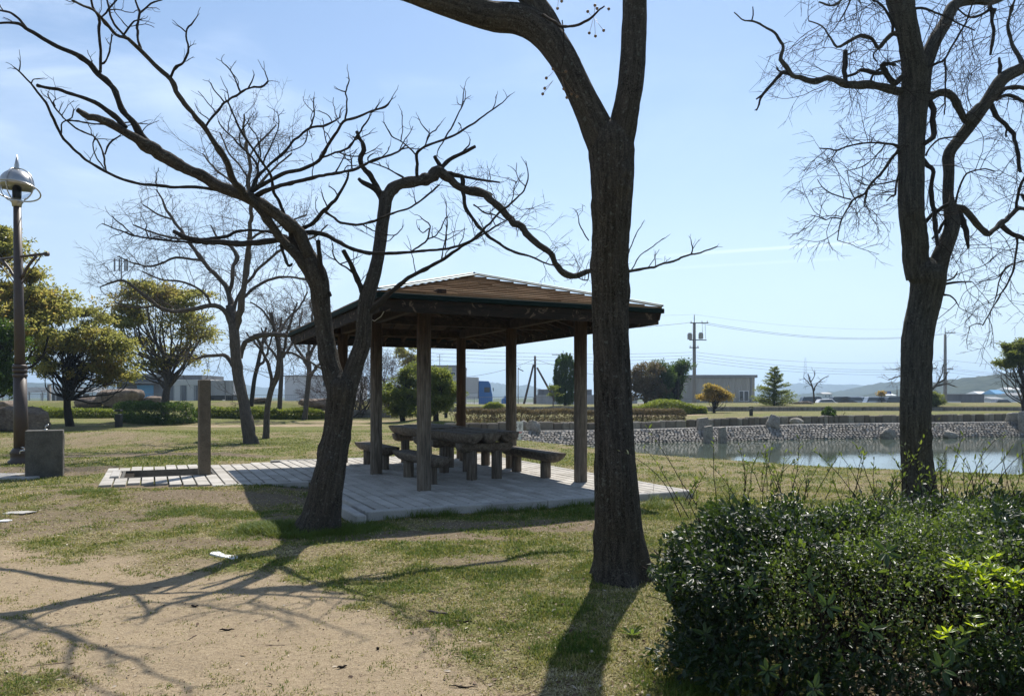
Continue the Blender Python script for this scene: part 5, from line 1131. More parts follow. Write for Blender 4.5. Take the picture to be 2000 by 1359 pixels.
bare_tree('largest bare grey tree on the lawn left of the pavilion, wide fine crown, double trunk', B, B[1], [
 [(492, 875, 30), (488, 860, 26), (483, 830, 23), (475, 780, 21), (466, 740, 20), (461, 700, 19), (457, 650, 19), (453, 620, 19), (450, 598, 18)],
 [(500, 872, 16), (494, 850, 13), (487, 820, 12), (478, 780, 10)],
 [(452, 605, 12), (448, 580, 11), (442, 560, 10), (412, 528, 9), (380, 487, 8), (362, 465, 7.5), (350, 445, 7), (335, 425, 6), (325, 410, 5), (318, 390, 4), (305, 370, 3)],
 [(460, 640, 14), (470, 605, 13), (473, 587, 12), (477, 560, 11), (481, 525, 11), (486, 490, 10), (487, 465, 9), (490, 430, 8), (489, 390, 8), (487, 340, 7), (484, 300, 6), (478, 260, 5), (474, 225, 3)],
 [(453, 640, 10), (445, 615, 10), (430, 600, 9.5), (412, 597, 9), (395, 600, 9), (375, 605, 8.5), (350, 608, 8), (325, 607, 7.5), (305, 595, 7), (287, 580, 6.5), (272, 568, 6), (257, 557, 5.5), (240, 547, 4.5), (220, 552, 4), (195, 560, 3)],
 [(455, 715, 7), (448, 702, 7), (438, 694, 6.5), (420, 694, 6), (400, 696, 5.5), (385, 700, 4), (370, 690, 3)],
 [(445, 572, 8), (455, 545, 8), (457, 520, 7.5), (462, 500, 7), (455, 485, 6), (445, 478, 5), (430, 470, 4), (410, 440, 3)],
 [(478, 580, 6), (500, 560, 6), (530, 545, 5.5), (560, 540, 5), (590, 545, 4), (615, 550, 3)],
 [(487, 470, 5), (510, 455, 5), (540, 445, 4.5), (570, 430, 4), (600, 420, 3)], [(489, 400, 5), (470, 375, 5), (445, 350, 4.5), (420, 330, 4), (395, 300, 3)], [(489, 380, 5), (515, 350, 5), (540, 325, 4), (570, 300, 3)],
 [(400, 510, 5), (370, 505, 5), (335, 505, 4.5), (300, 520, 4), (265, 515, 3.4), (230, 500, 2.5)], [(365, 468, 5), (340, 465, 4.5), (300, 455, 4), (260, 440, 3)], [(412, 597, 5), (400, 575, 5), (380, 560, 4.5), (350, 550, 4), (310, 545, 3.5), (280, 530, 3)],
 [(486, 350, 4.5), (465, 320, 4), (445, 295, 3.5), (430, 260, 3)], [(485, 310, 4), (505, 280, 4), (525, 260, 3), (540, 245, 2.5)], [(452, 620, 6), (470, 570, 6), (520, 510, 5.5), (565, 480, 5), (610, 465, 4), (640, 440, 3)], [(340, 430, 4), (310, 420, 3.5), (280, 400, 3)], [(305, 597, 4.5), (280, 600, 4), (250, 600, 3.5), (225, 590, 3)],
], 3, ob, dens=.95, L=(.5, 1.15), r0=.010, lvl=2)
ob2 = dict(curl=.16, trop=.0, kids=(3, 4), ang=.8, ratio=.6, sides=4, seg=.16, taper=.4, rmin=.006)
B = G(524, 856)
bare_tree('slim bare tree with a pale drooping limb, just right of the largest bare tree', B, B[1], [
 [(518, 862, 15), (520, 845, 13), (522, 800, 11), (530, 760, 11), (541, 735, 11), (545, 700, 9), (543, 670, 8), (535, 640, 7), (530, 610, 5)],
 [(530, 760, 7), (528, 730, 7), (520, 700, 6.5), (512, 680, 6), (505, 665, 6), (500, 658, 7)], [(470, 700, 8), (472, 680, 10), (485, 665, 10), (505, 656, 10), (530, 654, 9), (555, 655, 8), (575, 658, 6), (600, 665, 4)],
 [(545, 700, 6), (555, 680, 6), (560, 650, 5), (570, 620, 4), (580, 590, 3)], [(536, 640, 5), (520, 615, 4), (505, 600, 4), (490, 590, 3)], [(545, 690, 5), (570, 690, 5), (600, 705, 4.5), (630, 720, 4), (650, 740, 3)], [(540, 660, 5), (560, 625, 5), (585, 600, 4), (600, 570, 3)],
], 7, ob2, dens=.9, L=(.45, 1.0), r0=.011, lvl=2)
B = G(490, 812)
bare_tree('thin dark bare sapling directly behind the double trunk', B, B[1], [
 [(488, 815, 10), (492, 780, 9), (497, 740, 8), (503, 715, 8), (508, 690, 7), (514, 665, 6), (520, 640, 4)], [(503, 715, 6), (515, 705, 6), (522, 690, 5), (530, 660, 4), (540, 630, 3)], [(510, 685, 4), (495, 665, 4), (480, 650, 3)], [(514, 665, 4), (525, 655, 4), (545, 640, 3)]], 9, ob2, (M['bark_grey'], M['twig']), .4, L=(.6, 1.0), r0=.012, lvl=1)
for (bx, by, sk, lab, sd_) in (
 (546, 818, [[(546, 822, 11), (546, 800, 9.5), (548, 760, 9), (550, 720, 8), (548, 690, 7), (545, 660, 6), (550, 620, 4)], [(548, 715, 5), (535, 690, 5), (520, 670, 4), (510, 640, 3)], [(549, 700, 5), (565, 680, 5), (580, 650, 4), (590, 610, 3)], [(546, 665, 4), (535, 640, 4), (525, 610, 3)]], 'straight grey bare tree between the drooping-limbed one and the leaning trunk', 11),
 (597, 820, [[(594, 825, 12), (597, 800, 10), (600, 770, 10), (603, 740, 10), (604, 715, 9), (600, 690, 8)], [(603, 740, 6), (620, 715, 6), (640, 700, 5), (660, 690, 4)], [(602, 720, 6), (590, 695, 6), (575, 670, 5), (565, 640, 4)], [(603, 700, 6), (615, 670, 6), (630, 640, 5), (645, 610, 3)], [(600, 695, 5), (605, 660, 5), (610, 620, 4), (605, 590, 3)]], 'short bare tree with a reddish twiggy crown left of the pavilion', 13)):
    B = G(bx, by)
    bare_tree(lab, B, B[1], sk, sd_, dict(ob2, rmin=.008, trop=-.02), (M['bark_far'], M['twig_pink']), .95, L=(.7, 1.5), r0=.014, lvl=2)
for (bx, by, lab, k, hh, sd_, ml) in ((700, 815, 'low reddish bare bush behind the leaning trunk', 1.5, 5.2, 15, 'twig_pink'), (760, 812, 'low greyish twiggy bush seen behind the left pavilion posts', 1.3, 4.6, 17, 'twig_far')):
    B = G(bx, by); t = thing('twiggy_bush', lab, 'bush', tuple(B)); rg = np.random.default_rng(sd_); tb = Tubes(); t3_ = Tubes()
    for q in range(9):
        d = np.array([rg.normal()*.45*k, rg.normal()*.45*k, 1.]); twig(t3_, B+rg.normal(size=3)*np.array([.3, .3, 0]), d, hh*(.5+.2*rg.random()), .06, 1, dict(curl=.1, trop=.02, kids=(4,), ang=.6, ratio=.6, sides=5, seg=.4, taper=.4), rg)
    for q in range(420):
        d = rdir(1)[0]; d[2] = abs(d[2])*.8+.2; p = B+np.array([d[0]*2.3*k, d[1]*1.8, d[2]*hh*.8])*rg.random()**.4
        twig(tb, p, d+rg.normal(size=3)*.5, .7+.6*rg.random(), .012, 1, dict(ob2, rmin=.008, kids=(5,)), rg)
    t3_.build('stems', M['bark_far'], t); tb.build('crown', M[ml], t)
def leafy(label, cat, name, base, tops, blobs, nleaf, lsize, lmat, bmat, seed, trunk_r, group=None, nb=46, flat=.45, cl=.55, fork=.35, lean=0, spread=None, sparse=1.0):
    """tops: top of trunk (world); blobs: list of (cx, cy, cz, rx, ry, rz, weight) world ellipsoids of foliage"""
    rg = np.random.default_rng(seed); base = np.array(base, float); t = thing(name, label, cat, tuple(base), group)
    top = np.array(tops, float); P, r_ = smooth_path([base-[0, 0, .2], base+(top-base)*.35+rg.normal(size=3)*trunk_r*.6, base+(top-base)*.7+rg.normal(size=3)*trunk_r*.8, top], [trunk_r*1.35, trunk_r, trunk_r*.85, trunk_r*.6], .15)
    tb = Tubes(); tb.add(P, r_, 14); tb.build('trunk', bmat, t)
    wts = np.array([b[6] for b in blobs], float); wts /= wts.sum()
    cen = []
    for k in range(nb):
        b = blobs[rg.choice(len(blobs), p=wts)]; d = rg.normal(size=3); d /= np.linalg.norm(d); d[2] = d[2]*.8+.15
        cen.append(np.array(b[:3])+d*np.array(b[3:6])*(.55+.45*rg.random()**.5))
    cen = np.array(cen); tb = Tubes()
    for c in cen:
        s = P[int(len(P)*(fork+(1-fork)*rg.random()*.98))]; m_ = (s+c)/2+np.array([0, 0, -.12*np.linalg.norm(c-s)])+rg.normal(size=3)*.12*np.linalg.norm(c-s)
        Q, q = smooth_path([s, m_, c], [trunk_r*.34, trunk_r*.18, trunk_r*.05], .2, .03); tb.add(Q, q, 6)
        for k in range(4):
            twig(tb, Q[int(len(Q)*(.4+.5*rg.random()))], (c-s)/np.linalg.norm(c-s)+rg.normal(size=3)*.7, .5*cl+cl*rg.random(), trunk_r*.07, 1, dict(curl=.2, trop=.03, kids=(3,), ang=.7, ratio=.6, sides=3, seg=.15, taper=.4, rmin=.006), rg)
    tb.build('branches', bmat, t)
    per = nleaf//nb; C = []; Nn = []; A = []
    for c in cen:
        k = int(per*(.5+rg.random())*sparse); sz = cl*(.55+.7*rg.random()); d = rg.normal(size=(k, 3)); d /= np.linalg.norm(d, axis=1, keepdims=True)
        p = d*(rg.random(k)**.45)[:, None]*np.array([sz, sz, sz*flat]); sub = rg.normal(size=(14, 3))*np.array([sz, sz, sz*flat])*.55
        j = rg.integers(0, 14, k); p = np.where((rg.random(k) < .72)[:, None], sub[j]+p*.30, p)
        C.append(c+p); a = d+rg.normal(size=(k, 3))*.6; A.append(a); n_ = rg.normal(size=(k, 3))*.55+np.array([0, 0, 1.]); Nn.append(n_)
    C = np.concatenate(C); A = np.concatenate(A); Nn = np.concatenate(Nn); n = len(C)
    tone = np.clip(fbm(C[:, 0]*.9, C[:, 1]*.9, C[:, 2]*.9, seed, 3)*1.2-.1+rg.normal(size=n)*.16, 0, 1)
    leaves('crown', C, A, Nn, lsize*(.7+.6*rg.random(n)), lsize*.55*(.7+.6*rg.random(n)), lmat, t, tone); return t
def at(px, py, d): return W(px, py, d)
LT = M['leaf_tree']
# big leafy tree behind the lamp post, at the left edge
d = 33.; B = at(-55, 830, d); B[2] = gz_(B[0], B[1])
def bl(px, py, rx, ry, d, w=1.0, k=.8): c = W(px, py, d); return (c[0], c[1], c[2], rx/F*d, rx/F*d*k, ry/F*d, w)
leafy('large leafy tree with yellowing olive crown at the left edge behind the lamp post', 'tree', 'leafy_tree', B, at(-40, 600, d),
      [bl(-10, 520, 60, 50, d), bl(50, 580, 62, 50, d+.5, 1.2), bl(10, 640, 60, 40, d-1), bl(-60, 600, 70, 80, d, .8), bl(-15, 470, 30, 30, d, .35), bl(75, 620, 40, 30, d, .6)], 26000, .17, LT, M['bark_grey'], 3, .26, 'leafy trees on the left lawn', 70, cl=.75)
d = 30.; B = at(-20, 850, d); B[2] = gz_(B[0], B[1])
leafy('dark green evergreen tree low at the left edge, under the yellowing crown', 'tree', 'evergreen_tree', B, at(-15, 700, d),
      [bl(-5, 690, 34, 60, d), bl(10, 745, 22, 35, d, .6), bl(-20, 740, 30, 40, d, .6), bl(15, 650, 20, 26, d, .4)], 15000, .13, M['leaf_green'], M['bark_grey'], 5, .18, None, 46, cl=.5)
B = G(138, 832); d = B[1]
leafy('smaller leafy tree with yellow-green spreading crown, between the lamp post and the boulders', 'tree', 'leafy_tree', B, at(146, 700, d),
      [bl(150, 625, 60, 22, d, .7), bl(110, 670, 52, 30, d, 1), bl(185, 670, 60, 30, d, 1.1), bl(225, 700, 42, 30, d, 1.0), bl(150, 720, 80, 22, d, .9), bl(90, 715, 36, 24, d, .5), bl(240, 735, 26, 20, d, .4), bl(120, 600, 20, 12, d, .2), bl(200, 745, 30, 18, d, .3)], 24000, .14, LT, M['bark_grey'], 8, .16, 'leafy trees on the left lawn', 96, cl=.62, flat=.35, sparse=.8)
d = 43.; B = at(322, 800, d); B[2] = gz_(B[0], B[1])
leafy('sparse round leafy tree with showing branches, right of the boulder group', 'tree', 'leafy_tree', B, at(322, 690, d),
      [bl(290, 575, 60, 18, d, 1.2), bl(235, 620, 36, 26, d, .6), bl(350, 590, 50, 22, d, .9), bl(300, 640, 80, 50, d, .6), bl(380, 640, 34, 28, d, .5), bl(330, 700, 60, 30, d, .6), bl(240, 680, 30, 30, d, .4)], 21000, .17, LT, M['bark_far'], 12, .20, 'leafy trees on the left lawn', 52, cl=.95, flat=.35, sparse=.8, fork=.45)
# evergreen shrubs seen between the pavilion posts
B = G(788, 822); d = B[1]
leafy('broad round evergreen shrub with yellow-green tips, behind the front left posts', 'shrub', 'evergreen_shrub', B, at(788, 765, d), [bl(790, 770, 38, 46, d, 1.2), bl(770, 790, 28, 26, d, .5), bl(806, 735, 20, 24, d, .4), bl(800, 800, 24, 18, d, .4)], 15000, .13, M['leaf_conifer'], M['bark_grey'], 15, .12, 'round evergreen shrubs', 60, cl=.45, flat=.5)
B = G(852, 822); d = B[1]
leafy('upright oval evergreen shrub right of the broader one, beside the rear post', 'shrub', 'evergreen_shrub', B, at(855, 765, d), [bl(862, 768, 28, 42, d, 1.2), bl(850, 795, 24, 22, d, .5), bl(855, 738, 16, 16, d, .3)], 12000, .12, M['leaf_conifer'], M['bark_grey'], 16, .11, 'round evergreen shrubs', 50, cl=.42, flat=.5)
d = 62; B = at(800, 800, d); B[2] = gz_(B[0], B[1])
leafy('thin tree with small pale crown rising above the evergreen shrubs', 'tree', 'thin_tree', B, at(800, 712, d), [bl(798, 690, 22, 22, d, 1), bl(805, 715, 16, 16, d, .5)], 2600, .18, LT, M['bark_grey'], 18, .10, None, 18, cl=.6)
# ---------------------------------------------------------------- mid and far ground
def shrub_mass(name, label, cat, pts, n, ls, lmat, seed, h, w, flat=True, group=None, stems=False, base_off=0.0, top_only=0.0, dense_low=False):
    """clipped hedge following a ground line pts [(x,y)], height h, width w"""
    rg = np.random.default_rng(seed); P = np.array(pts, float); L = np.concatenate([[0], np.cumsum(np.hypot(*np.diff(P, axis=0).T))])
    mid = P[len(P)//2]; t = thing(name, label, cat, (mid[0], mid[1], gz_(*mid)), group)
    s = rg.random(n)*L[-1]; x = np.interp(s, L, P[:, 0]); y = np.interp(s, L, P[:, 1])
    a = rg.random(n)*2*np.pi; rr = rg.random(n)**.25
    ca, sa = np.cos(a), np.sin(a); q = .45
    ox = np.sign(ca)*np.abs(ca)**q*rr*w/2; oz = np.sign(sa)*np.abs(sa)**q*rr
    e = np.minimum(s, L[-1]-s); endk = np.clip(e/(w*.4), .25, 1)**.5
    lump = 1+.22*(fbm(s*1.1, seed, a*0, seed, 3)-.5)*2
    # direction across
    tx = np.gradient(P[:, 0]); ty = np.gradient(P[:, 1]); tl = np.hypot(tx, ty); nx_2 = np.interp(s, L, -ty/tl); ny_2 = np.interp(s, L, tx/tl)
    x = x+nx_2*ox*endk; y = y+ny_2*ox*endk; z = T(x, y)+(h*lump*endk)*(.5+.5*oz)*(1)+base_off
    if top_only: k = (oz > -top_only) | (rg.random(n) < .35); x, y, z, s = x[k], y[k], z[k], s[k]; n = len(x)
    C = np.stack([x, y, z], 1); A = rdir(n); Nn = rg.normal(size=(n, 3))*.6+[0, -.3, 1]
    tone = np.clip(fbm(x*1.2, y*1.2, z*2, seed, 3)*1.1-.05+rg.normal(size=n)*.18, 0, 1)
    leaves('foliage', C, A, Nn, ls*(.7+.6*rg.random(n)), ls*.55*(.7+.6*rg.random(n)), lmat, t, tone)
    tb = Tubes(); ns = int(L[-1]*(9 if stems else 3))
    for k in range(ns):
        s0 = rg.random()*L[-1]; p = np.array([np.interp(s0, L, P[:, 0])+rg.normal()*w*.2, np.interp(s0, L, P[:, 1])+rg.normal()*w*.25, 0]); p[2] = gz_(p[0], p[1])-.05
        twig(tb, p, np.array([rg.normal()*.3, rg.normal()*.3, 1.]), h*.95, .012 if h < 1.2 else .02, 1, dict(curl=.12, trop=.02, kids=(5,), ang=.6, ratio=.6, sides=4, seg=h/6, taper=.5, rmin=.006), rg)
    tb.build('stems', M['twig_far'] if stems else M['bark_grey'], t); return t
def line(*pp): return [tuple(G(a, b)[:2]) for a, b in pp]
def zline(z, *pp):
    o = []
    for a, b in pp:
        d = (CAMZ-z)*F/(b-HY); o.append(((a-1000)/F*d, d))
    return o
shrub_mass('clipped_hedge', 'dark green clipped hedge on the left lawn, next to the short garden light', 'hedge', line((246, 822), (290, 827), (335, 829), (376, 825)), 16000, .10, M['leaf_green'], 3, 1.05, 1.7)
shrub_mass('low_hedge', 'low light green hedge strip left of the dark clipped hedge, below the boulders', 'hedge', line((60, 812), (120, 815), (180, 816), (236, 815)), 15000, .12, M['leaf_azalea'], 4, .55, 1.6)
shrub_mass('low_hedge', 'low green hedge strip behind the stone pillar and the bare trunks', 'hedge', line((386, 815), (450, 816), (540, 818), (640, 818)), 20000, .12, M['leaf_azalea'], 5, .60, 1.6)
shrub_mass('brown_hedge', 'long brownish half-bare clipped hedge along the far side of the pond', 'hedge', [(x, W2(x)+1.15) for x in np.linspace(-2.6, 9.0, 12)], 26000, .085, M['leaf_brown'], 6, .62, 1.0, stems=True, top_only=.2)
shrub_mass('azalea_hedge', 'large bright yellow-green clipped shrub mass right of the near trunk, beyond the pond', 'shrub', [(8.2, 52.5), (10.5, 52.2), (13.0, 52.0)], 24000, .12, M['leaf_azalea'], 8, .95, 5.0, group='yellow-green clipped shrubs')
shrub_mass('azalea_hedge', 'small yellow-green clipped shrub seen between the rear pavilion posts', 'shrub', [(-2.3, 56.5), (-.4, 56.5)], 8000, .12, M['leaf_azalea'], 9, .75, 1.6, group='yellow-green clipped shrubs')
P0 = G(1621, 816); shrub_mass('clipped_bush', 'small dark box-shaped bush on the far lawn beyond the boulder', 'bush', [(P0[0]-.35, P0[1]), (P0[0]+.35, P0[1])], 5000, .09, M['leaf_green'], 10, .68, 1.1)
# low stepping wall block etc.
def rk(name, label, px, py, wpx, hpx, seed, mat, d=None, dz=0.0, grp=None, deep=.8, flat=False, rotz=0, blocky=.45, sink=.15):
    c = G(px, py) if d is None else np.array([*W(px, py, d)[:2], 0]); 
    if d is not None: c[2] = W(px, py, d)[2]
    w = wpx/F*c[1]; h = hpx/F*c[1]*(1+sink)
    t = rock(name, c+np.array([0, 0, h/2-h*sink]), (w*1.06, w*deep, h*1.05), seed, mat, None, 26, blocky, .12, rotz)
    return tag(t, label, 'boulder', grp)
rk('boulder', 'large rounded brown boulder at the left edge behind the lamp post', 38, 841, 116, 50, 3, M['boulder'], deep=.6)
rk('boulder', 'dark brown boulder behind the large rounded one at the left edge', 8, 818, 64, 40, 4, M['boulder'], deep=.7)
rk('boulder', 'big flat-topped brown boulder in the middle of the boulder group', 232, 794, 92, 34, 5, M['boulder'], deep=.5, blocky=.7)
rk('boulder', 'low sloping boulder at the left of the boulder group', 175, 793, 52, 20, 6, M['boulder'], deep=.6)
rk('boulder', 'low dark boulder at the right end of the boulder group', 296, 791, 44, 18, 7, M['boulder'], deep=.6)
rk('boulder', 'flat brown boulder behind the drooping-limbed bare tree', 508, 786, 40, 10, 8, M['boulder'], deep=.6)
rk('boulder', 'long dark boulder on the bank left of the leaning trunk', 618, 796, 66, 18, 9, M['boulder'], deep=.5)
rk('boulder', 'pale pinkish flat boulder beside the conifer on the far bank', 1566, 802, 46, 18, 10, M['boulder'], d=66, deep=.6)
rk('boulder', 'smooth pointed grey boulder standing on the embankment, left of the bush', 1510, 838, 28, 30, 11, M['boulder_grey'], d=float(FS(13.2)+1.2), deep=.7, blocky=.2)
rk('boulder', 'low rounded grey boulder right of the pointed one on the embankment', 1556, 832, 26, 16, 12, M['boulder_grey'], d=40.6, deep=.7)
rk('boulder', 'grey boulder half in the water below the embankment, left of the ribbed tree', 1735, 856, 26, 20, 13, M['boulder_grey'], d=39.2, deep=.9)
rk('boulder', 'grey boulder half in the water right of the ribbed tree', 1856, 856, 24, 15, 14, M['boulder_grey'], d=39.8, deep=.9)
rk('boulder', 'pale squared boulder on the near bank corner beside the white sign', 1042, 843, 28, 22, 15, M['boulder_grey'], d=33.6, deep=.8, blocky=.7)
rk('boulder', 'pale boulder leaning behind the white sign', 1024, 840, 16, 20, 16, M['boulder_grey'], d=34.4, deep=.8)
rk('boulder', 'pale stacked boulder at the right end of the dark stone wall', 1985, 830, 40, 24, 17, M['boulder_grey'], d=42.5, deep=.8, blocky=.7)
rk('boulder', 'tall pale upright boulder at the right edge of the embankment', 2004, 846, 26, 46, 18, M['boulder_grey'], d=41.4, deep=.8, blocky=.6)
# granite posts by the pond
def gpost(label, px, py, wpx, hpx, d, tilt=0.0, taper=.8):
    c = W(px, py, d); w = wpx/F*d; h = hpx/F*d; b = MB()
    t = thing('granite_post', label, 'post', tuple(c)); z = np.linspace(0, 1, 5)
    V = []; 
    for q in z:
        s = 1-(1-taper)*q; 
        for (sx, sy) in ((-1, -1), (1, -1), (1, 1), (-1, 1)): V.append([c[0]+sx*w/2*s+tilt*q*h, c[1]+sy*w/2*s, c[2]-.2+(h+.2)*q+(.03*sx if q == 1 else 0)])
    Fc = [(3, 2, 1, 0), (16, 17, 18, 19)]+[(4*i+j, 4*i+(j+1) % 4, 4*i+4+(j+1) % 4, 4*i+4+j) for i in range(4) for j in range(4)]
    b.add(V, Fc); b.build('shaft', M['boulder_grey'], t)
gpost('tapered pale granite block ending the dark wall above the pond', 1372, 842, 24, 26, 37.6, .0, .75)
gpost('mossy granite post standing in the pond edge, left of its pair', 1383, 872, 16, 40, 35.6, 0, .92)
gpost('shorter granite post standing in the pond edge, right of its pair', 1412, 872, 15, 38, 35.9, -.05, .8)
# garden lights
def bollard(label, px, py, hpx, grp='short garden lights'):
    c = G(px, py); h = hpx/F*c[1]; w = h*.30
    t = thing('garden_light', label, 'garden light', tuple(c), grp)
    b = MB(); b.box(c+[0, 0, h*.36], (w, w, h*.72), None, .01); b.build('post', M['dark_metal'], t)
    b = MB(); b.box(c+[0, 0, h*.80], (w*.78, w*.78, h*.16), None, .006); b.build('lens', M['globe'], t)
    b = MB(); b.box(c+[0, 0, h*.93], (w*1.12, w*1.12, h*.10), None, .01); b.build('cap', M['dark_metal'], t)
bollard('short dark garden light beside the dark clipped hedge on the left lawn', 232, 834, 35)
bollard('short dark garden light on the far lawn, between orange tree and conifer', 1467, 812, 19)
bollard('short dark garden light beside the round evergreen shrubs', 871, 816, 20)
# ---- lamp post
c = G(42, 905); d = c[1]; top = W(32, 305, d); k = d/F
t = thing('park_lamp', 'tall brown lamp post with globe lantern, spike and ring at the left edge', 'street lamp', tuple(c))
ax0 = np.array([c[0], c[1], c[2]]); dirv = (top-ax0)/(top[2]-ax0[2])
def lp(z): return ax0+dirv*z
H = top[2]-c[2]
def zz(py): return (W(0, py, d)[2]-c[2])
b = MB(); b.lathe(ax0, [(.26, -.05), (.26, .06), (.21, .10), (.21, .20), (.23, .22), (.19, .30), (.16, .34)], 24); b.build('base', M['lamp_brown'], t, True)
b = MB(); b.tube([lp(.28), lp(zz(735))], [.145, .128], 24); b.tube([lp(zz(735)), lp(zz(600)), lp(zz(400))], [.105, .098, .075], 24); b.build('pole', M['lamp_brown'], t, True)
b = MB()
for py in (716, 724, 733): b.lathe(lp(zz(py)), [(.11, -.045), (.145, -.03), (.145, .03), (.11, .045)], 24)
b.build('collar', M['lamp_brown'], t, True)
zb = zz(503); b = MB(); b.tube([lp(zb)+[-.80, .25, -.02], lp(zb)+[.72, -.22, .04]], .028, 10)
for s in (-1, 1):
    e = lp(zb)+np.array([s*.76, -s*.235, .03*s]); b.tube([e-[s*.02, 0, 0], e+[s*.05, -s*.015, 0]], .05, 12)
    b.tube([lp(zz(556))+[s*.07, -s*.02, 0], lp(zb)+[s*.62, -s*.19, 0]], .012, 8)
    b.tube([lp(zz(545))+[s*.07, -s*.02, 0], lp(zz(535))+[s*.16, -s*.05, .0], lp(zz(524))+[s*.24, -s*.07, 0], lp(zz(512))+[s*.36, -s*.1, 0], lp(zb)+[s*.5, -s*.15, 0]], .032, 8)
b.build('bracket_arm', M['lamp_brown'], t, True)
zc = zz(362); cc = lp(zc); r = 31*k
b = MB(); b.lathe(cc, [(.09, -r*1.35), (.10, -r*1.15), (.13, -r*1.05), (.13, -r*.95), (.08, -r*.9)], 20); b.build('lantern_neck', M['lamp_metal'], t, True)
b = MB(); b.lathe(cc, [(r*.88*math.sin(a), -r*.88*math.cos(a)) for a in np.linspace(.3, np.pi*.56, 14)], 28); b.build('globe', M['globe'], t, True)
b = MB(); b.lathe(cc, [(.07, -r*.85), (.085, -r*.8), (.085, -r*.15), (.05, -r*.05)], 16); b.build('lamp_tube', M['white_paint'], t, True)
b = MB(); b.lathe(cc, [(r*.98*math.sin(a), r*.98*math.cos(a)) for a in np.linspace(np.pi*.53, .02, 14)], 28); b.build('dome_cap', M['lamp_metal'], t, True)
b = MB(); aa = np.linspace(0, 2*np.pi, 41)
def ring(c_, u_, v_, rr, w): b.tube([c_+u_*math.cos(a)*rr+v_*math.sin(a)*rr for a in aa], w, 8, False)
ring(cc+[0, 0, -.12], np.array([1., 0, .06]), np.array([0, 1., -.28]), r*1.28, .016); 
for ph in (0, np.pi/2): 
    b.tube([cc+np.array([math.cos(ph), math.sin(ph), 0])*r*1.06*math.sin(a)+np.array([0, 0, r*1.06*math.cos(a)]) for a in np.linspace(-2.7, 2.7, 40)], .012, 8, False)
b.build('cage_ring', M['lamp_metal'], t, True)
b = MB(); b.lathe(cc+[0, 0, r*.96], [(.05, 0), (.06, .03), (.045, .06), (.05, .10), (.004, zz(302)-zc-r*.96)], 14); b.build('finial', M['lamp_metal'], t, True)
# ---- white sign on a post
d = 29.5; c = W(1014, 838, d); t = thing('warning_sign', 'small white notice board with black and red writing on a thin post by the pond', 'sign', (c[0], c[1], gz_(c[0], c[1])))
b = MB(); b.box(c+[0, 0, .04], (.30, .02, .52), None, .004); b.build('board', M['sign_white'], t)
b = MB(); b.box((c[0]+.02, c[1]+.03, (c[2]+gz_(c[0], c[1]))/2), (.09, .04, c[2]-gz_(c[0], c[1])+.2), None, .004); b.build('post', M['sign_white'], t)
b = MB()
for (x, z, w, h) in ((.03, .22, .03, .03), (.03, .17, .09, .02), (.03, .13, .02, .10), (.07, .12, .02, .06), (-.01, .12, .02, .06), (.03, .05, .025, .09), (-.09, .20, .02, .05), (-.09, .12, .03, .02), (-.09, .08, .02, .05), (.10, .2, .02, .04)): b.box(c+[x, -.012, z-.02], (w, .004, h))
b.build('writing', M['ink'], t)
b = MB(); b.box(c+[0, -.012, -.10], (.24, .004, .018)); b.box(c+[-.01, -.012, -.14], (.20, .004, .022)); b.build('red_writing', M['ink_red'], t)
# ---- cars
def car(label, c, L, kind, paint, rot=0.0, grp='cars in the far car park'):
    """side view along +X; rounded body and glass house"""
    t = thing('parked_car', label, 'car', tuple(c), grp); Wd = 1.7
    if kind == 'van': prof = [(0, .35), (0, .95), (.04, 1.1), (.10, 1.75), (.14, 1.86), (.62, 1.9), (.72, 1.82), (.84, 1.25), (.97, 1.05), (1, .9), (1, .35)]; gl = [(.05, 1.15), (.12, 1.72), (.70, 1.74), (.80, 1.22)]
    elif kind == 'wagon': prof = [(0, .35), (0, .9), (.03, 1.0), (.12, 1.45), (.60, 1.52), (.74, 1.0), (.96, .85), (1, .7), (1, .35)]; gl = [(.07, 1.0), (.14, 1.38), (.58, 1.44), (.70, 1.0)]
    else: prof = [(0, .35), (0, .85), (.15, .95), (.26, 1.38), (.58, 1.42), (.74, .95), (.96, .82), (1, .65), (1, .35)]; gl = [(.19, .96), (.28, 1.32), (.56, 1.35), (.69, .96)]
    ca, sa = math.cos(rot), math.sin(rot)
    def tr(P): P = np.asarray(P, float); return np.stack([c[0]+P[:, 0]*ca-P[:, 1]*sa, c[1]+P[:, 0]*sa+P[:, 1]*ca, c[2]+P[:, 2]], 1)
    V = []; ys = (-.5, -.44, .44, .5)
    n = len(prof); cx = .5
    for yy in ys:
        ins = .94 if abs(yy) == .5 else 1.0
        for x, z in prof:
            tum = 1-.10*max(0, (z-.95))/.9
            V.append(((x-.5)*L*ins, yy*Wd*tum, .35+(z-.35)*(ins if z > .4 else 1)))
    Fc = [(s*n+i, s*n+(i+1) % n, (s+1)*n+(i+1) % n, (s+1)*n+i) for s in range(3) for i in range(n)]+[tuple(range(n)), tuple(range(3*n, 4*n))[::-1]]
    mesh('body', tr(V), [f for f in Fc], paint, t)
    V = []; 
    for x, z in gl:
        tum = 1-.10*max(0, (z-.95))/.9
        V.append(((x-.5)*L, -.5*Wd*tum-.004, z)); V.append(((x-.5)*L, .5*Wd*tum+.004, z))
    mesh('side_window', tr(V), [(0, 2, 4, 6), (7, 5, 3, 1), (4, 5, 7, 6)], M['glass'], t)
    for x in (.19, .80):
        b = MB(); a = np.linspace(0, 2*np.pi, 17)[:-1]
        for y in (-.46, .46):
            p = tr([((x-.5)*L, y*Wd-.1, .33), ((x-.5)*L, y*Wd+.1, .33)]); b.tube(p, .33, 16)
        b.build('wheel', M['rubber'], t)
    return t
ZC = -.37
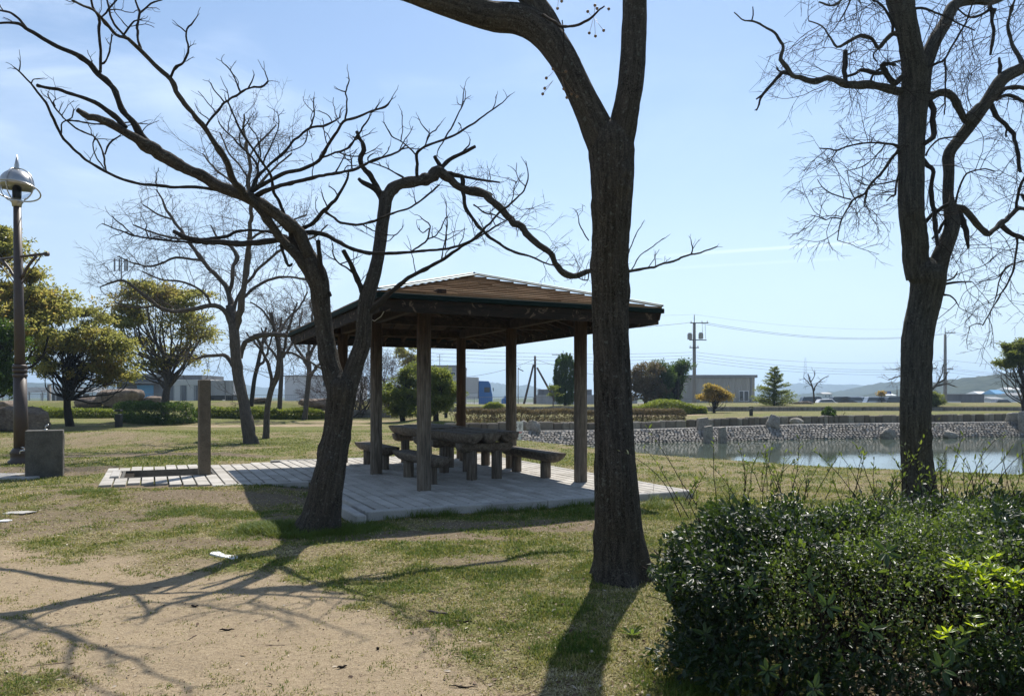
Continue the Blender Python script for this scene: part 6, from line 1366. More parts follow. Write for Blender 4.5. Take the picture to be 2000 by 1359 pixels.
def cpk(px, d, dy=0): return (W(px, 0, d)[0], d, gz_(W(px, 0, d)[0], d))
for lab, px, d, L_, kind, pt, ro in (
 ('dark minivan behind the bare sapling, left end of the parked row', 1588, 128, 4.6, 'van', 'car_dark', 0), ('small white car next to the leftmost dark minivan', 1617, 125, 3.9, 'wagon', 'car_white', 0),
 ('long dark minivan near the middle of the parked row', 1645, 128, 4.7, 'van', 'car_dark', .1), ('teal van behind the long dark minivan', 1668, 134, 4.4, 'van', 'car_silver', 0), ('white van right of the teal one', 1676, 138, 4.6, 'van', 'car_white', .2),
 ('dark green low wagon left of the orange tree and road sign', 1712, 128, 4.2, 'van', 'car_silver', 0), ('pale car behind the orange tree', 1731, 133, 4.3, 'wagon', 'car_teal', 0), ('dark van right beside the ribbed trunk', 1752, 126, 4.4, 'van', 'car_dark', 0),
 ('low dark car alone at the far right of the car park', 1958, 128, 4.4, 'sedan', 'car_dark', 0), ('light teal car behind the boulder group at the left', 298, 86, 4.4, 'wagon', 'car_teal', 0), ('dark low wagon behind the small sapling in the pavilion gap', 1072, 118, 4.6, 'van', 'car_dark', 0),
 ('small white car by the conifer on the far bank', 1498, 118, 3.8, 'wagon', 'car_white', 0)):
    p = cpk(px, d); car(lab, p, L_, kind, M[pt], ro)
# ---- truck
d = 118.; g0 = gz_(W(920, 0, d)[0], d); t = thing('box_truck', 'truck with bright blue cab and long pale cargo box behind the evergreen shrub', 'truck', (W(920, 0, d)[0], d, g0))
x0, x1 = W(862, 0, d)[0], W(935, 0, d)[0]; zt = W(0, 737, d)[2]; zb_ = W(0, 768, d)[2]
b = MB(); b.box(((x0+x1)/2, d, (zt+zb_)/2), (x1-x0, 2.4, zt-zb_), None, .05); b.build('cargo_box', M['pale_wall'], t)
b = MB(); b.box(((x0+x1)/2, d, zb_-.45), (x1-x0-.1, 2.3, .85), None, .05); b.build('side_skirt', M['white_wall'], t)
x2 = W(962, 0, d)[0]; cw = x2-x1; zc_ = W(0, 744, d)[2]
V = []; pr = [(0, g0+.5), (0, zc_), (.72, zc_-.05), (.86, zc_-.5), (.93, zc_-1.5), (1, zc_-2.1), (1, g0+.5)]
for y in (-1.2, 1.2):
    for a, z in pr: V.append((x1+.05+a*(cw-.05), d+y, z))
n = len(pr); mesh('cab', V, [tuple(range(n)), tuple(range(n, 2*n))[::-1]]+[(i, (i+1) % n, n+(i+1) % n, n+i) for i in range(n)], M['cab_blue'], t)
b = MB(); b.box((x1+cw*.62, d-1.21, zc_-1.35), (cw*.40, .04, .75)); b.build('side_window', M['glass'], t)
b = MB(); b.tube([(x2+.05, d-1.25, zc_-1.2), (x2+.15, d-1.3, zc_-1.2)], .04, 6); b.box((x2+.15, d-1.3, zc_-1.3), (.12, .15, .5)); b.build('mirror', M['dark_metal'], t)
for xx in (x1+cw*.55, x0+1.2, x0+2.2):
    b = MB(); b.tube([(xx, d-1.2, g0+.5), (xx, d+1.2, g0+.5)], .5, 18); b.build('wheel', M['rubber'], t)
# ---- buildings
def bx(name, x0, x1, y0, y1, z0, z1, mat, t, bev=0): 
    b = MB(); b.box(((x0+x1)/2, (y0+y1)/2, (z0+z1)/2), (x1-x0, y1-y0, z1-z0), None, bev); return b.build(name, mat, t)
def X_(px, d): return (px-1000)/F*d
def Z_(py, d): return CAMZ-(py-HY)/F*d
def win(t, px0, px1, py0, py1, d, panes=2):
    f = bx('window', X_(px0, d), X_(px1, d), d-.10, d+.05, Z_(py1, d), Z_(py0, d), M['white_paint'], t)
    w = (X_(px1, d)-X_(px0, d))/panes
    for i in range(panes): bx('pane', X_(px0, d)+w*i+.08, X_(px0, d)+w*(i+1)-.08, d-.13, d-.06, Z_(py1, d)+.08, Z_(py0, d)-.08, M['glass'], f)
def hall(name, label, px0, px1, pyt, d, dep, wall, roof, zb=-1.0, over=.35, slope=.0, rt=.35, cat='building'):
    t = thing(name, label, cat, (X_((px0+px1)/2, d), d, -.3)); zt = Z_(pyt, d)
    bx('wall', X_(px0, d), X_(px1, d), d, d+dep, zb, zt-rt, wall, t); bx('roof', X_(px0, d)-over, X_(px1, d)+over, d-over, d+dep+over, zt-rt, zt, roof, t, .04); return t
d = 120; t = hall('warehouse', 'long beige corrugated warehouse with a flat grey roof right of the dark trees', 1318, 1474, 732, d, 26, M['wh_wall'], M['roof_grey'], rt=.45); win(t, 1443, 1462, 763, 783, d, 2); win(t, 1415, 1428, 763, 774, d, 2)
b = MB(); b.tube([(X_(1467, d), d-.1, Z_(736, d)), (X_(1467, d), d-.1, -.5)], .09, 8); b.build('downpipe', M['roof_grey'], t)
d = 120; t = hall('shed', 'low flat grey building behind the right utility pole', 1848, 1922, 769, d, 12, M['dark_wall'], M['roof_grey'], rt=.15, over=.1)
d = 118; t = thing('picket_fence', 'white picket fence in front of the low grey building', 'fence', (X_(1863, d), d, -.3)); b = MB()
for px in np.arange(1850, 1877, 1.5): b.box((X_(px, d), d, .35), (.06, .04, 1.1))
b.build('pickets', M['white_paint'], t); b = MB(); 
for z in (.15, .75): b.box((X_(1863, d), d+.05, z), (X_(1877, d)-X_(1849, d), .04, .08))
b.build('rail', M['white_paint'], t)
def house(label, px0, px1, pyr, pye, d, roofm, dep=8, grp='houses below the wooded hill'):
    t = thing('house', label, 'house', (X_((px0+px1)/2, d), d, -1), grp); xa, xb = X_(px0, d), X_(px1, d); ze, zr = Z_(pye, d), Z_(pyr, d); mid_ = d+dep/2
    bx('wall', xa+.3, xb-.3, d, d+dep, -2, ze, M['white_wall'], t)
    V = [(xa, d-.5, ze), (xb, d-.5, ze), (xb, d+dep+.5, ze), (xa, d+dep+.5, ze), (xa+.4, mid_, zr), (xb-.4, mid_, zr), (xa, d-.5, ze-.2), (xb, d-.5, ze-.2), (xb, d+dep+.5, ze-.2), (xa, d+dep+.5, ze-.2)]
    mesh('roof', V, [(0, 1, 5, 4), (2, 3, 4, 5), (1, 2, 5), (3, 0, 4), (6, 7, 1, 0), (7, 8, 2, 1), (8, 9, 3, 2), (9, 6, 0, 3), (9, 8, 7, 6)], roofm, t)
    w = px1-px0; win(t, px0+w*.25, px0+w*.42, pye+2.5, pye+6, d, 1); win(t, px0+w*.6, px0+w*.78, pye+2.5, pye+6, d, 1)
house('house with white roof at the left of the hillside group', 1910, 1934, 764, 769, 300, M['roof_white']); house('house with light blue roof', 1943, 1966, 761, 769, 290, M['roof_blue']); house('house with wide pale roof above the blue-roofed one', 1968, 1998, 756, 761, 330, M['roof_white'])
house('small grey-roofed house below the blue-roofed one', 1934, 1962, 775, 779, 270, M['roof_grey']); house('grey house partly under the round-crowned tree', 1975, 2010, 767, 772, 280, M['roof_grey']); 
house('distant low house on the plain left of the ribbed trunk', 1606, 1626, 766, 769, 420, M['roof_grey']); house('distant pale house behind the road sign', 1725, 1752, 769, 772, 380, M['roof_white'])
d = 150; t = hall('office_building', 'grey two-storey building with a window band behind the evergreen shrub', 836, 902, 713, d, 16, M['grey_wall'], M['roof_grey'], rt=.4, over=.1); win(t, 868, 890, 726, 735, d, 2); win(t, 842, 860, 726, 735, d, 2)
b = MB(); cx = X_(857, d); b.tube([(cx, d+2, Z_(713, d)), (cx, d+2, Z_(691, d))], .06, 6); 
for k_, ww in ((691, .8), (696, .5), (701, .6)): b.box((cx, d+2, Z_(k_, d)), (ww*2, .05, .05))
b.build('aerial', M['dark_metal'], t)
d = 92; t = hall('depot_building', 'low grey building with an awning and shutters behind the sparse round tree', 326, 400, 741, d, 12, M['grey_wall'], M['pale_wall'], rt=.7, over=.1)
for k_, (a, c_) in enumerate(((330, 338), (341, 352), (355, 363), (366, 379), (383, 392))): bx('door', X_(a, d), X_(c_, d), d-.06, d+.05, -.3, Z_(752, d), M['pale_wall'] if k_ % 2 else M['dark_wall'], t)
bx('roof_unit', X_(345, d), X_(388, d), d+1, d+8, Z_(741, d), Z_(732, d), M['dark_wall'], t)
d = 90; t = thing('cargo_container', 'plain grey cargo container to the right of the depot building', 'container', (X_(428, d), d, -.3)); bx('body', X_(400, d), X_(456, d), d, d+3, Z_(772, d), Z_(743, d), M['grey_wall'], t); bx('door_bar', X_(440, d)-.04, X_(440, d)+.04, d-.05, d, Z_(771, d), Z_(744, d), M['dark_wall'], t); bx('underframe', X_(402, d), X_(454, d), d+.3, d+2.7, Z_(780, d), Z_(772, d), M['dark_metal'], t)
for px in (410, 446):
    b = MB(); b.tube([(X_(px, d), d+.2, Z_(783, d)), (X_(px, d), d+2.8, Z_(783, d))], .45, 14); b.build('wheel', M['rubber'], t)
d = 100; t = hall('dark_workshop', 'dark grey workshop with a blue shutter half hidden by the leafy trees', 228, 318, 730, d, 14, M['dark_wall'], M['roof_grey'], rt=.4, over=.2); bx('shutter', X_(268, d), X_(300, d), d-.06, d+.05, -.3, Z_(752, d), M['roof_blue'], t); bx('canopy', X_(230, d), X_(316, d), d-2, d, Z_(746, d)-.2, Z_(746, d), M['roof_grey'], t)
d = 130; t = thing('open_shed', 'long low white-roofed open shed behind the lamp post at far left', 'building', (X_(90, d), d, -.3)); bx('roof', X_(-60, d), X_(160, d), d, d+8, Z_(762, d)-.3, Z_(762, d)+.5, M['white_wall'], t)
for px in range(-50, 160, 26): bx('post', X_(px, d)-.08, X_(px, d)+.08, d+.3, d+.5, -.5, Z_(762, d)-.3, M['pale_wall'], t)
bx('back_wall', X_(60, d), X_(135, d), d+6, d+6.3, -.5, Z_(768, d), M['dark_wall'], t)
d = 125; t = thing('white_wall_building', 'pale green-white building behind the reddish bare trees', 'building', (X_(590, d), d, -.3)); bx('wall', X_(556, d), X_(690, d), d, d+12, -.5, Z_(735, d), M['white_wall'], t); bx('roof', X_(554, d), X_(692, d), d-.2, d+12.2, Z_(735, d), Z_(733, d), M['roof_grey'], t)
win(t, 630, 650, 745, 755, d, 2)
d = 112; t = thing('perimeter_wall', 'low plain grey wall behind the dark cypress', 'wall', (X_(1150, d), d, -.3)); bx('wall_panel', X_(1047, d), X_(1245, d), d, d+.3, -.6, Z_(771, d), M['grey_wall'], t)
d = 125; t = hall('dark_shed', 'dark low shed seen over the grey wall next to the cypress', 1052, 1088, 760, d, 6, M['dark_wall'], M['roof_grey'], rt=.1, over=.05); t = hall('dark_shed', 'small dark and white shed between the right pavilion post and the forked tree', 1144, 1156, 760, d, 6, M['dark_wall'], M['roof_white'], rt=.1, over=.05)
d = 105; t = thing('blue_tank', 'small bright blue tank behind the rear right pavilion post', 'tank', (X_(986, d), d, -.3)); b = MB(); b.lathe((X_(987, d), d, -.4), [(.5, 0), (.55, .1), (.55, 1.6), (.45, 1.75), (.15, 1.85), (.15, 2.1)], 18); b.build('vessel', M['cab_blue'], t, True)
# rail fence along the far bank
def railfence(label, x0, x1, y, z0=-.5, h=1.55, mat='pole', grp=None, mesh_=True):
    t = thing('wire_fence', label, 'fence', ((x0+x1)/2, y, z0), grp); n = max(2, int((x1-x0)/2.2))
    for x in np.linspace(x0, x1, n): b = MB(); b.tube([(x, y, z0), (x, y, z0+h)], .03, 6); b.build('post', M[mat], t)
    b = MB()
    for z in (z0+h, z0+h*.55): b.tube([(x0, y, z), (x1, y, z)], .022, 6)
    if mesh_:
        for x in np.arange(x0, x1, .22): b.tube([(x, y, z0+.1), (x, y, z0+h)], .006, 3)
    b.build('rails', M[mat], t)
railfence('thin grey wire fence behind the far bank, in front of the blue truck', X_(868, 84), X_(1100, 84), 84, -.35, 1.9)
railfence('thin wire fence in front of the beige warehouse', X_(1318, 86), X_(1475, 86), 86, -.35, 1.7)
railfence('tall wire fence at far left behind the leafy trees', X_(-20, 82), X_(330, 82), 82, -.3, 2.2)
railfence('thin wire fence behind the bare trees', X_(440, 84), X_(700, 84), 84, -.3, 2.1)
# ---- utility poles and wires
def upole(label, px, d, pyt, r=.17, arms=(), trans=False, mat='pole', grp='concrete utility poles'):
    x = X_(px, d); zt = Z_(pyt, d); z0 = -.5; t = thing('utility_pole', label, 'utility pole', (x, d, z0), grp)
    b = MB(); b.tube([(x, d, z0), (x, d, zt-1.0)], [r, r*.72], 14); b.tube([(x, d, zt-1.0), (x, d, zt)], .05, 8); b.build('shaft', M[mat], t, True)
    for (py, a0, a1) in arms:
        z = Z_(py, d); b = MB(); b.box((x+(a0+a1)/2, d-.15, z), (a1-a0, .1, .1)); b.build('crossarm', M['dark_metal'], t)
        for k_ in np.linspace(a0+.1, a1-.1, 4):
            if abs(k_) < .25: continue
            b = MB(); b.lathe((x+k_, d-.15, z+.05), [(.05, 0), (.08, .06), (.04, .1), (.07, .16), (.03, .2)], 8); b.build('insulator', M['white_paint'], t)
    if trans:
        for dx, py in ((-.55, 658), (.75, 657)):
            b = MB(); b.lathe((x+dx, d-.1, Z_(py+5, d)), [(.26, 0), (.28, .05), (.28, .62), (.2, .68), (.2, .75)], 14); b.build('transformer', M['grey_wall'], t)
        b = MB(); b.box((x+.4, d-.1, Z_(664, d)), (2.0, .1, .1)); b.tube([(x+.9, d-.1, Z_(633, d)), (x+.95, d-.1, Z_(655, d))], .02, 5); b.tube([(x+1.25, d-.1, Z_(633, d)), (x+1.3, d-.1, Z_(662, d))], .02, 5); b.build('switch_gear', M['dark_metal'], t)
    return np.array([x, d, 0])
p1 = upole('concrete utility pole with transformers and crossarms in front of the warehouse', 1356, 90, 615, .24, ((631, -.5, 1.6), (679, -.6, .5)), True)
p2 = upole('plain concrete utility pole right of the ribbed tree', 1846, 112, 640, .26, ((650, -.1, 1.4), (721, .1, 1.1)))
p4 = upole('slim utility pole top poking up behind the dark cypress', 1100, 150, 684, .15, ((693, -2.2, .3),))
p5 = upole('small dark pole between lamp mast and hills at far right of the car park', 1752, 150, 752, .1, (), mat='pole_wood')
d = 95; x = X_(1045, d); t = thing('braced_pole', 'dark wooden pole propped by two slanting struts', 'utility pole', (x, d, -.4)); b = MB(); b.tube([(x, d, -.5), (x, d, Z_(695, d))], [.17, .13], 12); b.build('shaft', M['pole_wood'], t, True)
for (a, b0, c_, e) in ((1042, 712, 1022, 786), (1049, 718, 1084, 775)): b = MB(); b.tube([(X_(a, d), d-.1, Z_(b0, d)), (X_(c_, d), d-.6, Z_(e, d)-.5)], [.12, .15], 10); b.build('strut', M['pole_wood'], t, True)
d = 110; x = X_(1012, d); t = thing('lamp_mast', 'thin street light mast between the rear pavilion posts', 'street lamp', (x, d, -.4)); b = MB(); b.tube([(x, d, -.5), (x, d, Z_(718, d)), (x+.4, d, Z_(717, d))], [.07, .05, .04], 8); b.build('pole', M['pole'], t, True); b = MB(); b.box((x+.35, d, Z_(722, d)), (.9, .25, .12), np.array([[.9, 0, -.43], [0, 1, 0], [.43, 0, .9]]), .03); b.build('lamp_head', M['dark_metal'], t)
d = 75; x = X_(96, d); t = thing('round_post', 'stout pale concrete post at far left beyond the low hedge', 'post', (x, d, .2)); b = MB(); b.lathe((x, d, gz_(x, d)-.1), [(.3, 0), (.3, .25), (.19, .3), (.17, 2.6)], 16); b.build('shaft', M['concrete'], t, True)
d = 78; x = X_(128, d); t = thing('slim_post', 'slimmer pale post right of the stout one at far left', 'post', (x, d, .2)); b = MB(); b.lathe((x, d, gz_(x, d)-.1), [(.12, 0), (.10, 3.4)], 12); b.build('shaft', M['concrete'], t, True)
d = 160; x = X_(237, d); t = thing('antenna_mast', 'mobile antenna mast with grey panels above the sparse round tree', 'antenna', (x, d, -.4)); b = MB(); b.tube([(x, d, -.5), (x, d, Z_(505, d))], [.3, .12], 8)
for dx in (-1.1, 0, 1.1): b.tube([(x, d, Z_(520, d)), (x+dx, d, Z_(520, d))], .05, 5)
b.build('mast', M['pole'], t)
for dx, w_ in ((-1.25, .32), (-.25, .3), (.9, .3), (1.35, .34)): b = MB(); b.box((x+dx, d-.3, Z_(518, d)), (w_, .2, 2.6), None, .04); b.build('panel', M['dark_wall'], t)
d = 2300; x = X_(1573, d); t = thing('radio_tower', 'hazy lattice radio tower on the far hill above the bare sapling', 'tower', (x, d, 0)); b = MB()
for s in (-1, 1): 
    b.tube([(x+s*7, d, Z_(752, d)), (x+s*3, d, Z_(715, d)), (x+s*1, d, Z_(698, d))], .6, 5)
for k_ in range(7): z0, z1 = Z_(750-k_*6, d), Z_(744-k_*6, d); w = 7-k_*.8; b.tube([(x-w, d, z0), (x+w, d, z1)], .4, 4); b.tube([(x+w, d, z0), (x-w, d, z1)], .4, 4)
b.build('lattice', M['pole'], t)
WG = 'overhead power lines'
def wire(label, a, b_, sag, r=.018):
    a = np.array(a, float); b_ = np.array(b_, float); s = np.linspace(0, 1, 40)[:, None]; P = a*(1-s)+b_*s; P[:, 2] -= sag*4*(s*(1-s))[:, 0]
    bb = MB(); bb.tube(P, r, 5, False); tag(bb.build('power_line', M['wire'], None, True), label, 'power line', WG)
x3, y3 = X_(2350, 120), 120.; x0_, y0_ = X_(-250, 62), 62.
for k_, (py1, py2, px3, dx) in enumerate(((630, 649, 680, 1.3), (632, 651, 684, .9))):
    lab = ('upper', 'lower')[k_]+' of the two thick power lines sagging between the two concrete poles'; lab2 = ('upper', 'lower')[k_]+' of two upper power lines running off right from the plain pole'
    wire(lab, (p1[0]+dx, 90, Z_(py1, 90)), (p2[0]+dx, 112, Z_(py2, 112)), 1.3)
    wire(lab2, (p2[0]+dx, 112, Z_(py2, 112)), (X_(2350, 100)+dx, 100, Z_(px3+35, 100)), .8)
wire('upper power line from the transformer pole leftwards behind the roof', (p1[0]-.4, 90, Z_(630, 90)), (X_(700, 84), 84, Z_(655, 84)), .6, .02)
wire('faint topmost wire left of the transformer pole', (X_(1000, 92), 92, Z_(610, 92)), (p1[0], 90, Z_(614, 90)), .3, .008); wire('faint topmost wire between the two concrete pole tips', (p1[0], 90, Z_(614, 90)), (p2[0], 112, Z_(639, 112)), .9, .008)
for k_, (q1, q2, q0) in enumerate(((688, 703, 540), (694, 719, 552), (700, 722, 560), (706, 727, 572))):
    rk_ = ('highest', 'second', 'third', 'lowest')[k_]; wire(rk_+' of four lower wires between the two concrete poles', (p1[0]+.3, 90, Z_(q1, 90)), (p2[0]+.3, 112, Z_(q2, 112)), .85, .014)
    wire(rk_+' of four lower wires running left from the transformer pole past the pavilion', (p1[0]-.3, 90, Z_(q1, 90)), (x0_, y0_, Z_(q0, y0_)), 2.2, .014)
    wire(rk_+' of four lower wires running right from the plain pole', (p2[0]+.3, 112, Z_(q2, 112)), (X_(2350, 100), 100, Z_(q2+33, 100)), .4, .014)
wire('wire rising from the truck to the braced pole top', (X_(880, 95), 95, Z_(738, 95)), (X_(1044, 95), 95, Z_(702, 95)), .5, .02); wire('wire dropping from the braced pole towards the cypress', (X_(1046, 95), 95, Z_(702, 95)), (X_(1240, 95), 95, Z_(742, 95)), .4, .02)
# ---- blue road sign
d = 140; x = X_(1733, d); t = thing('road_sign', 'small blue road sign on a post above the parked cars', 'sign', (x, d, -.4)); b = MB(); b.box((x, d, Z_(767, d)), (1.25, .06, .5)); b.build('board', M['sign_blue'], t); b = MB(); b.tube([(x+.7, d+.06, -.5), (x+.7, d+.06, Z_(764, d))], .04, 6); b.build('post', M['pole'], t)
b = MB(); [b.box((x-.35+i*.18, d-.035, Z_(767, d)), (.10, .01, .16)) for i in range(5)]; b.build('lettering', M['white_paint'], t)
# ---- far trees
d = 74
B = G(1395, 806); d = B[1]
leafy('small round orange-leaved tree in front of the beige warehouse', 'tree', 'orange_tree', B, at(1394, 778, d), [bl(1396, 768, 21, 11, d, 1.2), bl(1380, 775, 13, 6, d, .4), bl(1412, 776, 13, 6, d, .4), bl(1392, 758, 11, 6, d, .4)], 7500, .13, M['leaf_orange'], M['bark_grey'], 21, .09, None, 50, cl=.36)
d = 68; 
def conifer(label, px, pyb, pyt, wpx, d, seed, n=12000):
    rg = np.random.default_rng(seed); x, z0, z1 = X_(px, d), Z_(pyb, d), Z_(pyt, d); h = z1-z0; R_ = wpx/2/F*d; t = thing('conifer', label, 'tree', (x, d, z0)); tb = Tubes(); tb.add([(x, d, z0-.1), (x, d, z0+h*.5), (x, d, z1-.15)], [.10, .06, .015], 8); tb.build('trunk', M['bark_grey'], t)
    C = []; A = []; tb = Tubes()
    for k in range(90):
        f = (k+.5)/90; z = z0+h*(.06+.9*f); rr = R_*(1.08-f)**.85*(.75+.5*rg.random()); a = rg.random()*2*np.pi; dv = np.array([math.cos(a), math.sin(a), .22])
        e = np.array([x, d, z])+dv*rr; tb.add([(x, d, z), ((x+e[0])/2, (d+e[1])/2, z+.02), tuple(e)], [.02, .012, .005], 4)
        m_ = int(n/90*(1.25-f)); s = rg.random(m_)**.7; p = np.array([x, d, z])+dv*rr*s[:, None]+rg.normal(size=(m_, 3))*np.array([.13, .13, .06])*(1.2-f); C.append(p); A.append(dv+rg.normal(size=(m_, 3))*.5)
    tb.build('branches', M['bark_grey'], t); C = np.concatenate(C); A = np.concatenate(A); n = len(C)
    leaves('crown', C, A, rg.normal(size=(n, 3))*.5+[0, 0, 1], .13*(.7+.6*rg.random(n)), .06*(.7+.6*rg.random(n)), M['leaf_conifer'], t, np.clip(rg.random(n)*.7+(A[:, 2] > .3)*.2, 0, 1))
conifer('layered green conifer right of the warehouse on the far bank', 1512, 800, 714, 78, 62, 3)
# dark cypress
d = 66; x, z0, z1 = X_(1104, d), Z_(792, d), Z_(696, d); t = thing('cypress', 'tall narrow dark cypress with a jagged top behind the right pavilion post', 'tree', (x, d, z0)); rg = np.random.default_rng(8)
tb = Tubes(); tb.add([(x, d, z0), (x, d, z1-1)], [.14, .04], 8); tb.build('trunk', M['bark_grey'], t)
C = []; A = []
for k in range(260):
    f = rg.random(); z = z0+(z1-z0)*f*.93; prof_ = (.55+.45*math.sin(min(1, f*1.3+.2)*math.pi*.62)) if f < .75 else (1.0-(f-.75)*2.4); a = rg.random()*6.28; rr = .85*prof_*(.6+.5*rg.random()); p = np.array([x+math.cos(a)*rr, d+math.sin(a)*rr, z]); m_ = 75; s = rg.random(m_)[:, None]
    C.append(p+np.array([math.cos(a)*.12, math.sin(a)*.12, .55])*s+rg.normal(size=(m_, 3))*.09*(1.1-s)); A.append(np.array([math.cos(a)*.3, math.sin(a)*.3, 1])+rg.normal(size=(m_, 3))*.35)
for (px, h0, h1) in ((1087, 775, 738), (1091, 778, 743)):
    m_ = 900; s = rg.random(m_)[:, None]; C.append(np.array([X_(px, d), d, Z_(h0, d)])+np.array([-.1, 0, (h0-h1)/F*d])*s+rg.normal(size=(m_, 3))*.15*(1.05-s)); A.append(np.array([0, 0, 1])+rg.normal(size=(m_, 3))*.35)
C = np.concatenate(C); A = np.concatenate(A); n = len(C); leaves('crown', C, A, rg.normal(size=(n, 3)), .16*(.7+.6*rg.random(n)), .07*np.ones(n), M['leaf_green'], t, rg.random(n)*.55)
# dark tree cluster right of the near trunk
for (px, blobs, lab, seed, lm, n_) in (
 (1262, [bl(1262, 740, 26, 36, 60, 1.2), bl(1240, 755, 24, 30, 60, .6), bl(1275, 765, 22, 20, 60, .5)], 'rounded grey-green evergreen tree nearest the forked trunk beyond the pond', 31, 'leaf_brown', 12000),
 (1292, [bl(1290, 742, 22, 34, 61, 1.2), bl(1300, 768, 22, 18, 61, .5)], 'middle tree of the dark clump beyond the pond', 32, 'leaf_green', 12000),
 (1322, [bl(1322, 728, 13, 18, 62, .8), bl(1316, 752, 18, 22, 62, 1), bl(1308, 775, 18, 14, 62, .5), bl(1335, 716, 8, 7, 62, .25)], 'lobed dark evergreen tree at the right of the clump, before the warehouse', 33, 'leaf_green', 10000)):
    d = 61.; B = at(px, 795, d); B[2] = gz_(B[0], B[1]); leafy(lab, 'tree', 'evergreen_tree', B, at(px, 750, d), blobs, n_, .15, M[lm], M['bark_grey'], seed, .14, 'dark evergreen clump beyond the pond', 50, cl=.5, flat=.7)
d = 60.; B = at(1081, 793, d); B[2] = gz_(B[0], B[1])
leafy('thin young tree with sparse pale yellow leaves, left of the cypress', 'tree', 'sapling', B, at(1081, 768, d), [bl(1080, 766, 11, 13, d, 1), bl(1082, 755, 6, 6, d, .3)], 460, .12, M['leaf_azalea'], M['twig_far'], 41, .04, None, 12, cl=.3)
of = dict(curl=.15, trop=.03, kids=(3, 4), ang=.7, ratio=.6, sides=3, seg=.25, taper=.4, rmin=.012)
d = 70.; B = at(1590, 797, d)
bare_tree('small bare sapling standing behind the pale boulder on the far bank', B, d, [[(1591, 800, 4), (1590, 780, 3.4), (1588, 760, 3), (1583, 745, 2.6), (1578, 730, 2)], [(1589, 765, 2.4), (1594, 752, 2.2), (1604, 742, 2), (1615, 736, 1.5)], [(1588, 758, 2.2), (1580, 748, 2), (1570, 738, 1.5)], [(1584, 746, 1.8), (1590, 735, 1.5), (1592, 724, 1.2)]], 51, of, (M['bark_far'], M['twig_far']), .5, 'bare trees beyond the pond', L=(.4, .6), r0=.02, lvl=1)
d = 66.; B = at(1812, 795, d)
bare_tree('wide bare tree hidden behind the ribbed trunk beyond the pond', B, d, [[(1818, 800, 6), (1815, 780, 6), (1806, 760, 5), (1798, 745, 5), (1790, 735, 4)], [(1812, 772, 4), (1822, 758, 4), (1832, 748, 3.4), (1845, 740, 3), (1852, 726, 2)], [(1815, 765, 4), (1830, 754, 3.6), (1848, 750, 3), (1865, 754, 2)], [(1798, 745, 4), (1775, 738, 3), (1755, 735, 2.4), (1735, 742, 2)], [(1800, 748, 3.5), (1780, 728, 3), (1765, 718, 2), (1745, 722, 1.6)], [(1790, 735, 3), (1812, 722, 2.6), (1830, 718, 2)], [(1832, 748, 2.6), (1840, 728, 2), (1842, 712, 1.5)]], 53, of, (M['bark_far'], M['twig_far']), .6, 'bare trees beyond the pond', L=(.5, .8), r0=.02, lvl=1)
d = 58.; B = at(1830, 800, d); B[2] = gz_(B[0], B[1]); leafy('low dark bush at the foot of the ribbed trunk, beyond the pond', 'bush', 'low_bush', B, at(1828, 785, d), [bl(1826, 782, 17, 11, d, 1), bl(1820, 773, 9, 7, d, .4)], 4500, .11, M['leaf_conifer'], M['bark_grey'], 43, .05, None, 24, cl=.3)
d = 44.; B = at(2003, 808, d); B[2] = gz_(B[0], B[1])
leafy('tree with a dense rounded crown of leaf tufts at the right edge beyond the pond', 'tree', 'round_crowned_tree', B, at(1996, 735, d), [bl(1985, 690, 30, 18, d, 1.2), bl(2010, 680, 30, 16, d, 1), bl(1972, 708, 20, 12, d, .6), bl(2025, 705, 30, 18, d, .7)], 13000, .12, M['leaf_conifer'], M['bark_grey'], 45, .12, None, 44, cl=.42, flat=.5)
d = 52.; B = at(1990, 800, d)
bare_tree('pale bare bush under the round-crowned tree at the right edge', B, d, [[(1998, 802, 4), (1994, 780, 3.6), (1985, 760, 3), (1975, 745, 2)], [(1994, 775, 2.6), (2004, 755, 2.4), (2010, 740, 2)], [(1985, 760, 2.4), (1968, 752, 2), (1955, 738, 1.5)], [(1985, 756, 2), (1980, 735, 1.8), (1960, 722, 1.2)], [(1980, 750, 2), (1960, 730, 1.6), (1945, 725, 1.2)]], 57, of, (M['bark_far'], M['twig_far']), .6, 'bare trees beyond the pond', L=(.3, .6), r0=.016, lvl=1)
# small orange tree by the road sign
d = 122.; B = at(1722, 792, d); leafy('tiny orange-leaved tree beside the blue road sign', 'tree', 'orange_tree', B, at(1721, 775, d), [bl(1721, 770, 7, 5, d, 1)], 700, .22, M['leaf_orange'], M['bark_grey'], 61, .06, None, 10, cl=.35)
# ---------------------------------------------------------------- near hedge
rg = np.random.default_rng(77)
HP = np.array([(.90, 4.35), (1.10, 3.72), (1.9, 3.30), (3.0, 3.0), (4.5, 2.7), (7.2, 2.3), (7.2, 5.2), (4.5, 5.35), (3.0, 5.45), (1.75, 5.35), (1.12, 5.0)])
def inpoly(x, y, P):
    r = np.zeros(np.shape(x), bool); n = len(P); j = n-1
    for i in range(n):
        c_ = ((P[i, 1] > y) != (P[j, 1] > y)) & (x < (P[j, 0]-P[i, 0])*(y-P[i, 1])/(P[j, 1]-P[i, 1]+1e-12)+P[i, 0]); r ^= c_; j = i
    return r
def edged(x, y, P):
    r = np.full(np.shape(x), 1e9); n = len(P)
    for i in range(n):
        (x0, y0), (x1, y1) = P[i], P[(i+1) % n]; dx, dy = x1-x0, y1-y0; t = np.clip(((x-x0)*dx+(y-y0)*dy)/(dx*dx+dy*dy), 0, 1); r = np.minimum(r, np.hypot(x-x0-dx*t, y-y0-dy*t))
    return r
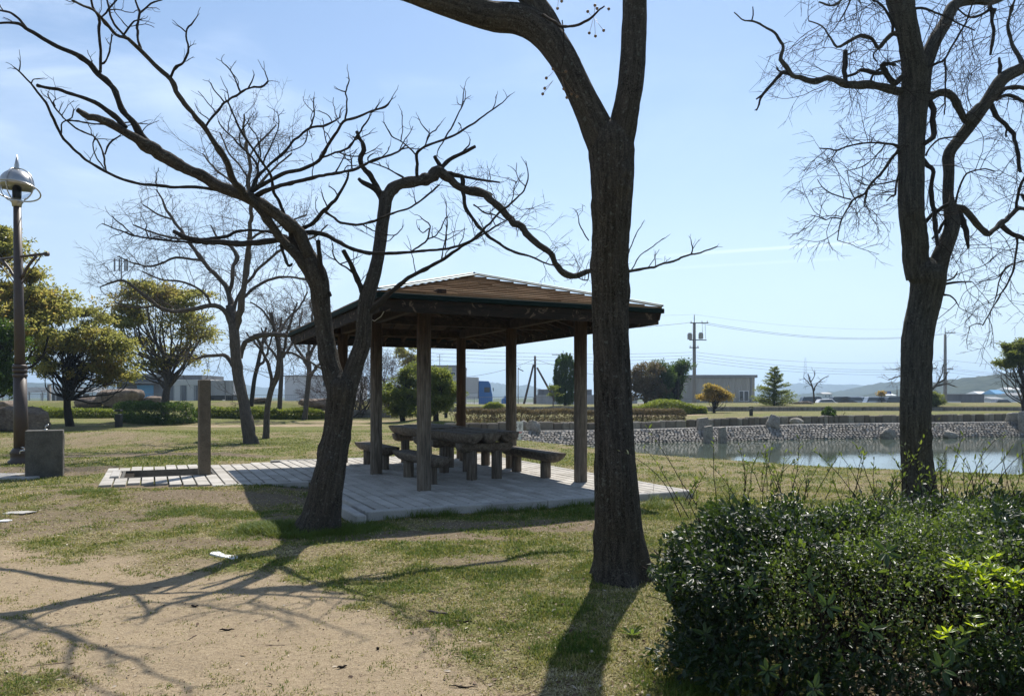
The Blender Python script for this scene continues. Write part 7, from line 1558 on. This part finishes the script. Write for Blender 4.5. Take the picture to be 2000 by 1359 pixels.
def HT(x, y): return .89+.10*(fbm(x*1.4, y*1.4, 0, 5, 4)-.5)*2+.15*(fbm(x*6, y*6, 0, 15, 3)-.5)*2+.05*sm(1.0, 2.5, x)
hedge = thing('near_hedge', 'big glossy dark-leaved hedge filling the lower right foreground, tall shoots sticking out of its top', 'hedge', (3.5, 4.0, 0))
N = 1750000
x = rg.random(N)*6.6+.75; y = rg.random(N)*3.4+2.2; z = rg.random(N)*1.15
ins = inpoly(x, y, HP); e = edged(x, y, HP); e = np.where(ins, e, -e); top = HT(x, y)
e2 = e+.26*(fbm(x*3.5, y*3.5, z*3.5, 9, 4)-.5)*2                 # ragged sides
r_edge = .10*(1-np.clip((z/top), 0, 1))*0
dt = top-z; k = np.minimum(e2+.05, dt)
rnd_c = np.where((e2 < .25) & (dt < .25), .25-np.hypot(.25-e2, .25-dt), k)
keep = (rnd_c > 0) & (rnd_c < .34) & (z > .03)
keep &= rg.random(N) < np.interp(rnd_c, [0, .05, .15, .34], [.6, 1, .7, .35])
# thin low part of the front, stems show
keep &= rg.random(N) < np.interp(z, [0, .15, .45, .7], [.30, .5, .8, 1.0])
keep &= ~((x > 5.2))
x, y, z, e2, dt = x[keep], y[keep], z[keep], e2[keep], dt[keep]
clump = fbm(x*6, y*6, z*6, 31, 3); kk = (clump > .43) | (rg.random(len(x)) < .22); x, y, z, e2, dt = x[kk], y[kk], z[kk], e2[kk], dt[kk]
n = len(x); C = np.stack([x, y, z], 1)
cx_, cy_ = 3.6, 4.2
out = np.stack([np.where(x < 1.5, -1.0, 0), np.where(y < 3.9, -1.0, np.where(y > 4.9, .6, 0)), np.ones(n)*.9*(dt < .2)+.15], 1)
A = out*.55+rg.normal(size=(n, 3))*.75; Nn = np.array([0, -.15, 1.])+rg.normal(size=(n, 3))*.55+out*.3
sp = fbm(x*1.6, y*1.6, z*1.6, 61, 3)
small = (np.abs(x-2.05-.25*np.sin(y*3)) < .55) & (sp > .42) & (dt < .45)
yel = ((x-2.9)**2/.30+(y-3.35)**2/.30+(z-.72)**2/.05 < 1) & (rg.random(n) < .22)
fern = small & ~yel; main = ~fern & ~yel
tone = np.clip(fbm(x*3, y*3, z*3, 71, 3)*.9-.05+rg.normal(size=n)*.17, 0, 1)
ln = .031*(.65+.8*rg.random(n)); big = rg.random(n) < np.interp(z, [.2, .6], [.35, .10]); ln = np.where(big, ln*1.6, ln)
leaves('foliage', C[main], A[main], Nn[main], ln[main], ln[main]*.42, M['leaf_hedge'], hedge, tone[main], True, .10*.03*1.6)
o = leaves('light_green_foliage', C[fern], A[fern], Nn[fern], ln[fern]*.62, ln[fern]*.30, M['leaf_fern'], hedge, tone[fern], True, .002); o['label'] = 'patch of tiny bright green leaves growing through the hedge'
# rosettes of larger yellow-green leaves at the right
Cc = []; Aa = []; Nq = []; ll = []; tt_ = []
for (cx0, cy0, cz0) in [W(px, py, d) for px, py, d in ((1880, 1100, 3.05), (1905, 1120, 3.0), (1930, 1108, 3.0), (1960, 1130, 2.95), (1945, 1150, 2.9), (1985, 1120, 2.95), (1915, 1142, 2.9), (1860, 1130, 3.0), (1995, 1145, 2.9), (1840, 1240, 2.85), (1905, 1225, 2.8), (1890, 1110, 3.0), (1920, 1125, 2.95), (1975, 1150, 2.9), (1940, 1112, 3.0), (1868, 1108, 3.02))]:
    m_ = 7; a = np.linspace(0, 2*np.pi, m_, endpoint=False)+rg.random()*6; elv = .35+.5*rg.random(m_)
    d_ = np.stack([np.cos(a)*np.cos(elv), np.sin(a)*np.cos(elv), np.sin(elv)], 1); Cc.append(np.array([[cx0, cy0, cz0]])+d_*.006); Aa.append(d_); Nq.append(np.array([0, 0, 1.])+rg.normal(size=(m_, 3))*.15+d_*0); ll.append(.042*(.5+.7*rg.random(m_))); tt_.append(np.clip(.35+.6*rg.random(m_), 0, 1))
    for q in range(2):
        p2_ = np.array([cx0, cy0, cz0])+rg.normal(size=3)*.03; Cc.append(p2_+d_*.004); Aa.append(d_+rg.normal(size=(m_, 3))*.3); Nq.append(np.array([0, 0, 1.])+rg.normal(size=(m_, 3))*.3); ll.append(.034*(.5+.7*rg.random(m_))); tt_.append(np.clip(.2+.6*rg.random(m_), 0, 1))
Cc = np.concatenate(Cc); Aa = np.concatenate(Aa); Nq = np.concatenate(Nq); ll = np.concatenate(ll)
o = leaves('yellow_foliage', Cc, Aa, Nq, ll, ll*.40, M['leaf_yellow'], hedge, np.concatenate(tt_), True, .004); o['label'] = 'bright yellow-green young leaves at the right of the hedge'
# big pale rosettes low on the front face
Cc = []; Aa = []; Nq = []; ll = []
for px, py, d in ((1375, 1235, 3.95), (1495, 1305, 3.42), (1460, 1145, 3.6), (1575, 1130, 3.45), (1725, 1075, 3.3), (1695, 1225, 3.2), (1300, 1150, 4.2), (1610, 1180, 3.3), (1830, 1300, 2.95), (1585, 1340, 3.2), (1850, 1260, 2.9)):
    for q in range(1):
        c0 = W(px, py, d)+rg.normal(size=3)*.02*(q > 0)+np.array([0, -.03, 0]); m_ = 6; a = np.linspace(0, 2*np.pi, m_, endpoint=False)+rg.random()*6+rg.normal(size=6)*.2
        f_ = np.array([-.25, -.85, .45]); f_ /= np.linalg.norm(f_); e1 = np.cross(f_, [0, 0, 1.]); e1 /= np.linalg.norm(e1); e2_ = np.cross(f_, e1)
        d_ = e1*np.cos(a)[:, None]+e2_*np.sin(a)[:, None]+f_*.35; Cc.append(c0+d_*.006); Aa.append(d_); Nq.append(f_+rg.normal(size=(m_, 3))*.2); ll.append(.060*(.6+.6*rg.random(m_)))
Cc = np.concatenate(Cc); Aa = np.concatenate(Aa); Nq = np.concatenate(Nq); ll = np.concatenate(ll)
leaves('broad_foliage', Cc, Aa, Nq, ll, ll*.38, M['leaf_hedge'], hedge, np.clip(.55+.3*rg.random(len(ll)), 0, 1), True, .004)
tb = Tubes()
for k in range(330):
    while True:
        p = np.array([rg.random()*4.6+.9, rg.random()*3.0+2.4])
        if inpoly(p[0], p[1], HP) and edged(p[0], p[1], HP) > .08: break
    twig(tb, np.array([p[0], p[1], 0]), np.array([rg.normal()*.35, rg.normal()*.35, 1.]), .8+.15*rg.random(), .008+.004*rg.random(), 1, dict(curl=.16, trop=.03, kids=(5,), ang=.7, ratio=.5, sides=5, seg=.09, taper=.4, rmin=.0025), rg)
tb.build('stems', M['twig'], hedge)
# tall shoots with narrow leaves
tb = Tubes(); Cc = []; Aa = []; ll = []
def shoot(px, py, d, L_, lean, bend=0.0):
    p = W(px, py, d); p[2] = min(p[2], HT(p[0], p[1])-.02); n_ = 12; P = [p]; dv = np.array([lean, rg.normal()*.15, 1.]); dv /= np.linalg.norm(dv)
    for i in range(n_):
        dv = dv+np.array([bend, 0, -.02*abs(bend)*20])*(i/n_)+rg.normal(size=3)*.05; dv /= np.linalg.norm(dv); P.append(P[-1]+dv*L_/n_)
    P = np.array(P); tb.add(P, np.linspace(.0032, .0012, n_+1), 5)
    for i in range(3, n_+1):
        for q in range(1 if i < 7 else 2):
            if rg.random() < .42: continue
            a = rg.normal(size=3); a[2] = .35+.4*rg.random(); a /= np.linalg.norm(a); Cc.append(P[i]); Aa.append(a*.8+dv*.5); ll.append(.037*(.5+.8*rg.random()))
    if rg.random() < .5: twig(tb, P[n_//2], dv+rg.normal(size=3)*.5, L_*.35, .0016, 0, dict(curl=.12, trop=.02, kids=0, ang=.6, ratio=.5, sides=4, seg=.04, taper=.5), rg)
for k in range(130):
    px = 1330+rg.random()*690; clus = .5+.5*math.sin(px*.021+1.1); d = 4.7+rg.random()*.9
    if rg.random() > .35+.65*clus: continue
    shoot(px, 960, d, (.12+.30*rg.random()**1.4)*(1.0 if px > 1380 else .8), rg.normal()*.32+(.12 if px > 1700 else -.02), rg.normal()*.06)
for (px, py, d, L_, le, be) in ((1330, 1010, 4.6, .62, -.35, -.12), (1360, 985, 4.9, .62, -.55, .02), (1345, 990, 4.7, .50, -.6, -.05), (1400, 960, 5.0, .42, -.1, 0), (1660, 960, 4.9, .36, .3, .02), (1740, 960, 4.8, .55, .55, .03), (1700, 950, 5.0, .45, .8, -.02), (1880, 980, 4.8, .5, .2, .08), (1930, 980, 4.7, .5, .35, .10), (1840, 985, 4.8, .45, .35, .05), (1975, 990, 4.6, .45, .4, .06), (1560, 960, 5.0, .36, .15, .05), (1450, 960, 5, .36, .1, -.02)):
    shoot(px, py, d, L_, le, be)
tb.build('shoot_stems', M['twig'], hedge)
Cc = np.array(Cc); Aa = np.array(Aa); ll = np.array(ll); leaves('shoot_leaves', Cc, Aa, rg.normal(size=(len(Cc), 3))*.5+[0, -.2, 1], ll, ll*.30, M['leaf_shoot'], hedge, rg.random(len(Cc)), True, .003)
# ---------------------------------------------------------------- turf blades, litter, twigs on the ground
def pave(x, y): u = x*UX+y*UY; v = -x*UY+y*UX; return ((u > 2.42) & (u < 7.66) & (v > 9.55) & (v < 18.25)) | ((u > -.75) & (u <= 2.5) & (v > 13.45+.7*sm(.9, -.7, u)) & (v < 18.0))
def sample(n, y0, y1, pw):
    y = y0*(y1/y0)**(rg.random(n)**pw); x = (rg.random(n)*2-1)*.72*y+rg.normal(size=n)*.1; return x, y
def blades(n, y0, y1, size, pw, dens_fn, seed, name, label, lift=.9):
    x, y = sample(n, y0, y1, pw); D = DIRT(x, y); Gn = GREEN(x, y); pr = dens_fn(D, Gn, x, y)
    k = (rg.random(n) < pr) & ~pave(x, y) & ((y < NS(x)-1.2) | (x < -2)) & ~(inpoly(x, y, HP) & (edged(x, y, HP) > .25)); x, y, D, Gn = x[k], y[k], D[k], Gn[k]; n = len(x)
    z = T(x, y); L_ = size*(.5+rg.random(n))*(.75+.35*Gn)*(1-.35*D); a = rg.random(n)*2*np.pi; el = np.clip(rg.normal(size=n)*.35+.35+.55*Gn, .06, 1.35)
    dv = np.stack([np.cos(a)*np.cos(el), np.sin(a)*np.cos(el), np.sin(el)], 1); sd_ = np.stack([-np.sin(a), np.cos(a), np.zeros(n)], 1); w = (.0022+.0016*rg.random(n))*np.clip(y/4.5, .8, 4)
    B0 = np.stack([x, y, z-.004], 1); P1 = B0+dv*(L_*.55)[:, None]; P2 = B0+dv*L_[:, None]+np.array([0, 0, -.25])*(L_*np.cos(el)*.8)[:, None]
    V = np.stack([B0-sd_*w[:, None], B0+sd_*w[:, None], P1+sd_*(w*.8)[:, None], P1-sd_*(w*.8)[:, None], P2], 1).reshape(-1, 3); b_ = np.arange(n)[:, None]*5
    tone = np.clip(.82-.60*Gn+.13*D+rg.normal(size=n)*.22+(fbm(x*2.2, y*2.2, 0, 91, 3)-.5)*.6+(fbm(x*14, y*14, 0, 93, 2)-.5)*.7, 0, 1)
    o = mesh(name, V, [b_+np.array([[0, 1, 2, 3]]), b_+np.array([[3, 2, 4]])], M['blade'], None, False, {'rnd': np.repeat(tone, 5)})
    tag(o, label, 'grass', None, 'stuff'); return o
blades(850000, 2.7, 13, .031, .85, lambda D, G_, x, y: np.clip(1.05-1.2*D+(fbm(x*3, y*3, 0, 41, 3)-.5)*1.1+(fbm(x*12, y*12, 0, 43, 2)-.5)*1.6, .02, 1)*(.8+.2*G_), 1, 'turf_grass', 'short dry and green lawn grass around the trees and path')
blades(260000, 11, 34, .042, .9, lambda D, G_, x, y: np.clip(1.0-1.1*D, .02, 1)*(.5+.5*G_), 2, 'lawn_grass', 'longer lawn grass farther off around the paving and pond bank')
# tufts at the trunk feet and along the kerb
def tufts(cs, label, name='grass_tuft'):
    V = []; tone = []
    for (cx0, cy0, rr, h, m_) in cs:
        m_ = int(m_); a = rg.random(m_)*6.28; r0 = rr*rg.random(m_)**.6; x = cx0+np.cos(a)*r0; y = cy0+np.sin(a)*r0; kx = ~pave(x, y); x, y = x[kx], y[kx]; m_ = len(x)
        z = T(x, y); L_ = h*(.5+.8*rg.random(m_)); az = rg.random(m_)*6.28; el = .75+.6*rg.random(m_); dv = np.stack([np.cos(az)*np.cos(el), np.sin(az)*np.cos(el), np.sin(el)], 1); sd_ = np.stack([-np.sin(az), np.cos(az), 0*az], 1)*.0032
        B0 = np.stack([x, y, z-.01], 1); P1 = B0+dv*(L_*.55)[:, None]; P2 = B0+dv*L_[:, None]+np.stack([np.cos(az), np.sin(az), -.6+0*az], 1)*(L_*.25)[:, None]
        V.append(np.stack([B0-sd_, B0+sd_, P1+sd_*.8, P1-sd_*.8, P2], 1).reshape(-1, 3)); tone.append(np.repeat(np.clip(.08+.22*rg.random(m_), 0, 1), 5))
    V = np.concatenate(V); n = len(V)//5; b_ = np.arange(n)[:, None]*5
    tag(mesh(name, V, [b_+np.array([[0, 1, 2, 3]]), b_+np.array([[3, 2, 4]])], M['blade'], None, False, {'rnd': np.concatenate(tone)}), label, 'grass', None, 'stuff')
tl = [(-2.45, 9.0, .45, .11, 2600), (-2.9, 9.15, .35, .12, 2400), (-1.95, 9.15, .4, .10, 1800), (-2.0, 8.9, .5, .07, 1500), (.6, 6.6, .3, .05, 900), (1.5, 6.55, .3, .05, 700), (-4.5, 10.5, .45, .06, 1500), (-3.8, 10.25, .35, .06, 1100), (-2.85, 12.2, .45, .09, 1200), (-6.5, 11.9, .35, .07, 900), (1.15, 4.0, .35, .08, 1300), (1.5, 3.9, .3, .09, 800), (-3.0, 8.75, .35, .06, 700), (2.05, 10.9, .25, .12, 500), (1.0, 10.35, .3, .1, 500)]
for k in range(46):
    u = 2.6+rg.random()*5.0; p = PV(u, 9.5-rg.random()*.12); tl.append((p[0], p[1], .08, .06+.09*rg.random(), 45))
for k in range(20):
    p = PV(1.0+1.4*rg.random(), 13.35); tl.append((p[0], p[1], .07, .07, 25))
tufts(tl, 'taller fresh green grass tufts at the tree feet and along the kerb')
# dry leaves and twigs lying about
n = 60000; x, y = sample(n, 3.2, 20, .9); wgt = .30*(1-DIRT(x, y)*PATH(x, y))+.03+.75*np.exp(-((x+4.8)**2/9+(y-10.4)**2/3.0)); wgt = np.maximum(wgt, .7*np.exp(-((x-.5)**2/5+(y-9.3)**2/.5))); wgt = np.maximum(wgt, .9*np.exp(-((x-.9)**2/.15+(y-4.1)**2/.5)))
k = (rg.random(n) < wgt) & ~pave(x, y); x, y = x[k], y[k]; n = len(x); a = rg.random(n)*6.28; A = np.stack([np.cos(a), np.sin(a), rg.normal(size=n)*.25], 1)
LX, LY = x, y
o = leaves('leaf_litter', np.stack([x, y, T(x, y)+.006], 1), A, rg.normal(size=(n, 3))*.3+[0, 0, 1], .012+.036*rg.random(n)**1.8, .008+.014*rg.random(n)**1.3, M['litter'], None, rg.random(n), True, .004); tag(o, 'scattered brown dry leaves on the lawn and path', 'leaves', None, 'stuff')
tb = Tubes()
for k in range(110):
    x, y = sample(1, 3.0, 13, .9); x, y = float(x[0]), float(y[0])
    if pave(np.array(x), np.array(y)): continue
    a = rg.random()*6.28; L_ = .04+.22*rg.random()**2; P = [np.array([x, y, gz_(x, y)+.004])]; 
    for i in range(5): a += rg.normal()*.18; q = P[-1]+np.array([math.cos(a), math.sin(a), 0])*L_/5; q[2] = gz_(q[0], q[1])+.004; P.append(q)
    tb.add(np.array(P), np.linspace(.0016, .0008, 6)*(1+rg.random()), 4)
o = tb.build('fallen_twigs', M['twig_pink']); tag(o, 'small fallen twigs scattered on the ground', 'twigs', None, 'stuff')
def chip(label, px, py, w, h, mat, seed, ang=0.0, th=.02):
    c = G(px, py); t = rock('stone_chip', c+[0, 0, th*.1], (w, h, th), seed, mat, None, 20, .85, .25, ang); tag(t, label, 'stone')
c = G(436, 1086); a_ = -.62; o2_ = np.array([(-.24, .03), (-.17, -.045), (.02, -.06), (.21, -.05), (.25, .0), (.19, .035), (.16, .065), (-.05, .05), (-.16, .06)])
q_ = np.stack([o2_[:, 0]*math.cos(a_)-o2_[:, 1]*math.sin(a_), o2_[:, 0]*math.sin(a_)+o2_[:, 1]*math.cos(a_)], 1); k9 = len(q_); b = MB()
b.add(np.concatenate([np.c_[c[0]+q_[:, 0], c[1]+q_[:, 1], np.full(k9, c[2]-.03)], np.c_[c[0]+q_[:, 0]*.96, c[1]+q_[:, 1]*.96, c[2]+.014+.004*rng.normal(size=k9)]]), [tuple(range(k9, 2*k9))]+[(i, (i+1) % k9, k9+(i+1) % k9, k9+i) for i in range(k9)])
tag(b.build('stone_chip', M['sign_white']), 'flat white stone fragment lying on the dirt near the leaning tree', 'stone')
chip('pale flat stone half buried in the grass at the left edge', 38, 1001, .38, .22, M['kerb'], 6, .1, .03); chip('small pale stone at the very left edge', 4, 1018, .2, .12, M['white_paint'], 7, 0, .03)
def stick(label, px, py, L_, ang, r=.008, mat='twig'):
    c = G(px, py); b = MB(); d = np.array([math.cos(ang), math.sin(ang), 0]); P = [c+d*(s-.5)*L_+[0, 0, .008+.004*math.sin(s*9)] for s in np.linspace(0, 1, 6)]
    b.tube(P, np.array([.4, 1, 1.2, 1, .9, .4])*r, 6); tag(b.build('bark_piece', M[mat], None, True), label, 'bark piece')
stick('curved dark bark scrap on the dirt below the centre', 443, 1231, .10, .1, .006); stick('dark bark scrap nearest the bottom edge', 668, 1304, .06, .5, .007); stick('small dark scrap right of the tree shadow', 738, 1268, .02, 0, .008); stick('short dark twig on the dirt left of the white fragment', 380, 1185, .06, 0, .008)
stick('grey split stick on the grass edge in the centre', 855, 1198, .20, -.5, .009, 'twig_far'); stick('dark thin stick beside the grey split one', 905, 1215, .13, 0, .006); stick('long thin twig near the bottom centre', 905, 1343, .16, -.15, .004)
# gravel grains of the path
n = 26000; x, y = sample(n, 2.8, 12, .85); k = (rg.random(n) < DIRT(x, y)*PATH(x, y)+.02) & ~pave(x, y); x, y = x[k], y[k]; n = len(x); s_ = .0016+.0036*rg.random(n)**3
oc = np.array([[1, 0, 0], [0, 1, 0], [-1, 0, 0], [0, -1, 0], [0, 0, .8], [0, 0, -.6]], float); a = rg.random(n)*6.28; ca, sa = np.cos(a), np.sin(a)
P = oc[None]*s_[:, None, None]*(.7+.6*rg.random((n, 6, 1))); P = np.stack([P[..., 0]*ca[:, None]-P[..., 1]*sa[:, None], P[..., 0]*sa[:, None]+P[..., 1]*ca[:, None], P[..., 2]], 2)+np.stack([x, y, T(x, y)+s_*.4+.002], 1)[:, None]
tr_ = np.array([[0, 1, 4], [1, 2, 4], [2, 3, 4], [3, 0, 4], [1, 0, 5], [2, 1, 5], [3, 2, 5], [0, 3, 5]]); Fg = (np.arange(n)[:, None, None]*6+tr_[None]).reshape(-1, 3)
tag(mesh('gravel', P.reshape(-1, 3), Fg, M['grain'], None, False, {'rnd': np.repeat(rg.random(n), 6)}), 'fine pale gravel grains strewn over the dirt path', 'gravel', None, 'stuff')
# broad-leaved weed near the hedge
c = G(1235, 1240); n = 11; a = np.linspace(0, 2*np.pi, n, endpoint=False); el = .4+.5*rg.random(n)
d_ = np.stack([np.cos(a)*np.cos(el), np.sin(a)*np.cos(el), np.sin(el)], 1); o = leaves('weed', np.array([c])+d_*.004, d_, np.array([0, 0, 1.])+rg.normal(size=(n, 3))*.1, .09*(.7+.5*rg.random(n)), .022*np.ones(n), M['leaf_fern'], None, .5+.5*rg.random(n), True, .004); tag(o, 'broad-leaved green weed in the grass left of the hedge', 'plant')
# ---------------------------------------------------------------- air
HZ = 1
if HZ:
    m = NT('air'); pv_ = m.n('ShaderNodeVolumePrincipled', {'Color': (.55, .76, 1.0, 1), 'Density': .00038, 'Anisotropy': .4}); m.t.links.new(pv_.outputs[0], m.out.inputs['Volume'])
    b = MB(); b.box((0, 2250, 90), (9000, 7500, 200)); o = b.build('haze', m.m); o['kind'] = 'stuff'; o['label'] = 'thin pale air haze over the distance'
